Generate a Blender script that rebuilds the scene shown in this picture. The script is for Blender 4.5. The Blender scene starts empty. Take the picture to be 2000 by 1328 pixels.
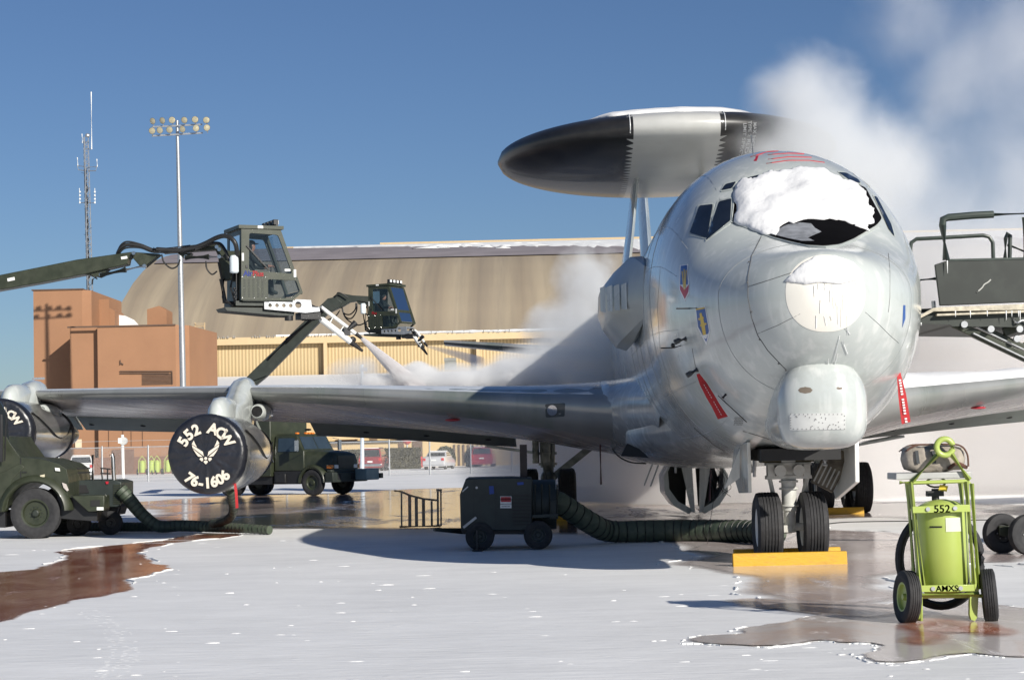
import bpy, bmesh, math, random
from mathutils import Vector, Matrix, noise
from mathutils.bvhtree import BVHTree
from mathutils.geometry import delaunay_2d_cdt
R = math.radians
sc = bpy.context.scene
C = sc.collection
random.seed(7)
# ---------------------------------------------------------------- camera, sky, sun, exposure
FPX, CAMZ, PITCH, ROLL = 3700.0, 1.72, R(3.2), R(1.3)
cam_d = bpy.data.cameras.new('camera'); cam = bpy.data.objects.new('camera', cam_d); C.objects.link(cam)
cam_d.sensor_width = 36; cam_d.lens = FPX / 2000 * 36; cam_d.clip_start = 0.2; cam_d.clip_end = 4000
cr, sr, cp, sp = math.cos(ROLL), math.sin(ROLL), math.cos(PITCH), math.sin(PITCH)
vr = Vector((cr, sr * sp, -sr * cp)); vf = Vector((0, cp, sp)); vu = vr.cross(vf)
cam.matrix_world = Matrix(((vr.x, vu.x, -vf.x, 0), (vr.y, vu.y, -vf.y, 0), (vr.z, vu.z, -vf.z, CAMZ), (0, 0, 0, 1)))
sc.camera = cam
SUN_EL, SUN_AZ = R(25), R(144)          # azimuth from +Y towards +X
sund = Vector((math.sin(SUN_AZ) * math.cos(SUN_EL), math.cos(SUN_AZ) * math.cos(SUN_EL), math.sin(SUN_EL)))
w = bpy.data.worlds.new('World'); sc.world = w; w.use_nodes = True
nt = w.node_tree; sky = nt.nodes.new('ShaderNodeTexSky'); sky.sky_type = 'NISHITA'; sky.sun_disc = False
sky.sun_elevation = SUN_EL; sky.sun_rotation = SUN_AZ; sky.air_density = 1.0; sky.dust_density = 0.3; sky.ozone_density = 2.0; sky.altitude = 400
bg = nt.nodes['Background']; bg.inputs['Strength'].default_value = 0.055
tint = nt.nodes.new('ShaderNodeMixRGB'); tint.blend_type = 'MULTIPLY'; tint.inputs[0].default_value = 1; tint.inputs[2].default_value = (.62, .75, .98, 1)
nt.links.new(sky.outputs[0], tint.inputs[1]); nt.links.new(tint.outputs[0], bg.inputs[0])
ld = bpy.data.lights.new('sun', 'SUN'); ld.energy = 4.7; ld.angle = R(0.5); ld.color = (1, 0.95, 0.86)
sun = bpy.data.objects.new('sun', ld); C.objects.link(sun); sun.rotation_euler = sund.to_track_quat('Z', 'Y').to_euler()
sc.view_settings.view_transform = 'Standard'; sc.view_settings.look = 'None'; sc.view_settings.gamma = 1; sc.view_settings.exposure = 0.35
sc.cycles.volume_step_rate = 1.0; sc.cycles.volume_max_steps = 256; sc.cycles.volume_bounces = 5
sc.cycles.max_bounces = 8; sc.cycles.transparent_max_bounces = 24; sc.cycles.use_denoising = True
# ---------------------------------------------------------------- picture point -> place
def ray(px, py):
    return vf * FPX + vr * (px - 1000) + vu * (664 - py)
def at(px, py, Y):
    d = ray(px, py); return Vector((0, 0, CAMZ)) + d * (Y / d.y)
def gp(px, py, z=0.0):
    d = ray(px, py); return Vector((0, 0, CAMZ)) + d * ((z - CAMZ) / d.z)
# ---------------------------------------------------------------- materials
def nn(t, typ, **k):
    n = t.nodes.new(typ)
    for a, b in k.items(): setattr(n, a, b)
    return n
MATS = {}
def mat(name, col, rough=.5, metal=0., var=.12, scale=3., bump=0., bscale=40., coat=0., dirt=None, dscale=1.5, damt=.5, rvar=0., spec=.5, stretch=None):
    if name in MATS: return MATS[name]
    m = bpy.data.materials.new(name); m.use_nodes = True; t = m.node_tree; p = t.nodes['Principled BSDF']; L = t.links.new
    tc = nn(t, 'ShaderNodeTexCoord'); src = tc.outputs['Object']
    if stretch:
        mp = nn(t, 'ShaderNodeMapping'); mp.inputs['Scale'].default_value = stretch; L(src, mp.inputs[0]); src2 = mp.outputs[0]
    else: src2 = src
    n1 = nn(t, 'ShaderNodeTexNoise'); n1.inputs['Scale'].default_value = scale; n1.inputs['Detail'].default_value = 6; L(src2, n1.inputs['Vector'])
    rp = nn(t, 'ShaderNodeValToRGB'); L(n1.outputs['Fac'], rp.inputs[0])
    a = [max(0, c * (1 - var)) for c in col]; b = [min(1, c * (1 + var)) for c in col]
    rp.color_ramp.elements[0].position = .3; rp.color_ramp.elements[1].position = .7
    rp.color_ramp.elements[0].color = (*a, 1); rp.color_ramp.elements[1].color = (*b, 1)
    out = rp.outputs[0]
    if dirt:
        n2 = nn(t, 'ShaderNodeTexNoise'); n2.inputs['Scale'].default_value = dscale; n2.inputs['Detail'].default_value = 8; n2.inputs['Roughness'].default_value = .65; L(src2, n2.inputs['Vector'])
        mr = nn(t, 'ShaderNodeMapRange'); mr.inputs[1].default_value = .5; mr.inputs[2].default_value = .75; mr.inputs[4].default_value = damt; L(n2.outputs['Fac'], mr.inputs[0])
        mx = nn(t, 'ShaderNodeMixRGB'); L(mr.outputs[0], mx.inputs[0]); L(out, mx.inputs[1]); mx.inputs[2].default_value = (*dirt, 1); out = mx.outputs[0]
    if name in ('aircraft_skin', 'belly_skin'):
        mp2 = nn(t, 'ShaderNodeMapping'); mp2.inputs['Scale'].default_value = (5, 5, .5); L(src, mp2.inputs[0])
        n4 = nn(t, 'ShaderNodeTexNoise'); n4.inputs['Scale'].default_value = 1.6; n4.inputs['Detail'].default_value = 6; L(mp2.outputs[0], n4.inputs['Vector'])
        m4 = nn(t, 'ShaderNodeMapRange'); m4.inputs[1].default_value = .52; m4.inputs[2].default_value = .66; m4.inputs[4].default_value = .5; L(n4.outputs['Fac'], m4.inputs[0])
        x4 = nn(t, 'ShaderNodeMixRGB'); L(m4.outputs[0], x4.inputs[0]); L(out, x4.inputs[1]); x4.inputs[2].default_value = (.62, .63, .61, 1); out = x4.outputs[0]
    L(out, p.inputs['Base Color'])
    p.inputs['Roughness'].default_value = rough; p.inputs['Metallic'].default_value = metal; p.inputs['Coat Weight'].default_value = coat; p.inputs['Coat Roughness'].default_value = .12
    p.inputs['Specular IOR Level'].default_value = spec
    if rvar:
        mr = nn(t, 'ShaderNodeMapRange'); mr.inputs[1].default_value = .3; mr.inputs[2].default_value = .7; mr.inputs[3].default_value = max(0, rough - rvar); mr.inputs[4].default_value = min(1, rough + rvar)
        L(n1.outputs['Fac'], mr.inputs[0]); L(mr.outputs[0], p.inputs['Roughness'])
    if bump:
        n3 = nn(t, 'ShaderNodeTexNoise'); n3.inputs['Scale'].default_value = bscale; n3.inputs['Detail'].default_value = 5; L(src2, n3.inputs['Vector'])
        bp = nn(t, 'ShaderNodeBump'); bp.inputs['Strength'].default_value = bump; bp.inputs['Distance'].default_value = .02; L(n3.outputs['Fac'], bp.inputs['Height']); L(bp.outputs[0], p.inputs['Normal'])
    MATS[name] = m; return m
def glass(name, tint, amt=.6, rough=.03):
    if name in MATS: return MATS[name]
    m = bpy.data.materials.new(name); m.use_nodes = True; t = m.node_tree; L = t.links.new
    t.nodes.remove(t.nodes['Principled BSDF']); o = t.nodes['Material Output']
    tr = nn(t, 'ShaderNodeBsdfTransparent'); tr.inputs[0].default_value = (*tint, 1)
    gl = nn(t, 'ShaderNodeBsdfGlossy'); gl.inputs['Roughness'].default_value = rough
    fr = nn(t, 'ShaderNodeFresnel'); fr.inputs[0].default_value = 1.5
    ad = nn(t, 'ShaderNodeMath', operation='MULTIPLY_ADD'); L(fr.outputs[0], ad.inputs[0]); ad.inputs[1].default_value = 1.; ad.inputs[2].default_value = (1 - amt) * .1
    mx = nn(t, 'ShaderNodeMixShader'); L(ad.outputs[0], mx.inputs[0]); L(tr.outputs[0], mx.inputs[1]); L(gl.outputs[0], mx.inputs[2]); L(mx.outputs[0], o.inputs[0])
    MATS[name] = m; return m
# ---------------------------------------------------------------- mesh builder
def basis(d):
    d = d.normalized(); a = Vector((0, 0, 1)) if abs(d.z) < .9 else Vector((1, 0, 0))
    u = d.cross(a).normalized(); return u, d.cross(u).normalized() * -1
WM = {}
class MB:
    def __init__(s): s.v = []; s.f = []; s.m = []
    def add(s, vs, fs, m=0):
        b = len(s.v); s.v += [Vector(v) for v in vs]
        for f in fs: s.f.append([i + b for i in f]); s.m.append(m)
        return s
    def box(s, x0, x1, y0, y1, z0, z1, m=0):
        return s.add([(x0, y0, z0), (x1, y0, z0), (x1, y1, z0), (x0, y1, z0), (x0, y0, z1), (x1, y0, z1), (x1, y1, z1), (x0, y1, z1)],
                     [(0, 3, 2, 1), (4, 5, 6, 7), (0, 1, 5, 4), (1, 2, 6, 5), (2, 3, 7, 6), (3, 0, 4, 7)], m)
    def bar(s, p0, p1, w, h, m=0, up=None):
        p0 = Vector(p0); p1 = Vector(p1); d = (p1 - p0).normalized(); up = Vector(up or (0, 0, 1))
        if abs(d.dot(up)) > .98: up = Vector((0, 1, 0))
        sx = d.cross(up).normalized(); u = sx.cross(d)
        vs = [p + sx * (a * w / 2) + u * (b * h / 2) for p in (p0, p1) for a, b in ((-1, -1), (1, -1), (1, 1), (-1, 1))]
        return s.add(vs, [(0, 1, 2, 3), (7, 6, 5, 4), (0, 4, 5, 1), (1, 5, 6, 2), (2, 6, 7, 3), (3, 7, 4, 0)], m)
    def cyl(s, p0, p1, r0, r1=None, n=16, m=0, cap=True):
        p0 = Vector(p0); p1 = Vector(p1); r1 = r0 if r1 is None else r1; u, v = basis(p1 - p0)
        cs = [(math.cos(2 * math.pi * i / n), math.sin(2 * math.pi * i / n)) for i in range(n)]
        vs = [p0 + (u * a + v * b) * r0 for a, b in cs] + [p1 + (u * a + v * b) * r1 for a, b in cs]
        fs = [(i, (i + 1) % n, n + (i + 1) % n, n + i) for i in range(n)]
        if cap: fs += [list(range(n))[::-1], list(range(n, 2 * n))]
        return s.add(vs, fs, m)
    def tube(s, pts, r, n=8, m=0, closed=False):
        pts = [Vector(p) for p in pts]; N = len(pts); rings = []; pu = None
        for i, p in enumerate(pts):
            d = (pts[(i + 1) % N] - pts[i - 1]) if closed else (pts[min(i + 1, N - 1)] - pts[max(i - 1, 0)])
            d = d.normalized()
            if pu is None: u, v = basis(d)
            else:
                u = pu - d * pu.dot(d); u = u.normalized() if u.length > 1e-5 else basis(d)[0]; v = d.cross(u)
            pu = u; rr = r(i / (N - 1)) if callable(r) else r
            rings.append([p + (u * math.cos(2 * math.pi * k / n) + v * math.sin(2 * math.pi * k / n)) * rr for k in range(n)])
        return s.loft(rings, not closed, m, closed)
    def loft(s, rings, cap=True, m=0, loop=False):
        n = len(rings[0]); vs = [p for r in rings for p in r]; fs = []; N = len(rings)
        for i in range(N if loop else N - 1):
            j = (i + 1) % N
            for k in range(n): fs.append((i * n + k, i * n + (k + 1) % n, j * n + (k + 1) % n, j * n + k))
        if cap and not loop: fs += [list(range(n))[::-1], list(range((N - 1) * n, N * n))]
        return s.add(vs, fs, m)
    def lathe(s, p0, d, prof, n=24, m=0, cap=True):
        p0 = Vector(p0); d = Vector(d).normalized(); u, v = basis(d)
        return s.loft([[p0 + d * t + (u * math.cos(2 * math.pi * k / n) + v * math.sin(2 * math.pi * k / n)) * max(r, 1e-4) for k in range(n)] for t, r in prof], cap, m)
    def prism(s, pts, vec, m=0):
        pts = [Vector(p) for p in pts]; vec = Vector(vec); n = len(pts)
        return s.add(pts + [p + vec for p in pts], [list(range(n)), list(range(n, 2 * n))[::-1]] + [(i, n + i, n + (i + 1) % n, (i + 1) % n) for i in range(n)], m)
    def pxprism(s, px, Y, depth, m=0):
        return s.prism([at(a, b, Y) for a, b in px], (0, depth, 0), m)
    def ell(s, c, rx, ry, rz, nu=16, nv=10, m=0, jit=0., seed=0):
        c = Vector(c); rings = []
        for j in range(nv + 1):
            ph = -math.pi / 2 + math.pi * j / nv; q = max(math.cos(ph), .01); rg = []
            for i in range(nu):
                th = 2 * math.pi * i / nu; d = Vector((math.cos(th) * q, math.sin(th) * q, math.sin(ph)))
                k = 1 + (jit * noise.noise(d * 2.2 + Vector((seed, seed * 1.7, 0))) if jit else 0)
                rg.append(c + Vector((d.x * rx, d.y * ry, d.z * rz)) * k)
            rings.append(rg)
        return s.loft(rings, True, m)
    def plate(s, outer, holes, fn, vec, m=0):
        """2D outline with holes, mapped by fn to 3D and given the thickness vec"""
        pts = []; edges = []
        for lp in [outer] + list(holes):
            b = len(pts); pts += [Vector(p) for p in lp]; edges += [(b + i, b + (i + 1) % len(lp)) for i in range(len(lp))]
        v2, e2, f2, _, _, _ = delaunay_2d_cdt(pts, edges, [], 0, 1e-6)
        def inside(p, lp):
            c = False; j = len(lp) - 1
            for i in range(len(lp)):
                xi, yi = lp[i]; xj, yj = lp[j]
                if (yi > p[1]) != (yj > p[1]) and p[0] < (xj - xi) * (p[1] - yi) / (yj - yi) + xi: c = not c
                j = i
            return c
        tri = []
        for f in f2:
            c = sum((v2[i] for i in f), Vector((0, 0))) / len(f)
            if inside(c, outer) and not any(inside(c, h) for h in holes): tri.append(f)
        q = [Vector(fn(p.x, p.y)) for p in v2]; n = len(q); vec = Vector(vec); fs = [list(f) for f in tri] + [[n + i for i in f][::-1] for f in tri]
        cnt = {}
        for f in tri:
            for i in range(len(f)):
                a, b = f[i], f[(i + 1) % len(f)]; cnt[(a, b)] = 1
        for (a, b) in cnt:
            if (b, a) not in cnt: fs.append([b, a, n + a, n + b])
        return s.add(q + [p + vec for p in q], fs, m)
    def xf(s, M): s.v = [M @ v for v in s.v]; return s
    def build(s, name, mats, parent=None, local=False, smooth=35, bev=0, label=None, recalc=True):
        me = bpy.data.meshes.new(name)
        root = parent
        Mi = None
        if parent is not None:
            r = parent
            while r.parent: r = r.parent
            if not local: Mi = WM[r].inverted()
        vs = [Mi @ v for v in s.v] if Mi is not None else s.v
        me.from_pydata([tuple(v) for v in vs], [], s.f)
        if not isinstance(mats, (list, tuple)): mats = [mats]
        for m in mats: me.materials.append(m)
        if len(mats) > 1: me.polygons.foreach_set('material_index', s.m)
        if recalc:
            b = bmesh.new(); b.from_mesh(me); bmesh.ops.recalc_face_normals(b, faces=b.faces); b.to_mesh(me); b.free()
        o = bpy.data.objects.new(name, me); C.objects.link(o)
        if parent is not None: o.parent = parent
        else: WM[o] = Matrix()
        if smooth:
            me.shade_smooth(); me.set_sharp_from_angle(angle=R(smooth))
        if bev:
            md = o.modifiers.new('bevel', 'BEVEL'); md.width = bev; md.segments = 2; md.limit_method = 'ANGLE'; md.angle_limit = R(40)
        if label: o['label'] = label
        return o
def thing(name, label, cat, loc=(0, 0, 0), rz=0., group=None):
    o = bpy.data.objects.new(name, None); C.objects.link(o); o.empty_display_size = .2
    o.location = loc; o.rotation_euler = (0, 0, rz); WM[o] = Matrix.Translation(Vector(loc)) @ Matrix.Rotation(rz, 4, 'Z')
    o['label'] = label; o['category'] = cat
    if group: o['group'] = group
    return o
def tag(o, label, cat, group=None, kind=None):
    if label: o['label'] = label
    if cat: o['category'] = cat
    if group: o['group'] = group
    if kind: o['kind'] = kind
    return o
def center(o):
    """move a one-mesh thing's origin to its base"""
    vs = o.data.vertices; mn = [min(v.co[i] for v in vs) for i in range(3)]; mx = [max(v.co[i] for v in vs) for i in range(3)]
    c = Vector(((mn[0] + mx[0]) / 2, (mn[1] + mx[1]) / 2, mn[2])); o.data.transform(Matrix.Translation(-c)); o.location = c; WM[o] = Matrix.Translation(c); return o
def copy_tree(o, parent=None):
    c = o.copy(); C.objects.link(c)
    if parent: c.parent = parent
    for ch in list(o.children): copy_tree(ch, c)
    return c
def text_mesh(txt, size, bold=0., depth=.002):
    cu = bpy.data.curves.new('lettering', 'FONT'); cu.body = txt; cu.size = size; cu.align_x = 'CENTER'; cu.align_y = 'CENTER'; cu.extrude = depth; cu.offset = bold; cu.resolution_u = 3
    o = bpy.data.objects.new('lettering', cu); C.objects.link(o)
    dg = bpy.context.evaluated_depsgraph_get(); me = bpy.data.meshes.new_from_object(o.evaluated_get(dg))
    vs = [v.co.copy() for v in me.vertices]; fs = [list(p.vertices) for p in me.polygons]
    bpy.data.objects.remove(o); bpy.data.curves.remove(cu); bpy.data.meshes.remove(me)
    return vs, fs
def pchip(xs, ys):
    n = len(xs); h = [xs[i + 1] - xs[i] for i in range(n - 1)]; d = [(ys[i + 1] - ys[i]) / h[i] for i in range(n - 1)]
    m = [d[0]] + [0 if d[i - 1] * d[i] <= 0 else 2 * d[i - 1] * d[i] / (d[i - 1] + d[i]) for i in range(1, n - 1)] + [d[-1]]
    def f(x):
        if x <= xs[0]: return ys[0]
        if x >= xs[-1]: return ys[-1]
        i = max(k for k in range(n - 1) if xs[k] <= x); t = (x - xs[i]) / h[i]
        return (1 + 2 * t) * (1 - t) ** 2 * ys[i] + t * (1 - t) ** 2 * h[i] * m[i] + t * t * (3 - 2 * t) * ys[i + 1] + t * t * (t - 1) * h[i] * m[i + 1]
    return f
def spline(pts, n=8):
    P = [Vector(p) for p in pts]; P = [P[0] * 2 - P[1]] + P + [P[-1] * 2 - P[-2]]; out = []
    for i in range(1, len(P) - 2):
        for k in range(n):
            t = k / n; out.append(.5 * ((2 * P[i]) + (-P[i - 1] + P[i + 1]) * t + (2 * P[i - 1] - 5 * P[i] + 4 * P[i + 1] - P[i + 2]) * t * t + (-P[i - 1] + 3 * P[i] - 3 * P[i + 1] + P[i + 2]) * t ** 3))
    out.append(P[-2]); return out
def tyre(mb, c, ax, r, wd, rim, mt=0, mr=1, n=28, hub=.35, grooves=4):
    ax = Vector(ax).normalized(); c = Vector(c); h = wd / 2; pr = [(-h * .8, rim), (-h * .95, rim + (r - rim) * .35), (-h, rim + (r - rim) * .6), (-h * .82, r * .975)]
    for k in range(grooves):
        x = (-.6 + 1.2 * (k + .5) / grooves) * h; g = h * .035
        pr += [(x - g * 1.5, r), (x - g, r * .978), (x + g, r * .978), (x + g * 1.5, r)]
    pr += [(h * .82, r * .975), (h, rim + (r - rim) * .6), (h * .95, rim + (r - rim) * .35), (h * .8, rim)]
    mb.lathe(c, ax, pr, n, mt, False)
    mb.lathe(c, ax, [(-h * .8, rim), (-h * .75, rim * .88), (-h * .35, rim * .8), (-h * .3, rim * hub), (-h * .7, rim * hub * .8), (-h * .7, .001)], n, mr, False)
    mb.lathe(c, ax, [(h * .8, rim), (h * .75, rim * .88), (h * .35, rim * .8), (h * .3, rim * hub), (h * .7, rim * hub * .8), (h * .7, .001)], n, mr, False)
    return mb
# common materials
RUB = mat('rubber', (.022, .022, .024), .75, var=.3, scale=12, bump=.15, bscale=90, dirt=(.07, .065, .06), damt=.2, dscale=3)
OLV = mat('olive_paint', (.028, .034, .019), .45, var=.2, scale=4, coat=.05, dirt=(.07, .07, .05), damt=.35, dscale=2.5, rvar=.1)
OLVD = mat('dark_olive_paint', (.022, .028, .022), .5, var=.2, scale=4, dirt=(.06, .06, .05), damt=.35)
BLK = mat('black_metal', (.015, .015, .016), .5, var=.3)
CHR = mat('bright_metal', (.6, .6, .6), .25, 1.)
GALV = mat('galvanised_steel', (.42, .43, .44), .42, .7, var=.15, scale=8)
WHT = mat('white_paint', (.75, .75, .72), .4, var=.06)
RED = mat('red_cloth', (.42, .018, .022), .7, var=.2, bump=.2)
SNOW = mat('snow', (.78, .78, .77), .62, var=.03, bump=.5, bscale=14)
# ---------------------------------------------------------------- ground, wet patches
def ground_mat():
    m = bpy.data.materials.new('packed_snow'); m.use_nodes = True; t = m.node_tree; p = t.nodes['Principled BSDF']; L = t.links.new
    tc = nn(t, 'ShaderNodeTexCoord')
    def noi(scale, stretch, det=6, rough=.6):
        mp = nn(t, 'ShaderNodeMapping'); mp.inputs['Scale'].default_value = stretch; L(tc.outputs['Object'], mp.inputs[0])
        n = nn(t, 'ShaderNodeTexNoise'); n.inputs['Scale'].default_value = scale; n.inputs['Detail'].default_value = det; n.inputs['Roughness'].default_value = rough; L(mp.outputs[0], n.inputs['Vector']); return n.outputs['Fac']
    a = noi(.25, (1, 1, 1)); b = noi(2.2, (.35, 1, 1)); c = noi(9, (.25, 1, 1), 4); d = noi(1.1, (1, 1, 1), 8, .7)
    rp = nn(t, 'ShaderNodeValToRGB'); L(a, rp.inputs[0]); rp.color_ramp.elements[0].position = .35; rp.color_ramp.elements[1].position = .65
    rp.color_ramp.elements[0].color = (.76, .757, .75, 1); rp.color_ramp.elements[1].color = (.84, .835, .825, 1)
    mr = nn(t, 'ShaderNodeMapRange'); L(d, mr.inputs[0]); mr.inputs[1].default_value = .55; mr.inputs[2].default_value = .72; mr.inputs[4].default_value = .35
    mx = nn(t, 'ShaderNodeMixRGB'); L(mr.outputs[0], mx.inputs[0]); L(rp.outputs[0], mx.inputs[1]); mx.inputs[2].default_value = (.70, .70, .70, 1)
    e_ = noi(1.6, (.4, 1, 1), 9, .75); f_ = noi(.55, (1, 1, 1), 5); me_ = nn(t, 'ShaderNodeMapRange'); L(e_, me_.inputs[0]); me_.inputs[1].default_value = .38; me_.inputs[2].default_value = .68; me_.inputs[3].default_value = .94; me_.inputs[4].default_value = 1.06
    mf_ = nn(t, 'ShaderNodeMapRange'); L(f_, mf_.inputs[0]); mf_.inputs[1].default_value = .35; mf_.inputs[2].default_value = .65; mf_.inputs[3].default_value = .97; mf_.inputs[4].default_value = 1.04
    mg_ = nn(t, 'ShaderNodeMath', operation='MULTIPLY'); L(me_.outputs[0], mg_.inputs[0]); L(mf_.outputs[0], mg_.inputs[1])
    mz = nn(t, 'ShaderNodeMixRGB', blend_type='MULTIPLY'); mz.inputs[0].default_value = 1; L(mx.outputs[0], mz.inputs[1]); L(mg_.outputs[0], mz.inputs[2]); L(mz.outputs[0], p.inputs['Base Color'])
    p.inputs['Roughness'].default_value = .55; p.inputs['Specular IOR Level'].default_value = .3
    s1 = nn(t, 'ShaderNodeMath', operation='MULTIPLY_ADD'); L(b, s1.inputs[0]); s1.inputs[1].default_value = .6; L(c, s1.inputs[2])
    # scattered crusty lumps
    v = nn(t, 'ShaderNodeTexVoronoi'); v.inputs['Scale'].default_value = 3.0; v.inputs['Randomness'].default_value = 1; mp = nn(t, 'ShaderNodeMapping'); mp.inputs['Scale'].default_value = (.8, 1.0, 1); L(tc.outputs['Object'], mp.inputs[0]); L(mp.outputs[0], v.inputs['Vector'])
    m2 = nn(t, 'ShaderNodeMapRange'); L(v.outputs['Distance'], m2.inputs[0]); m2.inputs[1].default_value = .0; m2.inputs[2].default_value = .13; m2.inputs[3].default_value = .6; m2.inputs[4].default_value = 0
    ms = nn(t, 'ShaderNodeMapRange'); L(a, ms.inputs[0]); ms.inputs[1].default_value = .45; ms.inputs[2].default_value = .6
    mm = nn(t, 'ShaderNodeMath', operation='MULTIPLY'); L(m2.outputs[0], mm.inputs[0]); L(ms.outputs[0], mm.inputs[1])
    s2 = nn(t, 'ShaderNodeMath', operation='ADD'); L(s1.outputs[0], s2.inputs[0]); L(mm.outputs[0], s2.inputs[1])
    bp = nn(t, 'ShaderNodeBump'); bp.inputs['Strength'].default_value = .42; bp.inputs['Distance'].default_value = .03; L(s2.outputs[0], bp.inputs['Height']); L(bp.outputs[0], p.inputs['Normal'])
    return m
g = MB(); N = 60
xs = [-900 + 1800 * i / N for i in range(N + 1)]
g.add([(x, y, 0) for y in [-30 + 1600 * j / N for j in range(N + 1)] for x in xs], [(j * (N + 1) + i, j * (N + 1) + i + 1, (j + 1) * (N + 1) + i + 1, (j + 1) * (N + 1) + i) for j in range(N) for i in range(N)])
tag(g.build('ground', ground_mat(), smooth=0), None, None, kind='structure')['label'] = 'white snow covered concrete apron'
def wet_mat(name, c1, c2, snow=.5, sscale=2., rough=.06, seed=0., patch=.8, film=.5, bal=0.):
    """wet slush: thins out to nothing over the snow at its edge (attribute 'fade' = distance from the edge)"""
    m = bpy.data.materials.new(name); m.use_nodes = True; t = m.node_tree; p = t.nodes['Principled BSDF']; L = t.links.new; out = t.nodes['Material Output']
    tc = nn(t, 'ShaderNodeTexCoord')
    def noi(scale, stretch, det=7, rg=.65):
        mp = nn(t, 'ShaderNodeMapping'); mp.inputs['Scale'].default_value = stretch; mp.inputs['Location'].default_value = (seed, seed, 0); L(tc.outputs['Object'], mp.inputs[0])
        n = nn(t, 'ShaderNodeTexNoise'); n.inputs['Scale'].default_value = scale; n.inputs['Detail'].default_value = det; n.inputs['Roughness'].default_value = rg; n.inputs['Distortion'].default_value = .6; L(mp.outputs[0], n.inputs['Vector']); return n.outputs['Fac']
    a = noi(patch, (1, .45, 1)); b = noi(sscale, (.8, .30, 1), 10, .72); c = noi(sscale * 6, (.6, 1, 1), 4)
    rp = nn(t, 'ShaderNodeValToRGB'); L(a, rp.inputs[0]); e = rp.color_ramp.elements; e[0].position = .42 + bal; e[1].position = .66 + bal; e[0].color = (*c1, 1); e[1].color = (*c2, 1)
    at_ = nn(t, 'ShaderNodeAttribute'); at_.attribute_name = 'fade'
    # slush islands
    mr = nn(t, 'ShaderNodeMapRange'); L(b, mr.inputs[0]); mr.inputs[1].default_value = .72 - snow * .3; mr.inputs[2].default_value = .86 - snow * .2
    mx = nn(t, 'ShaderNodeMixRGB'); L(mr.outputs[0], mx.inputs[0]); L(rp.outputs[0], mx.inputs[1]); mx.inputs[2].default_value = (.66, .63, .62, 1)
    L(mx.outputs[0], p.inputs['Base Color']); p.inputs['IOR'].default_value = 1.34
    m2 = nn(t, 'ShaderNodeMapRange'); L(mr.outputs[0], m2.inputs[0]); m2.inputs[3].default_value = rough; m2.inputs[4].default_value = .55; L(m2.outputs[0], p.inputs['Roughness'])
    hs = nn(t, 'ShaderNodeMath', operation='MULTIPLY_ADD'); L(c, hs.inputs[0]); hs.inputs[1].default_value = .25; L(b, hs.inputs[2])
    bp = nn(t, 'ShaderNodeBump'); bp.inputs['Strength'].default_value = .35; bp.inputs['Distance'].default_value = .012; L(hs.outputs[0], bp.inputs['Height']); L(bp.outputs[0], p.inputs['Normal'])
    # coverage
    ad = nn(t, 'ShaderNodeMath', operation='MULTIPLY_ADD'); L(at_.outputs['Fac'], ad.inputs[0]); ad.inputs[1].default_value = 1.35; sb = nn(t, 'ShaderNodeMath', operation='SUBTRACT'); L(b, sb.inputs[0]); sb.inputs[1].default_value = .58; L(sb.outputs[0], ad.inputs[2])
    cv = nn(t, 'ShaderNodeMapRange'); L(ad.outputs[0], cv.inputs[0]); cv.inputs[1].default_value = 0; cv.inputs[2].default_value = film
    tr = nn(t, 'ShaderNodeBsdfTransparent'); ms = nn(t, 'ShaderNodeMixShader'); L(cv.outputs[0], ms.inputs[0]); L(tr.outputs[0], ms.inputs[1]); L(p.outputs[0], ms.inputs[2]); L(ms.outputs[0], out.inputs[0])
    return m
def rough_edge(px, it=4, amp=.10, seed=1):
    rnd = random.Random(seed); P = [gp(a, b) for a, b in px]
    for k in range(it):
        Q = []
        for i in range(len(P)):
            a = P[i]; b = P[(i + 1) % len(P)]; d = b - a; L = d.length; nrm = Vector((-d.y, d.x, 0)) / max(L, 1e-6)
            Q += [a, (a + b) / 2 + nrm * min(L * amp, .5) * rnd.uniform(-1, 1)]
        P = Q
    return P
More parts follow.
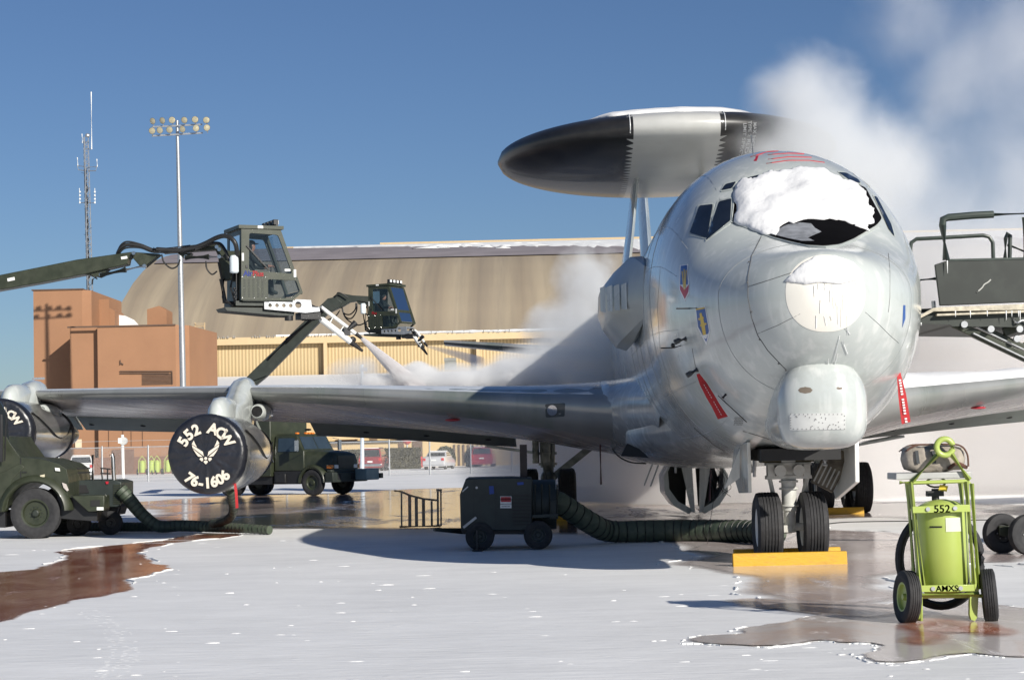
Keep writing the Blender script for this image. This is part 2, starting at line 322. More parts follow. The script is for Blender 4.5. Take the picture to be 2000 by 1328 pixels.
def puddle(px, m, z, label, seed=1, it=4, rim=True, rimr=.018, amp=.1, fw=.5):
    P = rough_edge(px, it, amp, seed); B = [Vector((p.x, p.y)) for p in P]; n = len(B)
    xs = [p.x for p in B]; ys_ = [p.y for p in B]; step = max((max(ys_) - min(ys_)) / 26, .22); stx = max((max(xs) - min(xs)) / 40, .22)
    def ins(x, y):
        c = False; j = n - 1
        for i in range(n):
            if (B[i].y > y) != (B[j].y > y) and x < (B[j].x - B[i].x) * (y - B[i].y) / (B[j].y - B[i].y) + B[i].x: c = not c
            j = i
        return c
    pts = list(B); x = min(xs)
    while x < max(xs):
        y = min(ys_)
        while y < max(ys_):
            if ins(x, y) and min((q - Vector((x, y))).length_squared for q in B) > (step * .4) ** 2: pts.append(Vector((x, y)))
            y += step
        x += stx
    v2, _, f2, *_ = delaunay_2d_cdt(pts, [(i, (i + 1) % n) for i in range(n)], [], 0, 1e-6)
    f2 = [f for f in f2 if ins(*(sum((v2[i] for i in f), Vector((0, 0))) / 3))]
    mb = MB(); mb.add([(v.x, v.y, z) for v in v2], [list(f) for f in f2]); o = mb.build('puddle_water', m, smooth=0); tag(o, label, None, kind='structure')
    at_ = o.data.attributes.new('fade', 'FLOAT', 'POINT')
    for i, v in enumerate(v2): at_.data[i].value = min(1, min((q - v).length for q in B) / fw)
    if rim:
        rb = MB(); rnd = random.Random(seed + 5); N = len(P); i = 0
        while i < N:
            k_ = rnd.randint(5, 14); seg = [P[(i + k) % N] for k in range(k_)]
            if rnd.random() < .45: rb.tube([Vector((q.x, q.y, .002)) + Vector((rnd.uniform(-.015, .015), rnd.uniform(-.01, .01), 0)) for q in seg], lambda t, a=rnd.uniform(.4, 1.1): rimr * a * (.15 + math.sin(math.pi * t) ** .7) + .001, 6)
            i += k_ - 2
        for k in range(N // 60):
            q = P[rnd.randrange(N)]; s = rnd.uniform(.006, .016); rb.ell((q.x + rnd.gauss(0, .2), q.y + rnd.gauss(0, .25), .002), s * 2.2, s * 1.5, s * .6, 7, 5, 0, .5, k)
        tag(rb.build('rim_snow', SNOW, smooth=60), 'crusty ridge of snow along the edge of the ' + label.split(' ', 1)[1], 'snow', kind='stuff')
    return o
puddle([(-190, 1128), (60, 1112), (105, 1098), (128, 1086), (100, 1078), (180, 1068), (260, 1060), (340, 1049), (420, 1040), (520, 1034), (470, 1046), (400, 1054), (340, 1060), (300, 1068), (270, 1080), (300, 1092), (345, 1108), (300, 1120), (250, 1133), (270, 1150), (230, 1160), (200, 1166), (120, 1182), (70, 1196), (10, 1216), (-190, 1262)],
       wet_mat('red_slush', (.25, .05, .02), (.48, .25, .17), .40, 2.2, .08, 3., 1.0, .22), .004, 'rust red puddle running across the snow from the near truck', 3, fw=.22)
puddle([(250, 1030), (300, 1003), (200, 985), (420, 968), (640, 964), (780, 955), (1000, 950), (1100, 975), (1250, 982), (1330, 985), (1450, 980), (1700, 975), (2040, 985), (2040, 1003), (1900, 1018), (1700, 1012), (1500, 1020), (1440, 1050), (1180, 1062), (1090, 1045), (900, 1035), (620, 1033), (520, 1036)],
       wet_mat('dark_meltwater', (.15, .12, .12), (.40, .32, .30), .62, .55, .10, 9., .25, .5), .004, 'dark meltwater lying on the apron behind the air cart', 5, rim=False, fw=2.5)
puddle([(1290, 1060), (1330, 1052), (1440, 1049), (1500, 1040), (1620, 1030), (1760, 1040), (1960, 1062), (2040, 1085), (2040, 1110), (1900, 1100), (1740, 1125), (1780, 1160), (1740, 1190), (1600, 1182), (1500, 1172), (1430, 1160), (1415, 1142), (1440, 1138), (1420, 1125), (1300, 1105), (1290, 1098), (1350, 1092), (1320, 1078)],
       wet_mat('grey_slush', (.48, .40, .38), (.68, .62, .60), .6, 1.2, .15, 21., .5, .5), .008, 'grey pink slush pool under the nose wheels', 8, it=5, amp=.14, fw=.8)
puddle([(1305, 1256), (1360, 1242), (1440, 1238), (1435, 1228), (1540, 1213), (1600, 1200), (1740, 1178), (1830, 1165), (1930, 1180), (2040, 1195), (2040, 1290), (1960, 1285), (1900, 1278), (1820, 1290), (1720, 1296), (1660, 1278), (1720, 1262), (1700, 1258), (1600, 1252), (1500, 1265), (1420, 1262)],
       wet_mat('amber_slush', (.66, .60, .57), (.58, .38, .29), .6, 2.2, .08, 40., 1.0, .3, .12), .012, 'orange tinted puddle under the wheeled extinguisher', 11, it=5, amp=.15, rimr=.010, fw=.25)
puddle([(1380, 1172), (1480, 1168), (1600, 1175), (1740, 1180), (1800, 1200), (1700, 1215), (1560, 1200), (1440, 1188)],
       wet_mat('clear_slush', (.48, .42, .41), (.60, .53, .52), .5, 2.2, .08, 50., 1.1, .5), .0165, 'thin clear slush between the chock and the extinguisher', 13, rim=False)
puddle([(1745, 1222), (1775, 1205), (1830, 1200), (1900, 1206), (1960, 1222), (1990, 1245), (1940, 1250), (1880, 1240), (1840, 1262), (1780, 1268), (1740, 1250)],
       wet_mat('rust_slush', (.50, .17, .09), (.60, .42, .33), .45, 2.6, .06, 60., 2.0, .7), .020, 'small rust tinted melt patch at the foot of the big lime extinguisher', 15, rim=False, fw=.35)
# small crusts and tyre tread prints standing proud of the snow
rb = MB(); rnd = random.Random(3)
for k in range(420):
    Y = 11 + 40 * rnd.random() ** 1.6; x = rnd.uniform(-.3, .3) * Y; s = rnd.uniform(.002, .008) * (1 + Y / 30)
    if noise.noise(Vector((x * .35, Y * .35, 0))) < -.05 and rnd.random() < .8: continue
    rb.ell((x, Y, .0), s * rnd.uniform(2, 9), s * rnd.uniform(1, 3), s * .7, 6, 4, 0, .5, k)
for c0 in ((150, 1195, 235, 1328),):
    for k in range(46):
        t = k / 45; px = 170 + 75 * math.sin(t * math.pi * .85); py = 1192 + 130 * t; q = gp(px, py)
        for j in (-1, 0, 1):
            if rnd.random() < .7: rb.ell((q.x + j * .10 + rnd.gauss(0, .02), q.y + rnd.gauss(0, .015), -.001), .04 * rnd.uniform(.5, 1.3), .010, .003, 6, 4)
tag(rb.build('snow_crumbs', SNOW, smooth=60), 'small lumps of crusted snow scattered over the apron', 'snow', kind='stuff')
# ---------------------------------------------------------------- the aircraft (local y runs aft from the nose)
AC = thing('radar_aircraft', 'grey four engined radar aircraft with a black rotodome, parked nose on under steam', 'aircraft', (3.78, 22.6, 0), -0.018)
AM = WM[AC]
SKIN = mat('aircraft_skin', (.47, .50, .485), .20, .0, var=.06, scale=.8, coat=.5, dirt=(.33, .34, .32), dscale=1.6, damt=.7, rvar=.09, bump=.10, bscale=1.6)
SKIN2 = mat('belly_skin', (.36, .37, .37), .25, .15, var=.08, scale=1., coat=.3, dirt=(.22, .20, .18), dscale=1.6, damt=.4, rvar=.08)
LEM = mat('leading_edge_metal', (.32, .325, .315), .30, .25, var=.22, scale=.5, coat=.2, dirt=(.12, .18, .13), dscale=.42, damt=.9, rvar=.08, stretch=(1.3, .25, .25))
FLAP = mat('flap_paint', (.29, .32, .285), .55, var=.12, dirt=(.13, .14, .12))
UWING = mat('wing_underside', (.40, .36, .35), .25, .05, var=.15, scale=1.2, stretch=(.3, 2, 1), rvar=.08)
DARK = mat('dark_void', (.012, .012, .013), .7)  # flat near-black, the darkness inside holes put into the colour
NOSEC = mat('white_radome_cap', (.78, .75, .68), .38, var=.03, scale=6, dirt=(.6, .57, .5), damt=.25)
GLS = mat('dark_window_glass', (.010, .014, .022), .05, 0, var=.3, spec=.7)
ys = [0, .012, .03, .07, .125, .3, .6, 1.0, 1.5, 1.9, 2.3, 2.8, 3.4, 4.3, 5.6, 7, 9, 50]
T = [math.sqrt(y) for y in ys]
fw = pchip(T, [0, .15, .24, .345, .46, .70, .95, 1.18, 1.38, 1.49, 1.58, 1.67, 1.75, 1.82, 1.87, 1.88, 1.88, 1.88])
fzt = pchip(T, [3.48, 3.63, 3.71, 3.82, 3.92, 4.01, 4.08, 4.165, 4.30, 4.48, 4.76, 5.12, 5.52, 5.84, 5.99, 6.01, 6.01, 6.01])
fzb = pchip(T, [3.48, 3.33, 3.25, 3.14, 3.02, 2.80, 2.54, 2.28, 2.05, 1.90, 1.80, 1.69, 1.60, 1.52, 1.46, 1.43, 1.42, 1.42])
fzc = pchip(T, [3.48, 3.48, 3.48, 3.48, 3.48, 3.48, 3.48, 3.50, 3.53, 3.57, 3.62, 3.68, 3.74, 3.80, 3.84, 3.85, 3.85, 3.85])
def sect(y, n=64, off=0.):
    t = math.sqrt(max(y, 0)); w_, a, b, c = fw(t), fzt(t), fzb(t), fzc(t); r = []
    for k in range(n):
        th = 2 * math.pi * k / n; sx, cz = math.sin(th), math.cos(th); e = .96 if cz > 0 else .9
        x = math.copysign(abs(sx) ** e, sx) * (w_ + off); z = c + ((a - c + off) * math.copysign(abs(cz) ** e, cz) if cz > 0 else (c - b + off) * math.copysign(abs(cz) ** e, cz))
        r.append(Vector((x, y, z)))
    return r
st = [0.0006] + [(.012 + k * .0285) ** 1.0 for k in range(0)] + [(k / 60 * 1.9) ** 2 for k in range(3, 61)] + [3.61 + .25 * k for k in range(1, 30)] + [12 + 1.5 * k for k in range(14)]
st = sorted(set(round(a, 4) for a in st))
taper = lambda y: 1.0
rings = [sect(y) for y in st]
for k, (yy, s_, up) in enumerate(((35, .9, .25), (38, .72, .7), (41, .5, 1.1), (43.5, .25, 1.5))):
    base = sect(30); rings.append([Vector((p.x * s_, yy, 3.85 + up + (p.z - 3.85) * s_)) for p in base])
FU = MB().loft(rings); fus = FU.build('fuselage', [SKIN], AC, local=True, smooth=60)
BV = BVHTree.FromPolygons([AM @ v for v in FU.v], FU.f)
def hit(px, py, bv=None):
    o = Vector((0, 0, CAMZ)); d = ray(px, py).normalized(); p, n, i, di = (bv or BV).ray_cast(o, d)
    if p is None: return None, None
    if n.dot(d) > 0: n = -n
    return p, n
def rounded(px, r=3, n=3):
    P = [Vector((a, b)) for a, b in px]; out = []
    for i, p in enumerate(P):
        a = P[i - 1] - p; b = P[(i + 1) % len(P)] - p; q = min(r, a.length * .45, b.length * .45); s = p + a.normalized() * q; e = p + b.normalized() * q
        for k in range(n + 1):
            t = k / n; out.append((s * (1 - t) ** 2 + p * 2 * t * (1 - t) + e * t * t)[:])
    return out
def skin_patch(px, off, th, step=12, holes=(), disp=None, mb=None, m=0, bv=None):
    """a sheet that follows the skin under a picture outline; off = height above skin, th = thickness"""
    xs_ = [p[0] for p in px]; yl = [p[1] for p in px]
    dens = []
    for i, p in enumerate(px):
        q = px[(i + 1) % len(px)]; L = math.hypot(q[0] - p[0], q[1] - p[1]); n = max(1, int(L / step))
        dens += [(p[0] + (q[0] - p[0]) * k / n, p[1] + (q[1] - p[1]) * k / n) for k in range(n)]
    def ins(x, y, lp):
        c = False; j = len(lp) - 1
        for i in range(len(lp)):
            xi, yi = lp[i]; xj, yj = lp[j]
            if (yi > y) != (yj > y) and x < (xj - xi) * (y - yi) / (yj - yi) + xi: c = not c
            j = i
        return c
    def edge(x, y): return min(math.hypot(x - a, y - b) for a, b in dens)
    pts = [Vector(p) for p in dens]; e = [(i, (i + 1) % len(dens)) for i in range(len(dens))]
    x = min(xs_)
    while x < max(xs_):
        y = min(yl)
        while y < max(yl):
            if ins(x, y, dens) and edge(x, y) > step * .45: pts.append(Vector((x, y)))
            y += step
        x += step
    v2, _, f2, *_ = delaunay_2d_cdt(pts, e, [], 0, 1e-6)
    tri = [f for f in f2 if ins(*(sum((v2[i] for i in f), Vector((0, 0))) / 3), dens)]
    top = []; bot = []; last = None
    for p in v2:
        h, n = hit(p.x, p.y, bv)
        if h is None: h, n = last or (at(p.x, p.y, 24.5), Vector((0, -1, 0)))
        last = (h, n); d = disp(edge(p.x, p.y), p.x, p.y) if disp else 0
        top.append(h + n * (off + th + d)); bot.append(h + n * off)
    n = len(top); cnt = {(f[i], f[(i + 1) % 3]) for f in tri for i in range(3)}
    fs = [list(f) for f in tri] + [[n + i for i in f][::-1] for f in tri] + [[b, a, n + a, n + b] for a, b in cnt if (b, a) not in cnt]
    mb = mb or MB(); return mb.add(top + bot, fs, m)
def skin_line(px, r, off=0., mb=None, step=10, m=0, n=5, bv=None):
    pts = []
    for a, b in zip(px[:-1], px[1:]):
        L = math.hypot(b[0] - a[0], b[1] - a[1]); k = max(1, int(L / step)); pts += [(a[0] + (b[0] - a[0]) * i / k, a[1] + (b[1] - a[1]) * i / k) for i in range(k)]
    pts.append(px[-1]); q = []
    for p in pts:
        h, nrm = hit(*p, bv)
        if h is not None: q.append(h + nrm * off)
    mb = mb or MB()
    if len(q) > 1: mb.tube(q, r, n, m)
    return mb
# white cap on the nose tip
cap = MB().loft([sect(y, 64, .006) for y in [0.0004, .004, .01, .02, .035, .055, .08, .105, .128, .132]] + [sect(.134, 64, -.004)], True)
cap.build('radome_cap', NOSEC, AC, local=True, smooth=60)
# radome seam, access lines
SEAM = mat('dark_seam', (.09, .09, .09), .6)
sm = MB()
skin_line([(1487, 462), (1468, 500), (1461, 540), (1461, 580), (1468, 620), (1480, 655), (1500, 685), (1535, 722)], .006, .001, sm)
skin_line([(1461, 560), (1500, 548), (1555, 530)], .004, .001, sm)
skin_line([(1480, 652), (1520, 635), (1563, 613)], .003, .001, sm)
skin_line([(1690, 610), (1715, 632), (1738, 655), (1755, 670)], .003, .001, sm)
skin_line([(1735, 495), (1738, 530), (1738, 580), (1735, 610)], .004, .001, sm)
skin_line([(1352, 680), (1360, 725)], .004, .001, sm)
skin_line([(1356, 835), (1375, 852), (1400, 872), (1415, 880)], .012, .001, sm)
skin_line([(1452, 842), (1480, 850), (1505, 858)], .008, .001, sm)
skin_line([(1290, 520), (1284, 600), (1290, 690), (1310, 760), (1350, 830)], .002, .001, sm)
for q in ((1463, 512), (1460, 552), (1468, 609), (1484, 663), (1521, 710), (1535, 723)):
    h, n_ = hit(*q); sm.ell(h, .014, .014, .014, 6, 4)
sm.build('panel_seam', SEAM, AC)
SEAM2 = mat('faint_seam', (.27, .28, .28), .5)
ps = MB()
for y in (1.05, 4.9, 6.2, 8.1, 9.4, 11.):
    r_ = sect(y, 64, .001); ps.tube([AM @ v for v in r_], .0035, 4, closed=True)
for th_ in (38, 62, 84, 104, 126, 148):
    for s_ in (-1, 1):
        k = int(th_ / 360 * 64); pts = [AM @ sect(2.6 + .35 * i, 64, .001)[k if s_ > 0 else 64 - k] for i in range(26)]; ps.tube(pts, .003, 4)
ps.build('panel_seam', SEAM2, AC)
# windows
WFR = mat('window_frame_paint', (.40, .43, .41), .35)
wins = [('side_window', [(1367, 403), (1393, 400), (1382, 466), (1348, 456)]), ('side_window', [(1405, 395), (1429, 389), (1427, 432), (1380, 470)]),
        ('eyebrow_window', [(1444, 360), (1456, 350), (1486, 342), (1478, 353), (1449, 367)]), ('eyebrow_window', [(1409, 373), (1418, 361), (1438, 356), (1430, 369)]),
        ('eyebrow_window', [(1637, 338), (1652, 339), (1676, 352), (1680, 359), (1660, 354)]), ('eyebrow_window', [(1679, 347), (1684, 348), (1700, 364), (1697, 364)]),
        ('side_window', [(1706, 384), (1712, 386), (1740, 440), (1746, 462), (1735, 448)])]
for nm, px in wins:
    fr = MB(); c = Vector((sum(p[0] for p in px) / len(px), sum(p[1] for p in px) / len(px)))
    out = [(c.x + (p[0] - c.x) * 1 + (3 if p[0] > c.x else -3), p[1] + (3 if p[1] > c.y else -3)) for p in px]
    skin_patch(rounded(out, 4), .002, .006, 7, mb=fr); f_ = fr.build(nm, WFR, AC, smooth=60)
    skin_patch(rounded(px, 3), .010, .003, 7).build('pane', GLS, f_, smooth=60)
ws = skin_patch(rounded([(1436, 372), (1450, 360), (1480, 350), (1560, 343), (1640, 348), (1690, 368), (1722, 428), (1712, 440), (1668, 466), (1640, 477), (1610, 480), (1575, 478), (1548, 472), (1512, 463), (1470, 445), (1430, 432)], 5), .003, .010, 9).build('windshield', mat('windshield_glass', (.006, .006, .007), .5, spec=0), AC, smooth=60)
sm2 = skin_line([(1428, 434), (1470, 450), (1512, 466), (1548, 476), (1580, 482), (1612, 484), (1642, 480), (1670, 469), (1716, 442)], .014, .004)
skin_line([(1440, 372), (1434, 395), (1430, 432)], .014, .004, sm2)
sm2.build('frame', WFR, ws)
SN2 = mat('clinging_snow', (.74, .74, .745), .65, var=.05, scale=4, bump=.4, bscale=16)
def snowdisp(e, x, y): return min(e / 26, 1) ** .6 * .07 + .07 * noise.noise(Vector((x * .018, y * .045, 0))) * min(e / 20, 1) + .006 * noise.noise(Vector((x * .11, y * .13, 2)))
snow_o = [(1437, 372), (1449, 352), (1478, 350), (1496, 340), (1530, 334), (1570, 328), (1600, 330), (1630, 344), (1644, 352), (1664, 356), (1678, 366), (1690, 380), (1694, 400), (1706, 410), (1702, 425), (1706, 438), (1690, 440), (1698, 453), (1680, 447), (1668, 440), (1650, 434), (1620, 429), (1590, 430), (1560, 434), (1530, 440), (1515, 462), (1490, 460), (1470, 452), (1434, 436), (1440, 415), (1434, 395)]
rn = random.Random(4); so = []
for i, p in enumerate(snow_o):
    q = snow_o[(i + 1) % len(snow_o)]; so.append(p)
    for t in (.33, .66): so.append((p[0] + (q[0] - p[0]) * t + rn.uniform(-3, 3), p[1] + (q[1] - p[1]) * t + rn.uniform(-2.5, 2.5)))
so_ = skin_patch(so, .014, .012, 5, disp=snowdisp).build('windshield_snow', SN2, AC, smooth=80); so_['label'] = 'thick white snow still covering the windshield'
MB_ = skin_patch([(1514, 461), (1522, 449), (1536, 441), (1562, 437), (1584, 439), (1592, 448), (1604, 455), (1588, 462), (1578, 467), (1590, 473), (1566, 473), (1540, 468)], .015, .003, 5, disp=lambda e, x, y: min(e / 12, 1) * .012).build('thin_snow', mat('thin_grey_snow', (.20, .21, .23), .7, var=.3, scale=8), AC, smooth=80)
so2 = skin_patch([(1532, 550), (1550, 532), (1568, 515), (1590, 503), (1630, 500), (1665, 512), (1688, 534), (1672, 548), (1640, 556), (1600, 552), (1575, 556)], .008, .004, 5, disp=lambda e, x, y: min(e / 18, 1) ** .7 * .03 + .012 * noise.noise(Vector((x * .1, y * .1, 5)))).build('nose_snow', SN2, AC, smooth=80)
# icicles under the nose cap
ic = MB(); rnd = random.Random(8)
ICE = mat('ice', (.85, .86, .86), .2, var=.02)
for k in range(24):
    x = rnd.uniform(1588, 1682); y = rnd.uniform(548, 620); L = rnd.uniform(8, 42)
    skin_line([(x, y), (x + rnd.uniform(-1, 3), y + L)], rnd.uniform(.002, .005), .006, ic, 6, n=4)
for x0, y0, x1, y1 in ((1640, 655, 1628, 705), (1645, 665, 1655, 690), (1650, 640, 1660, 652), (1636, 690, 1622, 745), (1618, 700, 1612, 760), (1590, 770, 1593, 795), (1545, 760, 1550, 785)):
    skin_line([(x0, y0), (x1, y1)], .004, .01, ic, 6, n=4)
ic.build('icicles', ICE, AC)
# emblems on the right side of the nose
BLU = mat('emblem_blue', (.03, .09, .30), .4); YEL = mat('emblem_yellow', (.62, .42, .05), .4); REDP = mat('red_paint', (.42, .015, .03), .4); WHP = mat('emblem_white', (.7, .7, .7), .4)
e1 = MB()
skin_patch([(1328, 518), (1344, 516), (1347, 572), (1338, 589), (1327, 566)], .002, .001, 6, mb=e1, m=3)
skin_patch([(1330, 520), (1342, 518), (1344, 556), (1329, 556)], .004, .001, 5, mb=e1, m=0)
skin_patch([(1329, 557), (1338, 566), (1346, 556), (1345, 570), (1338, 584), (1329, 566)], .004, .001, 5, mb=e1, m=2)
for px in ([(1332, 530), (1334, 530), (1337, 560), (1336, 568)], [(1340, 528), (1342, 528), (1340, 562), (1338, 568)], [(1336, 526), (1338, 526), (1339, 560), (1337, 562)]):
    skin_patch(px, .006, .001, 5, mb=e1, m=1)
e1.build('emblem', [BLU, YEL, REDP, WHP], AC, label='blue, gold and red shield emblem high on the nose')
e1 = MB()
skin_patch([(1359, 601), (1378, 598), (1387, 648), (1380, 674), (1362, 640)], .002, .001, 6, mb=e1, m=3)
skin_patch([(1360, 603), (1377, 600), (1385, 646), (1380, 668), (1364, 638)], .004, .001, 5, mb=e1, m=0)
for px in ([(1360, 603), (1377, 600), (1377, 603), (1360, 606)], [(1367, 612), (1371, 611), (1377, 632), (1380, 655), (1374, 655), (1370, 635)], [(1364, 622), (1374, 618), (1376, 622), (1366, 626)], [(1368, 634), (1380, 630), (1381, 634), (1369, 638)]):
    skin_patch(px, .006, .001, 5, mb=e1, m=1)
skin_patch([(1368, 655), (1384, 652), (1380, 662)], .006, .001, 5, mb=e1, m=3)
e1.build('emblem', [BLU, YEL, REDP, WHP], AC, label='blue and gold shield emblem below the first one')
e1 = MB(); skin_patch([(1764, 596), (1768, 596), (1768, 622), (1762, 640)], .002, .001, 5, mb=e1); e1.build('emblem', [BLU], AC)
# red markings on the crown
rl = MB()
for px in ([(1466, 307), (1500, 297), (1560, 293)], [(1500, 303), (1540, 300), (1580, 301)], [(1500, 312), (1540, 307), (1585, 308)], [(1497, 320), (1540, 314), (1580, 314), (1610, 318)], [(1588, 300), (1610, 308)]):
    skin_line(px, .009, .0, rl)
skin_patch([(1476, 306), (1482, 304), (1478, 315), (1472, 315)], .002, .001, 5, mb=rl)
rl.build('red_marking', REDP, AC)
# stencil on the nose flank and dark data lines
st_ = MB()
for k in range(5):
    y = 815 + k * 3.4
    for j in range(6):
        x = 1435 + j * 3.0 + (k % 2) - k * .5
        if rnd.random() < .8: skin_patch([(x, y), (x + 2, y - 1), (x + 1.8, y + 1), (x - .2, y + 2)], .001, .001, 5, mb=st_)
st_.build('stencil', SEAM, AC)
# probes
pr = MB()
for (x, y, dx) in ((1330, 675, -18), (1362, 602, -20)):
    h, n_ = hit(x, y); pr.tube([h - n_ * .02, h + n_ * .10, h + n_ * .12 + Vector((-.16, -.04, 0))], .010, 6)
h, n_ = hit(1326, 675); pr.ell(h + Vector((-.09, -.12, 0)), .03, .03, .03, 8, 6)
h, n_ = hit(1418, 770); pr.tube([h, h + n_ * .07], .018, 6)
skin_line([(1406, 770), (1430, 792), (1460, 820)], .007, .03, pr)
pr.build('probe', BLK, AC)
pc = MB()
for x, y in ((1340, 662), (1362, 722)):
    h, n_ = hit(x, y); pc.tube([h, h + n_ * .10, h + n_ * .13 + Vector((-.03, 0, -.02))], lambda t: .035, 8)
pc.build('probe_cover', mat('grey_cloth', (.06, .065, .07), .8, bump=.3), AC)
# crown antenna
h, n_ = hit(1471, 300); MB().tube([h, h + Vector((-.02, 0, .26))], .012, 6).build('whip_antenna', GALV, AC)
mb = MB(); mb.prism([AM @ Vector((-.02, 9, 5.98)), AM @ Vector((-.02, 9.35, 5.98)), AM @ Vector((-.02, 9.4, 6.2)), AM @ Vector((-.02, 9.28, 6.2))], (.04, 0, 0)); mb.build('blade_antenna', SKIN, AC)
# chin fairing
def rrect(cx, cz, hw, ht, hb, y, n=36, e=.45):
    r = []
    for k in range(n):
        th = 2 * math.pi * k / n; a, b = math.sin(th), math.cos(th)
        r.append(Vector((cx + hw * math.copysign(abs(a) ** e, a), y, cz + (ht if b > 0 else hb) * math.copysign(abs(b) ** (.55 if b > 0 else e), b))))
    return r
def chs(y, k, lean, n=48, kz=None):
    r = []
    for i in range(n):
        th = 2 * math.pi * i / n; a, b = math.sin(th), math.cos(th); e = (.90 if b > 0 else .56)
        z = (.60 if b > 0 else .54) * (kz or k) * math.copysign(abs(b) ** e, b)
        r.append(Vector((.555 * k * math.copysign(abs(a) ** (.90 if b > 0 else .60), a), y + lean * max(0, -z) ** 2, 2.13 + z)))
    return r
ch = MB().loft([chs(.32 + .42 * (1 - (1 - k ** 2.3) ** (1 / 2.3)), max(k, .015), .25) for k in (0, .15, .3, .45, .58, .7, .8, .87, .92, .96, .985, .997, 1.)] + [chs(.9, 1.01, .2), chs(1.4, 1.015, .05), chs(2.1, 1., 0), chs(3.0, .9, 0, kz=.85), chs(3.6, .6, 0, kz=.4)])
chin = ch.build('chin_fairing', SKIN, AC, local=True, smooth=80)
CBV = BVHTree.FromPolygons([AM @ v for v in ch.v], ch.f)
p_ = skin_patch(rounded([(1543, 808), (1651, 806), (1651, 838), (1543, 840)], 3), .003, .004, 14, bv=CBV); p_.build('access_panel', mat('panel_grey', (.56, .57, .56), .4), chin)
rv = MB(); rnd = random.Random(2)
for k in range(34):
    t = k / 34 * 280
    x, y = (1545 + t, 809) if t < 104 else ((1649, 809 + (t - 104)) if t < 132 else ((1649 - (t - 132), 837) if t < 236 else (1545, 837 - (t - 236) * .6)))
    h, n_ = hit(x, y, CBV)
    if h: rv.ell(h + n_ * .007, .006, .006, .006, 6, 4)
for k in range(22):
    h, n_ = hit(rnd.uniform(1552, 1642), rnd.uniform(812, 834), CBV)
    if h: rv.ell(h + n_ * .007, .006, .006, .006, 6, 4)
rv.build('rivet', SEAM, chin)
for x, y, r_ in ((1573, 762, 11), (1640, 758, 5)):
    skin_patch([(x + r_ * math.cos(a / 8 * math.tau) * 1.3, y + r_ * .6 * math.sin(a / 8 * math.tau)) for a in range(8)], .001, .001, 6, bv=CBV).build('stain', mat('brown_stain', (.16, .13, .10), .6), chin)
# sensor fairing on the right side
for s in (-1, 1):
    o_ = [(6.9, 3.95, 1.8), (7.3, 4.5, 2.35), (7.5, 4.75, 2.42), (9.6, 4.8, 2.45), (10.6, 4.4, 1.8)]
    rg = []
    for y, k in ((6.3, .03), (6.8, .38), (7.5, .80), (8.0, .96), (8.4, 1.), (9.8, 1.), (10.6, .5), (11.1, .05)):
        q = [(-.05, .74), (.14, .73), (.40, .50), (.62, .22), (.64, -.12), (.56, -.36), (.34, -.66), (.16, -.72), (-.05, -.50)]
        rg.append([Vector((s * (1.84 + a * k), y, 4.02 + b * (.55 + .45 * k))) for a, b in q] + [Vector((s * 1.5, y, 4.02 - .4 * k)), Vector((s * 1.5, y, 4.02 + .5 * k))])
    f_ = MB().loft(rg).build('sensor_fairing', mat('fairing_grey', (.30, .32, .31), .35, coat=.2, var=.06), AC, local=True, smooth=25, bev=.05)
    pn = MB()
    for j in range(4): pn.box(min(s * 2.0, s * 2.04) if 0 else s * 2.30 + j * s * .0 - .01, s * 2.30 + .01, 0, 0, 0, 0) if 0 else None
    for j in range(4):
        x = 2.10 + .105 * j; yy = 6.82 + .17 * j
        pn.add([(s * x, yy, 4.22), (s * (x + .08), yy + .13, 4.20), (s * (x + .08), yy + .13, 3.82), (s * x, yy, 3.80)], [(0, 1, 2, 3)])
    pn.build('panel', SKIN2, f_, local=True, smooth=0)
# belly fairing and wing-root fillet
bf = MB().loft([rrect(0, 2.1, hw, .9, hb, y, 40, .75) for y, hw, hb in ((9.2, .9, .5), (10.5, 1.55, .72), (12, 1.95, .84), (14, 2.1, .9), (22, 2.1, .92), (24, 1.9, .85), (26, 1.2, .6))])
bf.build('belly_fairing', SKIN2, AC, local=True, smooth=60)
# wings ------------------------------------------------------------
wx = [1.2, 2.2, 4.0, 9.1, 16, 22.2]
gLE = pchip(wx, [10.6, 12.2, 13.8, 17.5, 22.4, 26.8]); gTE = pchip(wx, [22.6, 22.8, 23.3, 24.7, 27.6, 30.4])
gzL = pchip(wx, [2.30, 2.36, 2.55, 2.98, 3.24, 3.5]); gzT = pchip(wx, [1.75, 1.85, 1.99, 2.38, 2.74, 3.15]); gth = pchip(wx, [1.5, 1.38, .98, .56, .38, .2])
cle = lambda x: .05 + .055 * max(0, 1 - (x - 2) / 9)
def foil(x, c0, c1, n=14, off=0.):
    """closed loop between chord fractions c0..c1: top side aft->fore then bottom fore->aft"""
    L, Tt, zl, zt, th = gLE(x), gTE(x), gzL(x), gzT(x), gth(x)
    def yt(c): return 5 * (.2969 * math.sqrt(c) - .126 * c - .3516 * c * c + .2843 * c ** 3 - .1015 * c ** 4)
    cs = [c0 + (c1 - c0) * (k / n) ** 2 for k in range(n + 1)] if c0 == 0 else [c0 + (c1 - c0) * k / n for k in range(n + 1)]
    P = lambda c, s: (L + (Tt - L) * c, zl + (zt - zl) * c + s * yt(c) * th * (1.0 if s > 0 else .92) + s * off)
    up = [P(c, 1) for c in cs[::-1]]; lo = [P(c, -1) for c in (cs[1:] if c0 == 0 else cs)]
    return up + lo
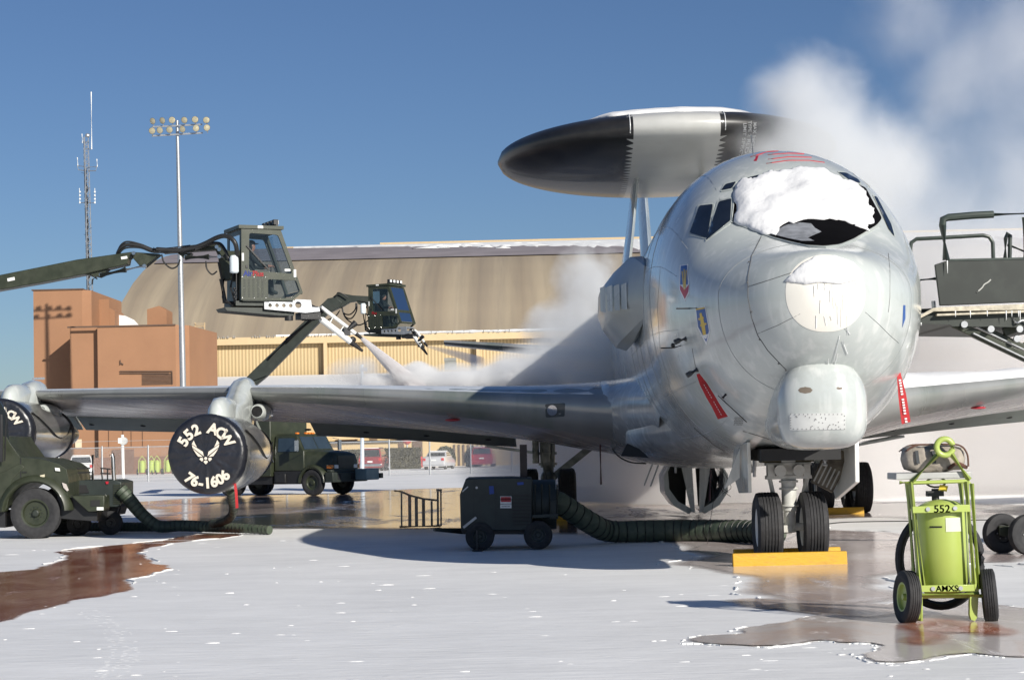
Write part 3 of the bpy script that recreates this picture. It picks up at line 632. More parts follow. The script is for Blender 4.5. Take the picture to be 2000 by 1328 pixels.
for s in (-1, 1):
    sx = [1.2 + k * 21 / 30 for k in range(31)]
    mk = lambda a, b, o=0., X=sx, n=14: MB().loft([[Vector((s * x, y, z)) for y, z in foil(x, a(x), b(x), n, o)] for x in X])
    wg = mk(lambda x: cle(x) - .003, lambda x: .80).build('wing', UWING, AC, local=True, smooth=50)
    le_ = mk(lambda x: 0, cle, .004); le_.build('leading_edge', LEM, wg, local=True, smooth=50)
    if s < 0: LBV = BVHTree.FromPolygons([AM @ v for v in le_.v], le_.f); LW = wg
    fp = MB()
    X = [4.1 + k * 5.2 / 8 for k in range(9)]
    for X in ([4.15 + k * 5.0 / 8 for k in range(9)], [10.6 + k * 5.0 / 8 for k in range(9)], [15.7 + k * 6 / 8 for k in range(9)]):
        fp.loft([[Vector((s * x, gLE(x) + (gTE(x) - gLE(x)) * c, gzL(x) + (gzT(x) - gzL(x)) * .8 + dz)) for c, dz in ((.80, .08), (.795, -.10), (.98, -.42), (.99, -.38))] for x in X])
    fp.build('flap', FLAP, wg, local=True, smooth=30)
    fs_ = MB()
    for k in range(9):
        x = 4.8 + 1.5 * k; y = gLE(x) + (gTE(x) - gLE(x)) * .9; fs_.ell((s * x, y, gzL(x) + (gzT(x) - gzL(x)) * .8 - .275), .09, .10, .03, 8, 4)
    fs_.build('hinge_cap', BLK, wg, local=True)
    MB().ell((s * 5.3, gLE(5.3) + .9, gzL(5.3) - .40), .16, .10, .03, 10, 5).build('red_marking', REDP, wg, local=True)
    # fuselage side fillet
    fl_ = []
    for x, kt, dl in ((1.45, 1.12, 1.1), (1.7, 1.08, .75), (1.9, 1.05, .42), (2.05, 1.025, .2), (2.2, 1.01, .06), (2.35, 1.0, .0)):
        q = foil(max(x, 1.3), 0, .9, 14, .006); zl = gzL(x); Lx = gLE(x)
        fl_.append([Vector((s * x, y - dl * max(0, 1 - (y - Lx) / 4.0), zl + .02 + (z - zl) * kt)) for y, z in q])
    MB().loft(fl_).build('wing_fillet', SKIN2, AC, local=True, smooth=80)
    ft = MB()
    sp0 = .0 if s < 0 else .13
    if s > 0:
        ft.loft([[Vector((s * x, y, z + sp0 * (.6 + .5 * noise.noise(Vector((x * 1.3, i * .4, 0)))) * (1 if 0 < i < 14 else .3))) for i, (y, z) in enumerate(foil(x, .012, .75, 7)[:8][::-1] and [foil(x, 0.012, .75, 14)[j] for j in range(15)])] + [Vector((s * x, y, z - .01)) for y, z in [foil(x, .012, .75, 14)[j] for j in range(14, -1, -1)]] for x in [1.9 + k * .55 for k in range(37)]])
        q = ft.build('snow_layer', SN2, wg, local=True, smooth=70); q['label'] = 'white snow lying along the top of the wing'
    else:
        ft.loft([[Vector((s * x, y, z + .012)) for y, z in [foil(x, .022, .6, 14)[j] for j in range(15)]] + [Vector((s * x, y, z - .01)) for y, z in [foil(x, .022, .6, 14)[j] for j in range(14, -1, -1)]] for x in [1.9 + k * .55 for k in range(37)]])
        ft.build('frost_layer', mat('wet_frost', (.62, .65, .68), .3, var=.1), wg, local=True, smooth=70)
# landing light in the wing root, wing tip vane
ll_ = skin_patch(rounded([(1065, 789), (1104, 787), (1103, 813), (1066, 815)], 3), .002, .004, 8, bv=LBV).build('landing_light', mat('light_recess', (.07, .08, .08), .3), LW)
skin_patch([(1079 + 10 * math.cos(k / 14 * math.tau), 801 + 10 * math.sin(k / 14 * math.tau)) for k in range(14)], .007, .003, 5, bv=LBV).build('lens', CHR, ll_)
# engines ----------------------------------------------------------
NAC = mat('nacelle_metal', (.60, .60, .57), .20, .85, var=.1, scale=2, rvar=.08, dirt=(.40, .38, .32), dscale=1.3, damt=.5)
for s, nm in ((-1, 'right'), (1, 'left')):
    for (x, y0, zc_, k) in ((10.0, 14.4, 1.70, 1.0), (15.75, 19.9, 2.27, 1.0)):
        lenN = 4.4
        prof = [(.0, .66), (-.03, .70), (.02, .735), (.25, .765), (1.3, .775), (2.2, .765), (3.2, .70), (4.0, .61), (4.35, .56)]
        nb = MB().lathe((s * x, y0, zc_), (0, 1, 0), prof, 48)
        ng = nb.build('engine_nacelle', NAC, AC, local=True, smooth=50)
        MB().lathe((s * x, y0 + 4.30, zc_), (0, 1, 0), [(0, .58), (.12, .60), (.3, .56), (.35, .5)], 32).build('tail_cover', mat('black_vinyl', (.012, .013, .018), .36, var=.3, bump=1., bscale=6, spec=.7), ng, local=True)
        MB().lathe((s * x, y0 + 4.6, zc_), (0, 1, 0), [(0, .45), (1.0, .35), (1.8, .22)], 24).build('exhaust_pipe', SKIN2, ng, local=True)
        # turbo-compressor scoop hump
        hp = MB().loft([[Vector((s * x + a * w_ * 1.0, y0 + t, zc_ + b)) for a, b in ((-1, .5), (-1, h_ * .55), (-.8, h_ * .85), (-.45, h_ * .98), (0, h_), (.45, h_ * .98), (.8, h_ * .85), (1, h_ * .55), (1, .5))] for t, w_, h_ in ((.55, .04, .70), (.62, .15, .92), (.8, .22, 1.06), (1.1, .25, 1.14), (1.6, .25, 1.16), (2.6, .24, 1.1), (3.4, .15, .9))])
        hp.build('scoop_hump', SKIN, ng, local=True, smooth=70)
        xl = gLE(x); zL = gzL(x); tt = gth(x)
        py = MB()
        for_ = []
        # sections from nacelle top up to the wing: front edge curve
        sec = [(zc_ + .45, y0 + .9, y0 + 4.7, .34), (zc_ + .74, y0 + 1.2, y0 + 5.2, .27), (zc_ + .95, y0 + 1.7, y0 + 5.6, .26), (zL - .25, xl - 1.15, xl + 2.2, .27), (zL - .05, xl - .65, xl + 2.2, .26), (zL + .12, xl - .30, xl + 1.6, .24), (zL + .24, xl + .02, xl + 1.4, .19), (zL + .31, xl + .35, xl + 1.1, .10), (zL + .33, xl + .55, xl + .9, .03)]
        rg = []
        for z, a, b, hw in sec:
            L_ = b - a; q = [(0, 0), (.02, .45), (.07, .8), (.18, 1), (.5, 1), (.8, .7), (1, .1)]
            rg.append([Vector((s * x + hw * h_, a + L_ * c, z)) for c, h_ in q] + [Vector((s * x - hw * h_, a + L_ * c, z)) for c, h_ in q[::-1]])
        py.loft(rg); py.build('pylon', SKIN, AC, local=True, smooth=70)
        mb = MB(); mb.lathe((s * (x - .40), xl - .3, zL - .44), (0, 1, 0), [(0, .08), (.0, .13), (.05, .155), (.6, .2), (1.3, .17), (1.6, .08)], 20)
        fz = mb.build('exhaust_fairing', SKIN, AC, local=True, smooth=50)
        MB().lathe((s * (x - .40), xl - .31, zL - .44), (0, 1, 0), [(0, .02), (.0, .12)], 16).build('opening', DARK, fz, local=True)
        mb = MB()
        if s < 0:
            # strap running along the nacelle
            pts = []
            for k_ in range(14):
                t = k_ / 13; ang = R(35) + R(-55) * math.sin(t * math.pi * .9) * .8; yy = y0 + .35 + 4.0 * t; rr = .79 - .2 * max(0, t - .35) / .65
                pts.append(Vector((s * x + math.cos(ang) * rr, yy, zc_ + math.sin(ang) * rr)))
            mb.tube(pts, .022, 6); mb.build('strap', BLK, ng, local=True)
# rotodome ---------------------------------------------------------
DY, DZ, DR, DH = 28.4, 9.43, 4.57, .77
def dome_piece(x0, x1, off=0., zmin=None, n=26, nv=40):
    rg = []
    for i in range(n + 1):
        x = x0 + (x1 - x0) * i / n; x = max(-DR * .9995, min(DR * .9995, x)); c = math.sqrt(1 - (x / DR) ** 2); ry, rz = DR * c, DH * c ** .85
        r = []
        for k in range(nv):
            a = 2 * math.pi * k / nv; ca, sa = math.cos(a), math.sin(a)
            r.append(Vector((x, DY + (ry + off) * math.copysign(abs(ca) ** 1.0, ca), DZ + (rz + off) * math.copysign(abs(sa) ** .9, sa))))
        rg.append(r)
    return MB().loft(rg)
def dome_mat():
    m = bpy.data.materials.new('black_radome'); m.use_nodes = True; t = m.node_tree; p = t.nodes['Principled BSDF']; L = t.links.new
    tc = nn(t, 'ShaderNodeTexCoord'); sx = nn(t, 'ShaderNodeSeparateXYZ'); L(tc.outputs['Object'], sx.inputs[0])
    ab = nn(t, 'ShaderNodeMath', operation='ABSOLUTE'); L(sx.outputs[0], ab.inputs[0])
    fy = nn(t, 'ShaderNodeMath', operation='MULTIPLY'); L(sx.outputs[1], fy.inputs[0]); fy.inputs[1].default_value = 3.4
    pp = nn(t, 'ShaderNodeMath', operation='PINGPONG'); L(fy.outputs[0], pp.inputs[0]); pp.inputs[1].default_value = .5
    sc_ = nn(t, 'ShaderNodeMath', operation='MULTIPLY_ADD'); L(pp.outputs[0], sc_.inputs[0]); sc_.inputs[1].default_value = .42; sc_.inputs[2].default_value = 1.04
    lt = nn(t, 'ShaderNodeMath', operation='LESS_THAN'); L(ab.outputs[0], lt.inputs[0]); L(sc_.outputs[0], lt.inputs[1])
    fr = nn(t, 'ShaderNodeMath', operation='GREATER_THAN'); L(sx.outputs[1], fr.inputs[0]); fr.inputs[1].default_value = DY - 4.15
    mu = nn(t, 'ShaderNodeMath', operation='MULTIPLY'); L(lt.outputs[0], mu.inputs[0]); L(fr.outputs[0], mu.inputs[1])
    n = nn(t, 'ShaderNodeTexNoise'); n.inputs['Scale'].default_value = 1.3; n.inputs['Detail'].default_value = 8; L(tc.outputs['Object'], n.inputs['Vector'])
    mr = nn(t, 'ShaderNodeMapRange'); L(n.outputs['Fac'], mr.inputs[0]); mr.inputs[1].default_value = .4; mr.inputs[2].default_value = .7
    c1 = nn(t, 'ShaderNodeMixRGB'); L(mr.outputs[0], c1.inputs[0]); c1.inputs[1].default_value = (.011, .011, .012, 1); c1.inputs[2].default_value = (.03, .028, .026, 1)
    c2 = nn(t, 'ShaderNodeMixRGB'); L(mu.outputs[0], c2.inputs[0]); L(c1.outputs[0], c2.inputs[1]); c2.inputs[2].default_value = (.42, .42, .40, 1)
    L(c2.outputs[0], p.inputs['Base Color']); p.inputs['Roughness'].default_value = .42; p.inputs['Coat Weight'].default_value = .15
    return m
DM = dome_mat()
DT = Matrix.Translation((0, DY, DZ)) @ Matrix.Rotation(R(-2.0), 4, 'X') @ Matrix.Rotation(R(-.6), 4, 'Y') @ Matrix.Translation((0, -DY, -DZ))
rd = dome_piece(-1.08, 1.08, n=10).xf(DT).build('rotodome', mat('dome_centre_paint', (.46, .46, .44), .35, var=.05, dirt=(.33, .32, .30), dscale=1.5, damt=.5, coat=.2), AC, local=True, smooth=50)
dome_piece(-DR, -1.081).xf(DT).build('radome_shell', DM, rd, local=True, smooth=50, label='black radome shell on the right side of the rotodome')
dome_piece(1.081, DR).xf(DT).build('radome_shell', DM, rd, local=True, smooth=50, label='black radome shell wrapped in steam')
ds = MB()
for x in (-1.16, 1.2):
    pts = []
    for k in range(-1, 12):
        a = R(180 + 6 - k * 5); c = math.sqrt(1 - (x / DR) ** 2); pts.append(DT @ Vector((x, DY + (DR * c + .004) * math.cos(a), DZ + (DH * c ** .85 + .004) * math.sin(a) ** .9 if math.sin(a) > 0 else DZ + (DH * c ** .85 + .004) * -abs(math.sin(a)) ** .9)))
    ds.tube(pts, .012, 5)
ds.build('edge_trim', WHP, rd, local=True)
# snow on the dome
rg = []
for i in range(33):
    x = -2.3 + 5.0 * i / 32; c = math.sqrt(max(0, 1 - (x / DR) ** 2)); top = []; bot = []
    lim = 58 - (30 * max(0, (x - 1.3) / 1.4)) - 22 * max(0, (-x - 1.5) / .8) + 6 * noise.noise(Vector((x * 2, 0, 3)))
    for k in range(15):
        a = R(90 + lim - (lim + 65) * k / 14); e = .15 * min(1, k / 3 + .15, (14 - k) / 2 + .15) * min(1, i / 3 + .1, (32 - i) / 3 + .1)
        sa = abs(math.sin(a)) ** .9
        top.append(DT @ Vector((x, DY + (DR * c + e * .2) * math.cos(a), DZ + DH * c ** .85 * sa + .01 + e))); bot.append(DT @ Vector((x, DY + DR * c * math.cos(a), DZ + DH * c ** .85 * sa - .02)))
    rg.append(top + bot[::-1])
MB().loft(rg).build('snow_layer', SN2, rd, local=True, smooth=80, label='white snow lying on top of the rotodome')
tx = MB()
for j, line in enumerate(('MAX HOIST', 'TYPE 2 BLDG', 'LIMIT SPEC')):
    x = 1.95 - .13 * j; z0 = -.28; c = math.sqrt(1 - (x / DR) ** 2)
    def ysurf(zz): sa = abs(zz) / (DH * c ** .85); return DY - DR * c * math.sqrt(max(0, 1 - min(1, sa ** (1 / .9)) ** 2)) - .008
    vs, fs = text_mesh(line, .115, .002, .001); tx.add([(x + v.y, ysurf(z0 - v.x), DZ + z0 - v.x) for v in vs], fs)
tx.xf(DT).build('stencil', WHP, rd, local=True, smooth=0)
for s in (-1, 1):
    q = []
    for z, x, a, b, hw in ((5.5, 1.34, 25.2, 31.0, .12), (7.2, 1.08, 26.2, 30.2, .09), (8.75, .86, 27.2, 29.5, .08)):
        L_ = b - a; q.append([Vector((s * (x + h_ * hw), a + L_ * c, z)) for c, h_ in ((0, 0), (.05, .7), (.2, 1), (.6, 1), (1, .05))] + [Vector((s * (x - h_ * hw), a + L_ * c, z)) for c, h_ in ((1, .05), (.6, 1), (.2, 1), (.05, .7))])
    MB().loft(q).build('rotodome_strut', SKIN, AC, local=True, smooth=40)
# tail surfaces
for s in (-1, 1):
    MB().loft([[Vector((s * x, a + (b - a) * c, z + t * h_)) for c, h_ in ((0, 0), (.04, .6), (.3, 1), (1, 0), (.3, -1), (.04, -.6))] for x, a, b, z, t in ((.5, 38.5, 43.5, 4.55, .25), (6.9, 42.5, 44.6, 5.35, .10))]).build('tailplane', LEM, AC, local=True, smooth=50)
MB().loft([[Vector((t * h_, a + (b - a) * c, z)) for c, h_ in ((0, 0), (.1, .8), (.3, 1), (1, 0), (.3, -1), (.1, -.8))] for a, b, z, t in ((36.5, 42.8, 5.6, .25), (41.5, 45, 12.3, .1))]).build('tail_fin', SKIN, AC, local=True, smooth=50)
# nose gear --------------------------------------------------------
GY = 4.2
ng = MB(); ng.cyl((0, GY, .42), (0, GY, 1.02), .085); ng.cyl((0, GY, .72), (0, GY, 1.14), .105, n=24)
for z in (.78, 1.02, 1.12): ng.cyl((0, GY, z), (0, GY, z + .03), .135, n=24)
ng.cyl((0, GY, .44), (0, GY, .54), .075); ng.cyl((-.42, GY, .495), (.42, GY, .495), .055)
ng.box(-.32, .32, GY - .08, GY + .12, 1.17, 1.22); ng.box(-.32, .32, GY - .08, GY + .12, 1.36, 1.40)
for x in (-.13, .13): ng.cyl((x, GY - .17, 1.29), (x, GY + .1, 1.29), .085, n=16)
ng.box(-.3, -.2, GY - .1, GY + .1, 1.2, 1.38); ng.box(.2, .3, GY - .1, GY + .1, 1.2, 1.38)
ng.box(-.10, .10, GY - .06, GY + .1, 1.12, 1.9); ng.bar((-.05, GY - .12, .52), (-.05, GY - .16, .42), .12, .05)
ng.bar((-.2, GY + .1, .9), (-.28, GY - .02, 1.25), .05, .05); ng.bar((.2, GY + .1, .9), (.28, GY - .02, 1.25), .05, .05)
GEARP = mat('gear_paint', (.50, .50, .47), .4, var=.1, dirt=(.25, .2, .14), dscale=6, damt=.5)
gear = ng.build('nose_gear', GEARP, AC, local=True, smooth=40, bev=.006)
for x in (-.315, .315):
    tyre(MB(), (x, GY, .495), (1, 0, 0), .495, .36, .27, grooves=5, n=40).build('wheel', [RUB, WHT], gear, local=True, smooth=40)
mb = MB(); mb.box(-.36, .36, GY - .05, GY + .5, 1.40, 1.62); mb.bar((-.3, GY - .2, 1.55), (.1, GY - .15, 1.75), .12, .06); mb.bar((.3, GY - .2, 1.5), (-.05, GY - .1, 1.72), .10, .05)
mb.build('gear_housing', mat('oily_brown', (.07, .06, .03), .45, var=.4, scale=8), gear, local=True, bev=.02)
mb = MB(); mb.box(-.50, .58, 3.1, 5.4, 1.44, 1.60); mb.build('wheel_well', DARK, AC, local=True)  # solid black box in place of the shaded open well
# light cluster frame beside the strut
mb = MB(); c = Vector((.62, GY - .1, 1.32)); Rm = Matrix.Translation((.62, GY + .1, 1.30)) @ Matrix.Rotation(R(28), 4, 'Y')
m2 = MB(); m2.box(-.17, .17, 0, .1, -.30, .30); m2.xf(Rm)
hy = m2.build('actuator_box', mat('grimy_metal', (.14, .12, .09), .5, .3, var=.5, scale=9), AC, local=True, bev=.01)
m2 = MB()
for k in range(5): m2.box(-.15 + .065 * k, -.13 + .065 * k, -.012, 0, -.27, .02)
m2.xf(Rm).build('rib', GEARP, hy, local=True)
mb.tube([(.45, GY - .3, 1.70), (.47, GY - .35, 1.52), (.60, GY - .3, 1.56), (.74, GY - .25, 1.60), (.80, GY - .2, 1.68)], .022, 8); mb.cyl((.47, GY - .35, 1.66), (.47, GY - .35, 1.35), .02)
for z in (1.48, 1.42, 1.36): mb.ell((.47, GY - .35, z), .035, .035, .02, 8, 5)
mb.build('hydraulic_line', GALV, AC, local=True)
# doors
dn = MB().prism([(-.62, GY - .95, 1.70), (-.62, GY + .9, 1.62), (-.66, GY + .9, 1.30), (-.64, GY + .2, .98), (-.58, GY - .55, 1.0)], (-.05, 0, 0)).build('gear_door', SKIN, AC, local=True, bev=.01)
MB().prism([(-.70, GY - .3, 1.62), (-.92, GY - .1, 1.05), (-.70, GY - .15, 1.2)], (0, .04, 0)).build('gear_door', SKIN, AC, local=True, bev=.005)
MB().prism([(.80, GY - .9, 1.72), (.82, GY + .8, 1.60), (.70, GY + .8, 1.20), (.66, GY + .1, .86), (.80, GY - .85, 1.12)], (.06, 0, 0)).build('gear_door', WHT, AC, local=True, bev=.01)
# main gear ---------------------------------------------------------
MY = 22.2
for s in (-1, 1):
    mb = MB(); x = s * 3.4
    mb.cyl((x, MY, .55), (x, MY, 1.35), .12, n=20); mb.cyl((x, MY, 1.2), (x, MY, 2.3), .17, .2, n=20); mb.cyl((x - s * -.28, MY, 1.3), (x - s * -.28, MY, 2.3), .08)
    for z in (1.25, 1.5, 1.8): mb.cyl((x, MY, z), (x, MY, z + .06), .22, n=20)
    mb.bar((x, MY - .72, .59), (x, MY + .72, .59), .2, .24); mb.ell((x, MY - .1, .95), .18, .2, .2)
    for y in (-.72, .72): mb.cyl((x - .5, MY + y, .585), (x + .5, MY + y, .585), .08)
    mb.bar((x - s * .1, MY, .95), (x - s * 1.15, MY - .1, 1.75), .14, .16); mb.bar((x + .1, MY - .2, 1.0), (x + .16, MY - .25, 2.0), .05, .05)
    mb.tube([(x - .1, MY - .2, 2.0), (x - .16, MY - .3, 1.4), (x - .05, MY - .3, 1.0), (x - .1, MY - .8, .7)], .02, 6)
    g_ = mb.build('main_gear', mat('gear_metal', (.20, .20, .17), .4, .3, var=.4, scale=7), AC, local=True, smooth=40, bev=.006)
    for y in (-.72, .72):
        for a in (-.44, .44): tyre(MB(), (x + a, MY + y, .585), (1, 0, 0), .585, .41, .30, grooves=5, n=36).build('wheel', [RUB, GALV], g_, local=True, smooth=40)
    mb = MB(); mb.prism([(s * 3.7, MY - .6, 2.25), (s * 4.6, MY - .6, 1.62), (s * 4.72, MY - .6, 1.64), (s * 3.8, MY - .6, 2.3)], (0, 1.3, 0)) if 0 else mb.bar((s * 3.75, MY - .3, 1.56), (s * 4.85, MY - .3, 1.74), 1.2, .06)
    mb.build('strut_door', SKIN, AC, local=True, bev=.01)
# clamshell body gear doors
for s in (-1, 1):
    q = [(.12, 1.38), (.20, 1.0), (.32, .60), (.30, .35), (.06, .10)]
    cur = [(.52, 1.32), (.74, .95), (.72, .55), (.52, .26), (.18, .07)]
    MB().prism([(s * a, 21.1, b) for a, b in cur] + [(s * (a - .10), 21.1, b + .10) for a, b in cur[::-1][:-1]] , (0, 2.0, 0)).build('wheel_door', SKIN, AC, local=True, smooth=50)
    MB().prism([(s * .10, 21.0, 1.4), (s * .38, 21.0, 1.4), (s * .14, 21.0, .12), (s * .05, 21.0, .10)], (0, .10, 0)).build('wheel_door', SKIN2, AC, local=True)
    MB().prism([(s * .10, 22.6, 1.35), (s * .50, 22.6, 1.30), (s * .64, 22.6, .85), (s * .55, 22.6, .45), (s * .15, 22.6, .15)], (0, .05, 0)).build('wheel_door', mat('door_interior_shade', (.05, .05, .045), .6), AC, local=True)  # dark panel added behind the doors, painting their interior shade
    mb = MB(); mb.bar((s * .95, 21.0, 1.35), (s * 1.2, 21.0, .75), .09, .03); mb.bar((s * .8, 21.1, 1.35), (s * 1.05, 21.1, .72), .09, .03); mb.build('door_link', GALV, AC, local=True)
# masts, drains and blades under the belly
for q_ in ([at(1172, 868, 36), at(1174, 946, 36)], [at(1388, 918, 31), at(1386, 978, 31)]): MB().tube(q_, .021, 6).build('drain_mast', mat('dark_red', (.06, .012, .012), .5), AC)
mb = MB(); mb.tube(spline([at(1192, 868, 37), at(1205, 888, 37), at(1230, 902, 37), at(1262, 905, 37)]), .016, 6)
for k in range(7):
    a = at(1392 + 3 * k, 915, 29.5); mb.tube(spline([a, a + Vector((rn.uniform(-.1, .1), 0, -.15)), a + Vector((rn.uniform(-.1, .15), 0, -.3)), a + Vector((rn.uniform(-.1, .2), 0, -.42 + rn.uniform(-.1, .1)))], 5), .004, 4)
mb.tube(spline([at(1394, 975, 29), at(1390, 1000, 29), at(1384, 1040, 29), gp(1382, 1062), gp(1388, 1076), gp(1370, 1066)], 6), .004, 4)
mb.build('loose_wire', BLK, AC)
mb = MB()
for x, y in ((-.9, 14.5), (.0, 8.5), (.4, 12.5), (1.0, 18.)): mb.prism([(x, y, 1.42), (x, y + .35, 1.42), (x, y + .38, 1.12), (x, y + .2, 1.12)], (.03, 0, 0))
mb.build('blade_antenna', SKIN2, AC, local=True)
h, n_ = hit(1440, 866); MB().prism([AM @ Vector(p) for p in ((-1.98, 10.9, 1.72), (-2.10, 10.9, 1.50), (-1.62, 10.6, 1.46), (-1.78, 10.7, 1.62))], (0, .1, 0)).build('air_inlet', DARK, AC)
# engine covers (cloth lids strapped on the intakes)
VIN = MATS['black_vinyl']; LET = mat('cream_lettering', (.70, .64, .54), .6, var=.05)
def arc_text(mb, txt, c, rad, a0, a1, size, M, flip=False, m=0):
    n = len(txt)
    for i, chx in enumerate(txt):
        if chx == ' ': continue
        a = R(a0 + (a1 - a0) * i / (n - 1)); p = Vector((rad * math.cos(a), rad * math.sin(a), 0)); rot = a - math.pi / 2 + (math.pi if flip else 0)
        vs, fs = text_mesh(chx, size, .012, .004); Q = M @ Matrix.Translation(p) @ Matrix.Rotation(rot, 4, 'Z'); mb.add([Q @ v for v in vs], fs, m)
for (x, y0, zc_, lab, num) in ((10.0, 14.4, 1.70, 'round black engine cover lettered 552 ACW and 76-1606 with a winged emblem', 1), (15.75, 19.9, 2.27, 'black engine cover above the truck hood at the left edge', 0)):
    cw = AM @ Vector((-x - (.06 if num else 0), y0, zc_))
    t_ = thing('engine_cover', lab, 'engine cover', cw, -0.018 + (R(-4) if num else 0), 'black covers on the engine intakes')
    M = WM[t_]; rg = []
    prof = [(.20, .785), (.10, .79), (.02, .785), (-.05, .77), (-.09, .73), (-.10, .68), (-.10, .62), (-.10, .55), (-.10, .47), (-.10, .38), (-.10, .28), (-.10, .15), (-.10, .02)]
    n = 72
    for tt, rr in prof:
        rg.append([Vector((rr * (1 + (.008 * noise.noise(Vector((math.cos(2 * math.pi * k / n) * 5, math.sin(2 * math.pi * k / n) * 5, tt * 3))))) * math.cos(2 * math.pi * k / n), tt + (.018 * noise.noise(Vector((math.cos(2 * math.pi * k / n) * rr * 6, math.sin(2 * math.pi * k / n) * rr * 6, 1))) + .014 * noise.noise(Vector((k * .55, rr * 1.2, 3))) * min(1, rr * 3) if rr < .73 else 0), rr * math.sin(2 * math.pi * k / n))) for k in range(n)])
    cv = MB().loft(rg).build('lid', VIN, t_, local=True, smooth=70)
    P = Matrix.Translation((0, -.130, 0)) @ Matrix.Rotation(R(90), 4, 'X')
    tb = MB()
    if num:
        arc_text(tb, '552 ACW', None, .50, 150, 34, .29, P); arc_text(tb, '76-1606', None, .575, 234, 312, .28, P, True)
        tb.build('lettering', LET, cv, local=True, smooth=0)
        eb = MB()
        def poly(pp): eb.prism([P @ Vector((a, b, 0)) for a, b in pp], (0, .004, 0))
        for s in (-1, 1):
            for pp in ([(.235, .27), (.275, .20), (.17, .135), (.20, .19)], [(.27, .185), (.262, .13), (.03, -.045), (.045, -.015), (.055, .045)], [(.255, .11), (.20, .02), (.15, -.045), (.055, -.055)],
                       [(.055, -.075), (.105, -.07), (.125, -.10), (.075, -.145), (.05, -.115)]):
                poly([(s * a, b) for a, b in (pp if s > 0 else pp[::-1])])
        poly([(-.045, -.155), (-.03, -.13), (0, -.125), (.03, -.13), (.045, -.155), (0, -.20)])
        poly([(.03 * math.cos(k / 12 * math.tau), -.085 + .03 * math.sin(k / 12 * math.tau)) for k in range(12)])
        eb.build('winged_emblem', LET, cv, local=True, smooth=0)
    else:
        arc_text(tb, '552 ACW', None, .50, 148, 36, .25, P); tb.build('lettering', LET, cv, local=True, smooth=0)
# red warning streamers
def streamer(name, label, px, Y, wd, txt=True):
    mb = MB(); P = [at(a, b, Y) for a, b in px]; rg = []
    for i, p in enumerate(P):
        k = wd[i]; d = Vector((math.cos(.4 * i), .4 * math.sin(1.3 * i), 0)).normalized() if 0 else Vector((1, .25 * math.sin(i * 1.7), .25)).normalized()
        rg.append([p - d * k / 2, p + d * k / 2, p + d * k / 2 + Vector((0, .006, 0)), p - d * k / 2 + Vector((0, .006, 0))])
    mb.loft(rg); o = mb.build(name, [RED], smooth=40); tag(o, label, 'streamer', 'red streamers on the aircraft'); o = center(o)
    if txt:
        a, b = P[1], P[-1]; L = (b - a).length; q = MB(); d = (b - a).normalized(); n = int(L / .035)
        for k in range(n):
            if k % 7 == 6: continue
            c = a + (b - a) * ((k + .5) / n); q.bar(c - d * .011 - Vector((.0, .012, 0)), c + d * .011 - Vector((0, .012, 0)), .03, .004)
        q.build('lettering', WHP, o)
    return o
streamer('warning_streamer', 'red streamer with white lettering hanging down the left flank of the nose', [(1363, 730), (1374, 750), (1388, 775), (1398, 792), (1412, 816)], 24.6, [.04, .10, .11, .11, .14])
streamer('warning_streamer', 'red streamer hanging straight down beside the right edge of the nose', [(1755, 722), (1757, 740), (1762, 770), (1766, 800), (1770, 826)], 24.2, [.03, .07, .10, .11, .12])
streamer('warning_streamer', 'short red streamer tied to the probe over the lower shield', [(1341, 668), (1356, 664), (1368, 650), (1378, 640), (1381, 660)], 24.7, [.03, .04, .05, .07, .10], False)
streamer('warning_streamer', 'long narrow red streamer under the lettered engine cover', [(459, 944), (461, 960), (462, 975), (463, 992)], 37.2, [.05, .055, .055, .06], False)
# ---------------------------------------------------------------- hangar, blocks, mast, fence, cars
def stripes_mat(name, c1, c2, freq, rough=.6, axis=0, dirt=None, bumpd=.05, damt=.5, dscale=.6, dstretch=(1, 1, .2)):
    m = bpy.data.materials.new(name); m.use_nodes = True; t = m.node_tree; p = t.nodes['Principled BSDF']; L = t.links.new
    tc = nn(t, 'ShaderNodeTexCoord'); sx = nn(t, 'ShaderNodeSeparateXYZ'); L(tc.outputs['Object'], sx.inputs[0])
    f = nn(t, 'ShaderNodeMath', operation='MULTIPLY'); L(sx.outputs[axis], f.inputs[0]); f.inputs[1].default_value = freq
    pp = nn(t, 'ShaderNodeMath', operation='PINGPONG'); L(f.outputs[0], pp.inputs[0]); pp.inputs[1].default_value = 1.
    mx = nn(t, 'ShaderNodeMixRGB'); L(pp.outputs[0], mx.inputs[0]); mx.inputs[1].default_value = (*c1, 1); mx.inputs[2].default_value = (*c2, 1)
    o = mx.outputs[0]
    if dirt:
        mp = nn(t, 'ShaderNodeMapping'); mp.inputs['Scale'].default_value = dstretch; L(tc.outputs['Object'], mp.inputs[0])
        n = nn(t, 'ShaderNodeTexNoise'); n.inputs['Scale'].default_value = dscale; n.inputs['Detail'].default_value = 8; n.inputs['Roughness'].default_value = .65; L(mp.outputs[0], n.inputs['Vector'])
        mr = nn(t, 'ShaderNodeMapRange'); L(n.outputs['Fac'], mr.inputs[0]); mr.inputs[1].default_value = .4; mr.inputs[2].default_value = .7; mr.inputs[4].default_value = damt
        m2 = nn(t, 'ShaderNodeMixRGB'); L(mr.outputs[0], m2.inputs[0]); L(o, m2.inputs[1]); m2.inputs[2].default_value = (*dirt, 1); o = m2.outputs[0]
    L(o, p.inputs['Base Color']); p.inputs['Roughness'].default_value = rough
    bp = nn(t, 'ShaderNodeBump'); bp.inputs['Distance'].default_value = bumpd; bp.inputs['Strength'].default_value = .8; L(pp.outputs[0], bp.inputs['Height']); L(bp.outputs[0], p.inputs['Normal'])
    return m
TAN = mat('tan_wall', (.50, .37, .19), .7, var=.05, scale=.5, dirt=(.42, .31, .17), dscale=.4, damt=.5)
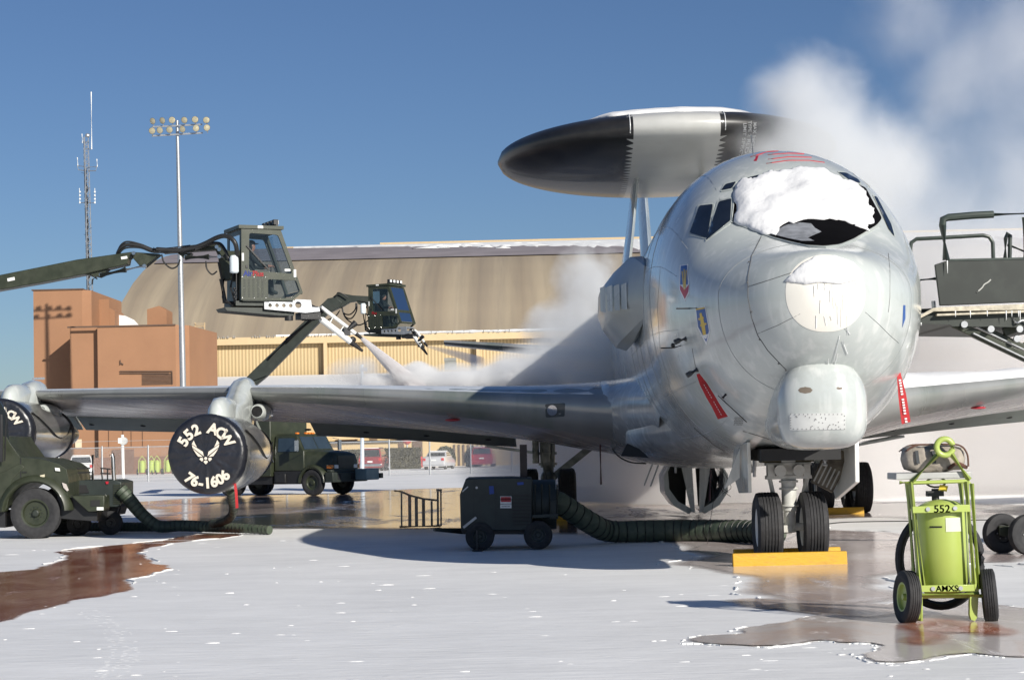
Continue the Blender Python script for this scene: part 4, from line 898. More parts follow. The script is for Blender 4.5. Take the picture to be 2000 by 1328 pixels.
TANT = mat('tan_trim', (.56, .42, .24), .6, var=.04)
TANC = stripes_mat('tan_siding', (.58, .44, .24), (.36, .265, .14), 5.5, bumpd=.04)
ROOF = stripes_mat('weathered_roof', (.37, .305, .215), (.28, .225, .16), .42, .8, dirt=(.23, .19, .145), bumpd=.10, damt=.75, dscale=.5, dstretch=(1.4, .05, .05))
BRN = mat('brown_stucco', (.30, .155, .082), .8, var=.05, scale=.4, dirt=(.26, .13, .07), dscale=.25, damt=.6, bump=.2, bscale=6)
BRND = mat('brown_door', (.10, .06, .04), .6)
# hangar: arched roof running along the picture, its end leaning to the left
H = thing('hangar', 'long hangar with a weathered arched roof over a pale yellow corrugated wall', 'hangar', at(900, 880, 205))
prof = [(200, 664), (203, 640), (206, 615), (210, 585), (215, 556), (221, 530), (229, 507), (238, 493), (247, 487), (256, 484)]
leftx = [(669, 188), (641, 206), (611, 225), (580, 244), (553, 260), (529, 280), (511, 300), (500, 326), (492, 400), (487, 540)]
rows = []
zs = []
for (Y, _py), (_ly, lx) in zip(prof, leftx):
    q_ = at(lx, _ly, Y); z = q_.z; xl = q_.x; zs.append(z); rows.append((Y, z, xl))
XR = 110.; NX = 60
rb = MB(); vs = []; fs = []
fine = []
for i in range(len(rows) - 1):
    for k in range(3):
        t = k / 3; fine.append(tuple(a * (1 - t) + b * t for a, b in zip(rows[i], rows[i + 1])))
fine.append(rows[-1])
for Y, z, xl in fine:
    for k in range(NX + 1): vs.append((xl + (XR - xl) * k / NX, Y, z))
n_ = NX + 1
rb.add(vs, [(j * n_ + i, j * n_ + i + 1, (j + 1) * n_ + i + 1, (j + 1) * n_ + i) for j in range(len(fine) - 1) for i in range(NX)])
Ytop, ztop, xtop = rows[-1]
rb.add([(xtop, Ytop, ztop), (XR, Ytop, ztop), (XR, Ytop + 50, 0), (xtop, Ytop + 50, 0)], [(0, 1, 2, 3)])
rf = rb.build('roof', ROOF, H, smooth=50)
RP = mat('roof_purple_felt', (.225, .20, .21), .8, var=.15, scale=.3)
mb = MB(); band = [r for r in fine if r[0] >= 225]
vs = [(xl + .5 + (XR - xl) * k / NX, Y - .10, z + .12 + (.0)) for Y, z, xl in band for k in range(n_)]
mb.add(vs, [(j * n_ + i, j * n_ + i + 1, (j + 1) * n_ + i + 1, (j + 1) * n_ + i) for j in range(len(band) - 1) for i in range(NX)])
mb.build('roof_felt', RP, rf, smooth=50)
# snow band beneath the ridge, ragged lower edge
mb = MB(); rnd = random.Random(12)
def zatY(Y):
    for a, b in zip(fine[:-1], fine[1:]):
        if a[0] <= Y <= b[0]: return a[1] + (b[1] - a[1]) * (Y - a[0]) / (b[0] - a[0])
    return fine[-1][1]
xa = at(560, 487, 245).x; M_ = 240; top = []; bot = []
for k in range(M_ + 1):
    x = xa + (XR - xa) * k / M_; q = (x - xa) / 45
    low = 255 - (2.5 + min(q, 1) * 19) * (1 + .30 * noise.noise(Vector((x * .35, 0, 1))) + .3 * noise.noise(Vector((x * 1.3, 0, 5))))
    low = max(227, min(low, 253)); top.append((x, 255.5, zatY(255.5) + .25)); bot.append((x, low, zatY(low) + .25))
    if k % 1 == 0: pass
NR = 9; rws = [[(a[0], a[1] + (b[1] - a[1]) * j / NR, zatY(a[1] + (b[1] - a[1]) * j / NR) + (.32 if j < NR else .14)) for a, b in zip(top, bot)] for j in range(NR + 1)]
mb.add([q for r_ in rws for q in r_], [(j * (M_ + 1) + i, j * (M_ + 1) + i + 1, (j + 1) * (M_ + 1) + i + 1, (j + 1) * (M_ + 1) + i) for j in range(NR) for i in range(M_)])
for k in range(40):
    x = rnd.uniform(xa + 18, 60); Y = rnd.uniform(236, 246); mb.ell((x, Y, zatY(Y) + .1), rnd.uniform(.5, 2.2), .8, .25, 8, 4, 0, .5, k)
mb.build('snow_patch', SNOW, rf, smooth=60)
mb = MB(); c0 = at(395, 484, 256); mb.bar((at(560, 484, 256).x, 256.5, ztop + .12), (XR, 256.5, ztop + .12), .6, .4); mb.bar((at(742, 480, 256).x, 256.5, ztop + .45), (XR, 256.5, ztop + .45), .6, .3); mb.build('ridge_cap', TANT, rf)
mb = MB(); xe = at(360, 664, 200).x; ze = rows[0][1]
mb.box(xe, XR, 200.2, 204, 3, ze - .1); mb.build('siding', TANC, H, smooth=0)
mb = MB(); mb.box(xe - 1, XR, 199.4, 200.1, ze - .62, ze + .15); mb.build('fascia', TANT, H, smooth=0)
ic = MB(); rnd = random.Random(5)
for k in range(420):
    x = xe + (XR - xe) * rnd.random(); L_ = rnd.uniform(.08, .30); ic.cyl((x, 199.3, ze + .1), (x, 199.3, ze + .1 + L_), .07, .03, 4)
ic.build('frozen_drip', mat('roof_ice', (.30, .28, .25), .4), H, smooth=0)
mb = MB()
mb.box(at(540, 664, 200).x, XR, 199.5, 201, ze + .15, ze + .35); 
for k in range(90):
    x = at(700, 664, 200).x + rnd.random() * 40; mb.ell((x, 199.8, ze + .2), rnd.uniform(.8, 2.5), .6, rnd.uniform(.1, .25), 8, 4)
mb.build('eave_snow', SNOW, H, smooth=60)
for px in (404, 636, 934, 1180, 1480, 1800):
    x = at(px, 700, 199.6).x; mb = MB(); mb.box(x - .18, x + .18, 199.3, 200, 8, ze - .6); mb.build('downpipe', TANT, H, smooth=0)
# annex with a snowy lean-to roof
A = thing('annex_building', 'low tan annex with a snow covered roof in front of the hangar', 'building', at(700, 900, 170))
zr0 = at(1000, 723, 199).z; zr1 = at(1000, 748, 176).z
mb = MB(); xl0 = at(386, 723, 199).x; xl1 = at(368, 749, 176).x
mb.prism([(xl1, 176, zr1), (xl0, 199.2, zr0), (xl0, 199.2, zr0 - .6), (xl1, 176, zr1 - .6)], (XR + 20, 0, 0)); mb.build('snowy_roof', SNOW, A, smooth=0)
mb = MB(); mb.box(xl1, XR, 175.7, 175.98, zr1 - .75, zr1 + .02); mb.build('fascia', TANT, A, smooth=0)
mb = MB(); mb.box(xl1 + .3, XR, 176.1, 198, 0, zr1 - .4); wl = mb.build('wall', TAN, A, smooth=0)
def wpanel(name, px0, px1, py0, py1, Y, m, par=A, d=.05):
    mb = MB(); a = at(px0, py0, Y); b = at(px1, py1, Y); mb.box(a.x, b.x, Y - d, Y + .02, min(a.z, b.z), max(a.z, b.z)); return mb.build(name, m, par, smooth=0)
wpanel('window_band', 655, 697, 859, 863, 176, BRND); wpanel('canopy', 650, 706, 853, 857, 175.4, TANT, d=.6); wpanel('step_block', 663, 777, 863, 880, 172.5, TAN, d=.3)
wpanel('recess', 777, 789, 850, 876, 176, BRND); wpanel('door', 806, 826, 861, 915, 176, BRND); wpanel('recess', 723, 737, 848, 860, 176, mat('brown_shadow_panel', (.15, .10, .06), .7))  # recesses are flat panels, their darkness put into the brown
wpanel('pipe', 696, 699, 820, 880, 175.9, TANT); wpanel('railing', 640, 800, 862, 863, 172, BLK, d=.04)
for k in range(8): wpanel('louvre', 886 + k * 9, 890 + k * 9, 868, 915, 176, BRND)
for k in range(5): wpanel('louvre', 1872 + k * 26, 1876 + k * 26, 800, 880, 176, BRND)
wpanel('service_bay', 1943, 1985, 838, 892, 176, BRND)
# red ball light
o = MB().ell(at(795, 859, 170), .42, .42, .42, 20, 14).build('red_globe', mat('ball_red', (.42, .06, .06), .4)); tag(o, 'red ball on a post standing against the tan wall behind the hedge', 'ball'); center(o)
mb = MB(); c = at(795, 859, 170); mb.cyl((c.x, 170, 0), (c.x, 170, c.z - .38), .08, n=8); mb.build('post', GALV, o)
# brown blocks
def block(name, label, boxes, parts=()):
    t_ = None
    for i, (px0, px1, pyt, Y0, Y1) in enumerate(boxes):
        a = at(px0, pyt, Y0); b = at(px1, pyt, Y0)
        if t_ is None: t_ = thing(name, label, 'building', (a.x, Y0, 0))
        MB().box(a.x, b.x, Y0, Y1, 0 if i == 0 else 0, a.z).build('wall', BRN, t_, smooth=0)
    return t_
B1 = block('brown_building', 'tall windowless brown block behind the boom with the lattice mast beside it', [(65, 160, 566, 172, 186)])
a = at(160, 566, 172); MB().prism([(a.x, 172.0, 0), (a.x + .7, 172.7, 0), (a.x + .7, 186, 0), (a.x, 186, 0)], (0, 0, a.z - .02)).build('wall', BRN, B1, smooth=0)
mb = MB(); c = at(64, 566, 172); d = at(160, 566, 172); mb.box(c.x - .1, d.x + .1, 171.9, 186, d.z + .0, d.z + .12); mb.build('coping', BRND, B1)
B2 = thing('brown_building', 'lower brown block with a louvred vent in front of the hangar end', 'building', (at(250, 900, 167.4).x, 167.4, 0))
x0 = at(136, 637, 168).x; x1 = at(193, 637, 168).x; x2 = at(345, 637, 168).x; zt_ = at(240, 638, 168).z
MB().box(x0, x1, 168.1, 180, 0, zt_).build('wall', BRN, B2, smooth=0)
MB().prism([(x1, 167.4, 0), (x2, 167.4, 0), (x2 + 1.0, 168.6, 0), (x2 + 1.7, 180, 0), (x1, 180, 0)], (0, 0, zt_ + .02)).build('wall', BRN, B2, smooth=0)
MB().box(x2 + .9, at(386, 650, 174).x, 174, 182, 0, zt_ - .7).build('wall', BRN, B2, smooth=0)
mb = MB(); mb.box(x0 - .05, x2, 167.3, 167.5, zt_ - .05, zt_ + .08); mb.build('coping', BRND, B2)
lv = MB()
for k in range(9): a = at(277, 731 + k * 2.5, 167.3); b = at(335, 731 + k * 2.5, 167.3); lv.bar((a.x, 167.36, a.z), (b.x, 167.36, a.z), .05, .06)
lv.build('louvre_vent', BRND, B2, smooth=0)
mb = MB()
for p, q in (((234, 725), (336, 725)), ((336, 725), (337, 750)), ((234, 729), (330, 729)), ((235, 708), (241, 712)), ((235, 703), (235, 712))): mb.bar(at(*p, 167.3), at(*q, 167.3), .06, .08)
mb.build('conduit', BRND, B2, smooth=0)
for v0, v1, w0, w1 in ((868, 891, 700, 706), (869, 892, 707, 722)): wpanel('roof_vent', v0, v1, w0, w1, 185, mat('vent_grey', (.22, .22, .20), .6), A, 1.)
wpanel('sign_panel', 147, 160, 858, 874, 168.0, mat('pale_sign', (.6, .5, .35), .6), B2, .08); wpanel('door', 220, 262, 878, 925, 167.3, mat('brown_recess', (.14, .075, .05), .7), B2, .08)
wpanel('base_course', 136, 345, 895, 930, 167.3, mat('dark_brown_base', (.17, .085, .055), .8, var=.1), B2, .06)
for px in (212, 240, 256, 278): wpanel('joint', px, px + .8, 832, 872, 167.35, BRND, B2, .03)
mb = MB(); a = at(180, 585, 176); b = at(213, 585, 176); mb.box(a.x, b.x, 176, 181, zt_ - 1, a.z); mb.prism([(b.x, 176.1, zt_ - 1), (b.x, 176.1, a.z - .8), (b.x + .5, 176.1, a.z - 1.1), (b.x + .5, 176.1, zt_ - 1)], (0, 4, 0)); mb.build('roof_housing', BRN, B2, smooth=0)
mb = MB(); a = at(287, 600, 171); b = at(325, 600, 171); mb.prism([(a.x, 171, zt_ - .2), (b.x, 171, zt_ - .2), (b.x, 171, a.z - .3), (a.x + 1.1, 171, a.z + .1), (a.x, 171, a.z - .2)], (0, 3, 0)); mb.build('roof_vent', BRN, B2, smooth=0)
mb = MB(); mb.loft([[at(206, 637, 178) + Vector((0, 0, -.5)), at(222, 614, 178), at(245, 617, 178), at(262, 625, 178), at(282, 637, 178) + Vector((0, 0, -.5))], [at(206, 637, 186) + Vector((0, 0, -.5)), at(222, 616, 186), at(245, 618, 186), at(262, 625, 186), at(282, 637, 186) + Vector((0, 0, -.5))]]); mb.build('snow_mound', SNOW, B2)
# roof access ladder
LD = MB()
for px in (381, 400): LD.bar(at(px, 630, 176.5), at(px, 730, 176.5), .07, .07)
for k in range(16): LD.bar(at(381, 632 + k * 6, 176.5), at(400, 632 + k * 6, 176.5), .04, .04)
for k in (0, 25, 48, 70): LD.tube([at(381, 632 + k, 176.5), at(383, 636 + k, 175.8), at(398, 636 + k, 175.8), at(400, 632 + k, 176.5)], .04, 4)
o = tag(LD.build('caged_ladder', TANT, smooth=0), 'cream caged ladder on the end of the lower brown block', 'ladder'); center(o)
# lattice mast
MT = thing('lattice_mast', 'thin lattice radio mast with antennas rising above the brown blocks', 'radio mast', (at(172, 800, 183).x, 183, 0))
base = at(176, 640, 183); topp = at(167, 268, 183); h0 = 0.; mb = MB(); legs = []
bx = base.x + (base.x - topp.x) * 0; 
def mastp(z, k, r_=.30):
    t = (z - base.z) / (topp.z - base.z); c = base.lerp(topp, t); a = k * math.tau / 3 + .4; r2 = r_ * (1.15 - .25 * t); return Vector((c.x + r2 * math.cos(a), 183 + r2 * math.sin(a), z))
for k in range(3): mb.bar(mastp(0, k), mastp(topp.z, k), .07, .07)
z = 0; i = 0
while z < topp.z - .6:
    for k in range(3): mb.bar(mastp(z, k), mastp(z + .6, (k + 1) % 3), .04, .04); mb.bar(mastp(z, k), mastp(z, (k + 1) % 3), .035, .035)
    z += .6
mb.build('lattice', GALV, MT, smooth=0)
mb = MB(); P = []
z = base.z - 4
while z < topp.z - 3: P.append(mastp(z, 1, .05) + Vector((rnd.uniform(-.08, .08), 0, 0))); z += .5
mb.tube(P, .10, 5)
for p in P[::1]: mb.bar(p, p + Vector((rnd.uniform(-.45, .45), 0, rnd.uniform(.05, .25))), .03, .03)
mb.build('cable_bundle', BLK, MT, smooth=0)
for (px, py0, py1, r_) in ((178, 180, 292, .06), (160, 262, 280, .05), (151, 308, 324, .05), (189, 311, 326, .05), (155, 368, 398, .035), (185, 368, 398, .035)):
    MB().tube([at(px, py0, 183), at(px + 1, py1, 183)], r_, 5).build('whip_antenna', WHT, MT, smooth=0)
for pts in ([(151, 324), (153, 332), (166, 334)], [(189, 326), (187, 334), (172, 334)], [(151, 324), (166, 326)], [(189, 326), (172, 327)], [(156, 397), (166, 396)], [(186, 397), (172, 396)], [(178, 292), (168, 290)], [(162, 278), (174, 278)]): MB().tube([at(*p, 183) for p in pts], .045, 4).build('antenna_bracket', GALV, MT, smooth=0)
mb = MB()
for k in range(4): mb.ell(at(156, 375 + k * 7, 183), .1, .1, .1, 6, 4); mb.ell(at(185, 375 + k * 7, 183), .1, .1, .1, 6, 4)
mb.build('dipole_element', WHT, MT); mb = MB(); mb.ell(at(171, 265, 183), .25, .2, .2, 8, 5); mb.build('beacon', GALV, MT, smooth=0)
# floodlight pole
FP = thing('floodlight_pole', 'tall grey floodlight pole carrying two rows of round lamps', 'floodlight pole', (at(359, 900, 150).x, 150, 0))
b0 = at(359, 760, 150); b0.z = 0; MB().cyl(b0, at(352, 500, 150), .27, .21, 12).build('pole', GALV, FP)
MB().cyl(at(352, 500, 150), at(346, 236, 150), .20, .12, 12).build('pole', GALV, FP)
MB().bar(at(297, 248.5, 149.8), at(395, 243.5, 149.8), .10, .12).build('crossbar', GALV, FP); MB().bar(at(297, 266, 149.8), at(396, 260, 149.8), .10, .12).build('crossbar', GALV, FP)
LMP = mat('lamp_glass', (.42, .38, .26), .15, .2, var=.1, spec=.8)
for i, (px, py) in enumerate(((298, 237), (317, 236), (336, 235), (360, 235), (381, 234), (403, 235), (297, 256), (312, 255), (331, 254), (356, 253), (383, 251), (404, 250))):
    c = at(px, py, 149.4); d = Vector((rnd.uniform(-.35, .35) + (px - 350) * .004, -1, -.35)).normalized()
    l_ = MB().lathe(c - d * .25, d, [(0, .08), (.12, .20), (.25, .27)], 14, 0, False).build('floodlight', CHR, FP)
    MB().lathe(c - d * .02, d, [(0, .25), (.02, .25), (.05, .15), (.06, .02)], 14).build('lens', LMP, l_)
    MB().bar(c - d * .2, Vector((c.x, 149.8, c.z - .35)), .05, .05).build('bracket', GALV, l_)
# small street lamp at the left and one beyond the wing
for (px, pt, pb, Y, arm, lab) in ((65, 738, 935, 120, 22, 'small street lamp in front of the tall brown block'), (707, 712, 912, 110, -10, 'slim pale lamp post behind the wing beside the red car')):
    S_ = thing('lamp_post', lab, 'lamp post', (at(px, pb, Y).x, Y, 0)); b = at(px, pb, Y); b.z = 0; tpp = at(px, pt, Y)
    MB().cyl(b, tpp, .13 if arm < 0 else .09, .08, 8).build('pole', mat('pale_pole', (.5, .55, .6), .5), S_)
    MB().box(tpp.x if arm > 0 else tpp.x - .12, tpp.x + (arm / 3700 * Y if arm > 0 else .3), Y - .12, Y + .12, tpp.z - .12 - (0 if arm > 0 else .25), tpp.z + .02 - (0 if arm > 0 else .2)).build('lamp_head', GALV, S_)
# white pole with a box
S_ = thing('utility_pole', 'white pole with a small round box, standing before the brown block', 'pole', gp(241, 938)); b = gp(241, 938); Y = b.y
MB().cyl(b, at(239, 849, Y), .10, .10, 8).build('post', WHT, S_); mb = MB(); c = at(241, 861, Y); mb.cyl(c + Vector((0, -.15, 0)), c + Vector((0, .15, 0)), .27, n=14); mb.build('round_box', mat('grey_box', (.5, .5, .48), .5), S_)
MB().box(c.x - .32, c.x - .08, Y - .2, Y + .1, c.z - .15, c.z + .2).build('meter_box', WHT, S_)
# fence
FN = thing('chain_link_fence', 'long chain link fence with grey posts between the apron and the car park', 'fence', gp(640, 928))
def fp(px):
    py = 940 + (px - 300) * (899 - 940) / 1690; return gp(px, py)
FH = 2.3
posts = [115, 200, 290, 372, 470, 560, 640, 761, 840, 920, 1000, 1080, 1170, 1260, 1350, 1500, 1650, 1800, 1948, 2060]
for px in posts: b = fp(px); MB().cyl(b, b + Vector((0, 0, FH)), .055, n=6).build('post', GALV, FN)
a, b = fp(100), fp(2080)
mb = MB(); mb.bar(a + Vector((0, 0, FH - .1)), b + Vector((0, 0, FH - .1)), .05, .05); mb.bar(a + Vector((0, 0, .25)), b + Vector((0, 0, .25)), .04, .04); mb.bar(a + Vector((0, -.1, FH + .3)), b + Vector((0, -.1, FH + .3)), .02, .02); mb.build('rail', GALV, FN, smooth=0)
def mesh_mat():
    m = bpy.data.materials.new('chain_link'); m.use_nodes = True; t = m.node_tree; L = t.links.new; p = t.nodes['Principled BSDF']; o = t.nodes['Material Output']; p.inputs['Base Color'].default_value = (.35, .35, .35, 1)
    tc = nn(t, 'ShaderNodeTexCoord'); sx = nn(t, 'ShaderNodeSeparateXYZ'); L(tc.outputs['Object'], sx.inputs[0]); r = []
    for op in ('ADD', 'SUBTRACT'):
        a = nn(t, 'ShaderNodeMath', operation=op); L(sx.outputs[0], a.inputs[0]); L(sx.outputs[2], a.inputs[1])
        q = nn(t, 'ShaderNodeMath', operation='PINGPONG'); L(a.outputs[0], q.inputs[0]); q.inputs[1].default_value = .035
        l = nn(t, 'ShaderNodeMath', operation='LESS_THAN'); L(q.outputs[0], l.inputs[0]); l.inputs[1].default_value = .0035; r.append(l)
    x = nn(t, 'ShaderNodeMath', operation='MAXIMUM'); L(r[0].outputs[0], x.inputs[0]); L(r[1].outputs[0], x.inputs[1])
    tr = nn(t, 'ShaderNodeBsdfTransparent'); mx = nn(t, 'ShaderNodeMixShader'); L(x.outputs[0], mx.inputs[0]); L(tr.outputs[0], mx.inputs[1]); L(p.outputs[0], mx.inputs[2]); L(mx.outputs[0], o.inputs[0]); return m
mb = MB(); mb.add([a, b, b + Vector((0, 0, FH - .1)), a + Vector((0, 0, FH - .1))], [(0, 1, 2, 3)]); mb.build('wire_mesh', mesh_mat(), FN, smooth=0)
# hedges
def leaf_mat(name, c):
    return mat(name, c, .7, var=.45, scale=2.5)
LF = leaf_mat('hedge_leaves', (.060, .055, .026)); LF2 = leaf_mat('shrub_leaves', (.045, .050, .022))
def bush(name, label, c, rx, ry, rz, n, m, box=False, seed=1):
    rnd = random.Random(seed); mb = MB()
    for k in range(n):
        if box: p = Vector((rnd.uniform(-1, 1), rnd.uniform(-1, 1), rnd.uniform(0, 1))); j = rnd.randrange(3); 
        else:
            p = Vector((rnd.gauss(0, 1), rnd.gauss(0, 1), rnd.gauss(0, 1))).normalized() * rnd.uniform(.72, 1.03) ; 
        if box and rnd.random() < .8:
            if j == 0: p.z = rnd.uniform(.9, 1.02)
            else: p.y = -rnd.uniform(.9, 1.03)
        q = Vector((c.x + p.x * rx, c.y + p.y * ry, c.z + p.z * rz)); s = rnd.uniform(.06, .14); u = Vector((rnd.uniform(-1, 1), rnd.uniform(-1, 1), rnd.uniform(-1, 1))).normalized(); v = u.cross(Vector((rnd.uniform(-1, 1), rnd.uniform(-1, 1), .3))).normalized()
        mb.add([q + u * s, q + v * s * .6, q - u * s, q - v * s * .6], [(0, 1, 2, 3)])
    if box: mb.box(c.x - rx * .95, c.x + rx * .95, c.y - ry * .9, c.y + ry * .9, c.z, c.z + rz * .92)
    else: mb.ell(c, rx * .88, ry * .88, rz * .88, 16, 10)
    o = mb.build(name, m, smooth=0); tag(o, label, 'shrub'); return center(o)
def hb(px0, px1, pt, Y, lab, s):
    a = at(px0, pt, Y); b = at(px1, pt, Y); bush('hedge', lab, Vector(((a.x + b.x) / 2, Y, 0)), (b.x - a.x) / 2, .7, a.z, 5000, LF, True, s)
hb(668, 735, 880, 161, 'brown green clipped hedge behind the red car with the roof rack', 2); hb(736, 822, 877, 160, 'long clipped hedge under the red ball', 3)
c = at(870, 895, 163); bush('round_shrub', 'ball shaped clipped shrub beside the silver car', c, .85, .8, 1.05, 3500, LF2, False, 4)
c = at(925, 895, 164); bush('round_shrub', 'dark clipped shrub half hidden behind the red minivan', c, .8, .7, 1.0, 3000, LF2, False, 5)
# hydrant and posts
for px, py0, py1, nm, lab in ((780, 901, 913, 'fire_hydrant', 'short red hydrant in front of the long hedge'), (822, 890, 912, 'red_cylinder', 'tall red cylinder to the left of the silver car')):
    b = gp(px, py1); r_ = .12 if nm == 'fire_hydrant' else .15; h_ = at(px, py0, b.y).z
    o = MB().lathe(b, (0, 0, 1), [(0, r_ * 1.3), (.06, r_ * 1.3), (.08, r_), (h_ * .75, r_), (h_ * .78, r_ * 1.25), (h_ * .84, r_ * 1.2), (h_ * .95, r_ * .7), (h_, r_ * .2)], 12).build(nm, REDP); tag(o, lab, 'hydrant' if nm == 'fire_hydrant' else 'cylinder')
    center(o)
# cars -------------------------------------------------------------
CG = mat('car_glass', (.02, .025, .03), .06, spec=.7)
def car(name, label, px, py, rz, L, W, H, col, kind='sedan', group='cars parked beyond the fence'):
    b = gp(px, py); t_ = thing(name, label, {'sedan': 'car', 'van': 'minivan', 'suv': 'car', 'pickup': 'pickup truck'}[kind], b, rz, group); M = WM[t_]
    P = mat('car_paint_' + name, col, .28, .25, var=.04, coat=.5)
    # profile along x: 0 = rear (faces viewer), L = front
    bt = {'sedan': [(0, .55), (.03, .98), (.12, 1.02), (1.0, 1.0), (3.1, .98), (4.4, .78), (4.6, .55)], 'van': [(0, .5), (.03, 1.1), (.3, 1.12), (3.6, 1.05), (4.7, .8), (4.9, .55)], 'suv': [(0, .55), (.03, 1.1), (.3, 1.12), (3.4, 1.08), (4.6, 1.0), (4.8, .6)], 'pickup': [(0, .55), (.03, 1.1), (2.0, 1.12), (3.8, 1.12), (5.1, 1.05), (5.3, .6)]}[kind]
    ct = {'sedan': (.9, 1.45, 2.7, 3.5), 'van': (.1, .35, 3.2, 4.1), 'suv': (.1, .4, 2.9, 3.6), 'pickup': (2.0, 2.2, 3.3, 4.0)}[kind]
    z1 = bt[3][1]; k = L / bt[-1][0]; mb = MB(); rg = []
    for x, z in bt:
        rg.append([Vector((a * W / 2 * (.96 if x < .1 or x > bt[-1][0] - .3 else 1), x * k, zz)) for a, zz in ((-.92, .25), (-1, .4), (-1, z * .75), (-.93, z), (.93, z), (1, z * .75), (1, .4), (.92, .25))])
    body = mb.loft(rg).build('body', P, t_, local=True, smooth=40, bev=.04)
    zb = z1 - .03
    cb = MB().loft([[Vector((a * W / 2, y * k, z)) for a, y in ((-.93, ct[0]), (.93, ct[0]), (.93, ct[3]), (-.93, ct[3]))] if 0 else [Vector((-w_, y0 * k, z)), Vector((w_, y0 * k, z)), Vector((w_, y1 * k, z)), Vector((-w_, y1 * k, z))] for z, w_, y0, y1 in ((zb, W * .46, ct[0], ct[3]), (zb + (H - z1) * .55, W * .42, ct[0] + (ct[1] - ct[0]) * .6, ct[3] - (ct[3] - ct[2]) * .6), (H - .02, W * .37, ct[1], ct[2]), (H, W * .34, ct[1] + .1, ct[2] - .1))])
    cb.build('cabin', P, t_, local=True, smooth=40, bev=.04)
    def g(z, e=.006):
        t = (z - zb) / (H - .02 - zb); return W * (.46 - .09 * t) + e, ct[0] + (ct[1] - ct[0]) * t, ct[3] - (ct[3] - ct[2]) * t
    z0, z2 = z1 + .06, H - .10; w0, r0, f0 = g(z0); w2, r2, f2 = g(z2)
    mb = MB(); mb.add([(-w0 + .1, r0 * k - .012, z0), (w0 - .1, r0 * k - .012, z0), (w2 - .08, r2 * k - .012, z2), (-w2 + .08, r2 * k - .012, z2)], [(0, 1, 2, 3)]); mb.build('rear_window', CG, t_, local=True, smooth=0)
    for s in (-1, 1):
        mb = MB(); mb.add([(s * (w0 + .008), r0 * k + .2, z0), (s * (w0 + .008), f0 * k - .25, z0), (s * (w2 + .008), f2 * k - .12, z2), (s * (w2 + .008), r2 * k + .15, z2)], [(0, 1, 2, 3)]); mb.build('side_window', CG, t_, local=True, smooth=0)
        zz = bt[1][1]; mb = MB(); mb.box(s * W * .40 - .1, s * W * .40 + .1, -.03, .04, zz * .72, zz * .93); mb.build('tail_light', mat('tail_light', (.45, .02, .02), .2), t_, local=True)
        for y in (.85 * k, (bt[-1][0] - .85) * k): tyre(MB(), (s * W * .42, y, .32), (1, 0, 0), .32, .22, .2, grooves=2, n=20).build('wheel', [RUB, GALV], t_, local=True)
    mb = MB(); mb.box(-W * .47, W * .47, -.08, .1, .38, .58); mb.build('bumper', P if kind != 'pickup' and kind != 'suv' else CHR, t_, local=True, bev=.03)
    mb = MB(); mb.box(-.2, .2, -.045, -.02, .68, .80); mb.build('licence_plate', WHT, t_, local=True)
    if kind in ('suv', 'van'):
        mb = MB()
        for s in (-1, 1): mb.bar((s * W * .33, ct[1] * k + .2, H + .05), (s * W * .33, ct[2] * k, H + .05), .04, .05)
        mb.build('roof_rail', BLK, t_, local=True)
    mb = MB(); mb.prism([(-W * .33, ct[1] * k, H + .005), (W * .33, ct[1] * k, H + .005), (W * .33, ct[2] * k - .1, H + .005), (-W * .33, ct[2] * k - .1, H + .005)], (0, 0, .05)); mb.build('roof_snow', SNOW, t_, local=True)
    return t_
car('parked_suv', 'red car with dark rear glass parked behind the dark green truck', 723, 920, R(-4), 4.8, 1.95, 1.78, (.26, .02, .03), 'suv')
car('parked_sedan', 'silver saloon car parked beside the ball shaped shrub', 847, 917, R(-9), 4.7, 1.85, 1.43, (.55, .55, .56), 'sedan')
car('parked_minivan', 'red minivan fading into the mist under the wing', 941, 912, R(-3), 4.9, 1.95, 1.70, (.42, .02, .05), 'van')
car('parked_pickup', 'white pickup parked in front of the brown block behind the air cart', 158, 934, R(12), 5.3, 1.95, 1.72, (.65, .65, .64), 'pickup')
car('parked_sedan', 'grey car half lost in the mist beyond the big lime extinguisher', 1915, 897, R(60), 4.7, 1.85, 1.45, (.4, .4, .42), 'sedan')
car('parked_sedan', 'dark car in the mist beyond the two small dolly wheels', 1992, 895, R(60), 4.7, 1.85, 1.45, (.15, .15, .17), 'sedan')
# motorcycle beside the red car
b = gp(752, 919); MC = thing('parked_motorcycle', 'dark motorcycle parked to the right of the red car', 'motorcycle', b); M = WM[MC]
for y in (0, 1.4): tyre(MB(), (0, y, .33), (1, 0, 0), .33, .14, .24, grooves=2, n=18).build('wheel', [RUB, CHR], MC, local=True)
mb = MB(); mb.tube([(0, 0, .33), (0, .3, .75), (0, .9, .85), (0, 1.2, .95), (0, 1.4, .33)], .07, 6); mb.ell((0, .9, .85), .16, .3, .16, 10, 6); mb.ell((0, .4, .78), .16, .3, .09, 10, 6); mb.box(-.2, .2, .5, 1.0, .3, .6); mb.build('frame', BLK, MC, local=True)
mb = MB(); mb.tube([(-.4, 1.05, 1.1), (0, 1.25, 1.0), (.4, 1.05, 1.1)], .025, 6); mb.ell((.3, 1.1, 1.15), .08, .03, .08, 6, 4); mb.ell((0, 0, .62), .08, .05, .06, 6, 4); mb.build('handlebar', CHR, MC, local=True)
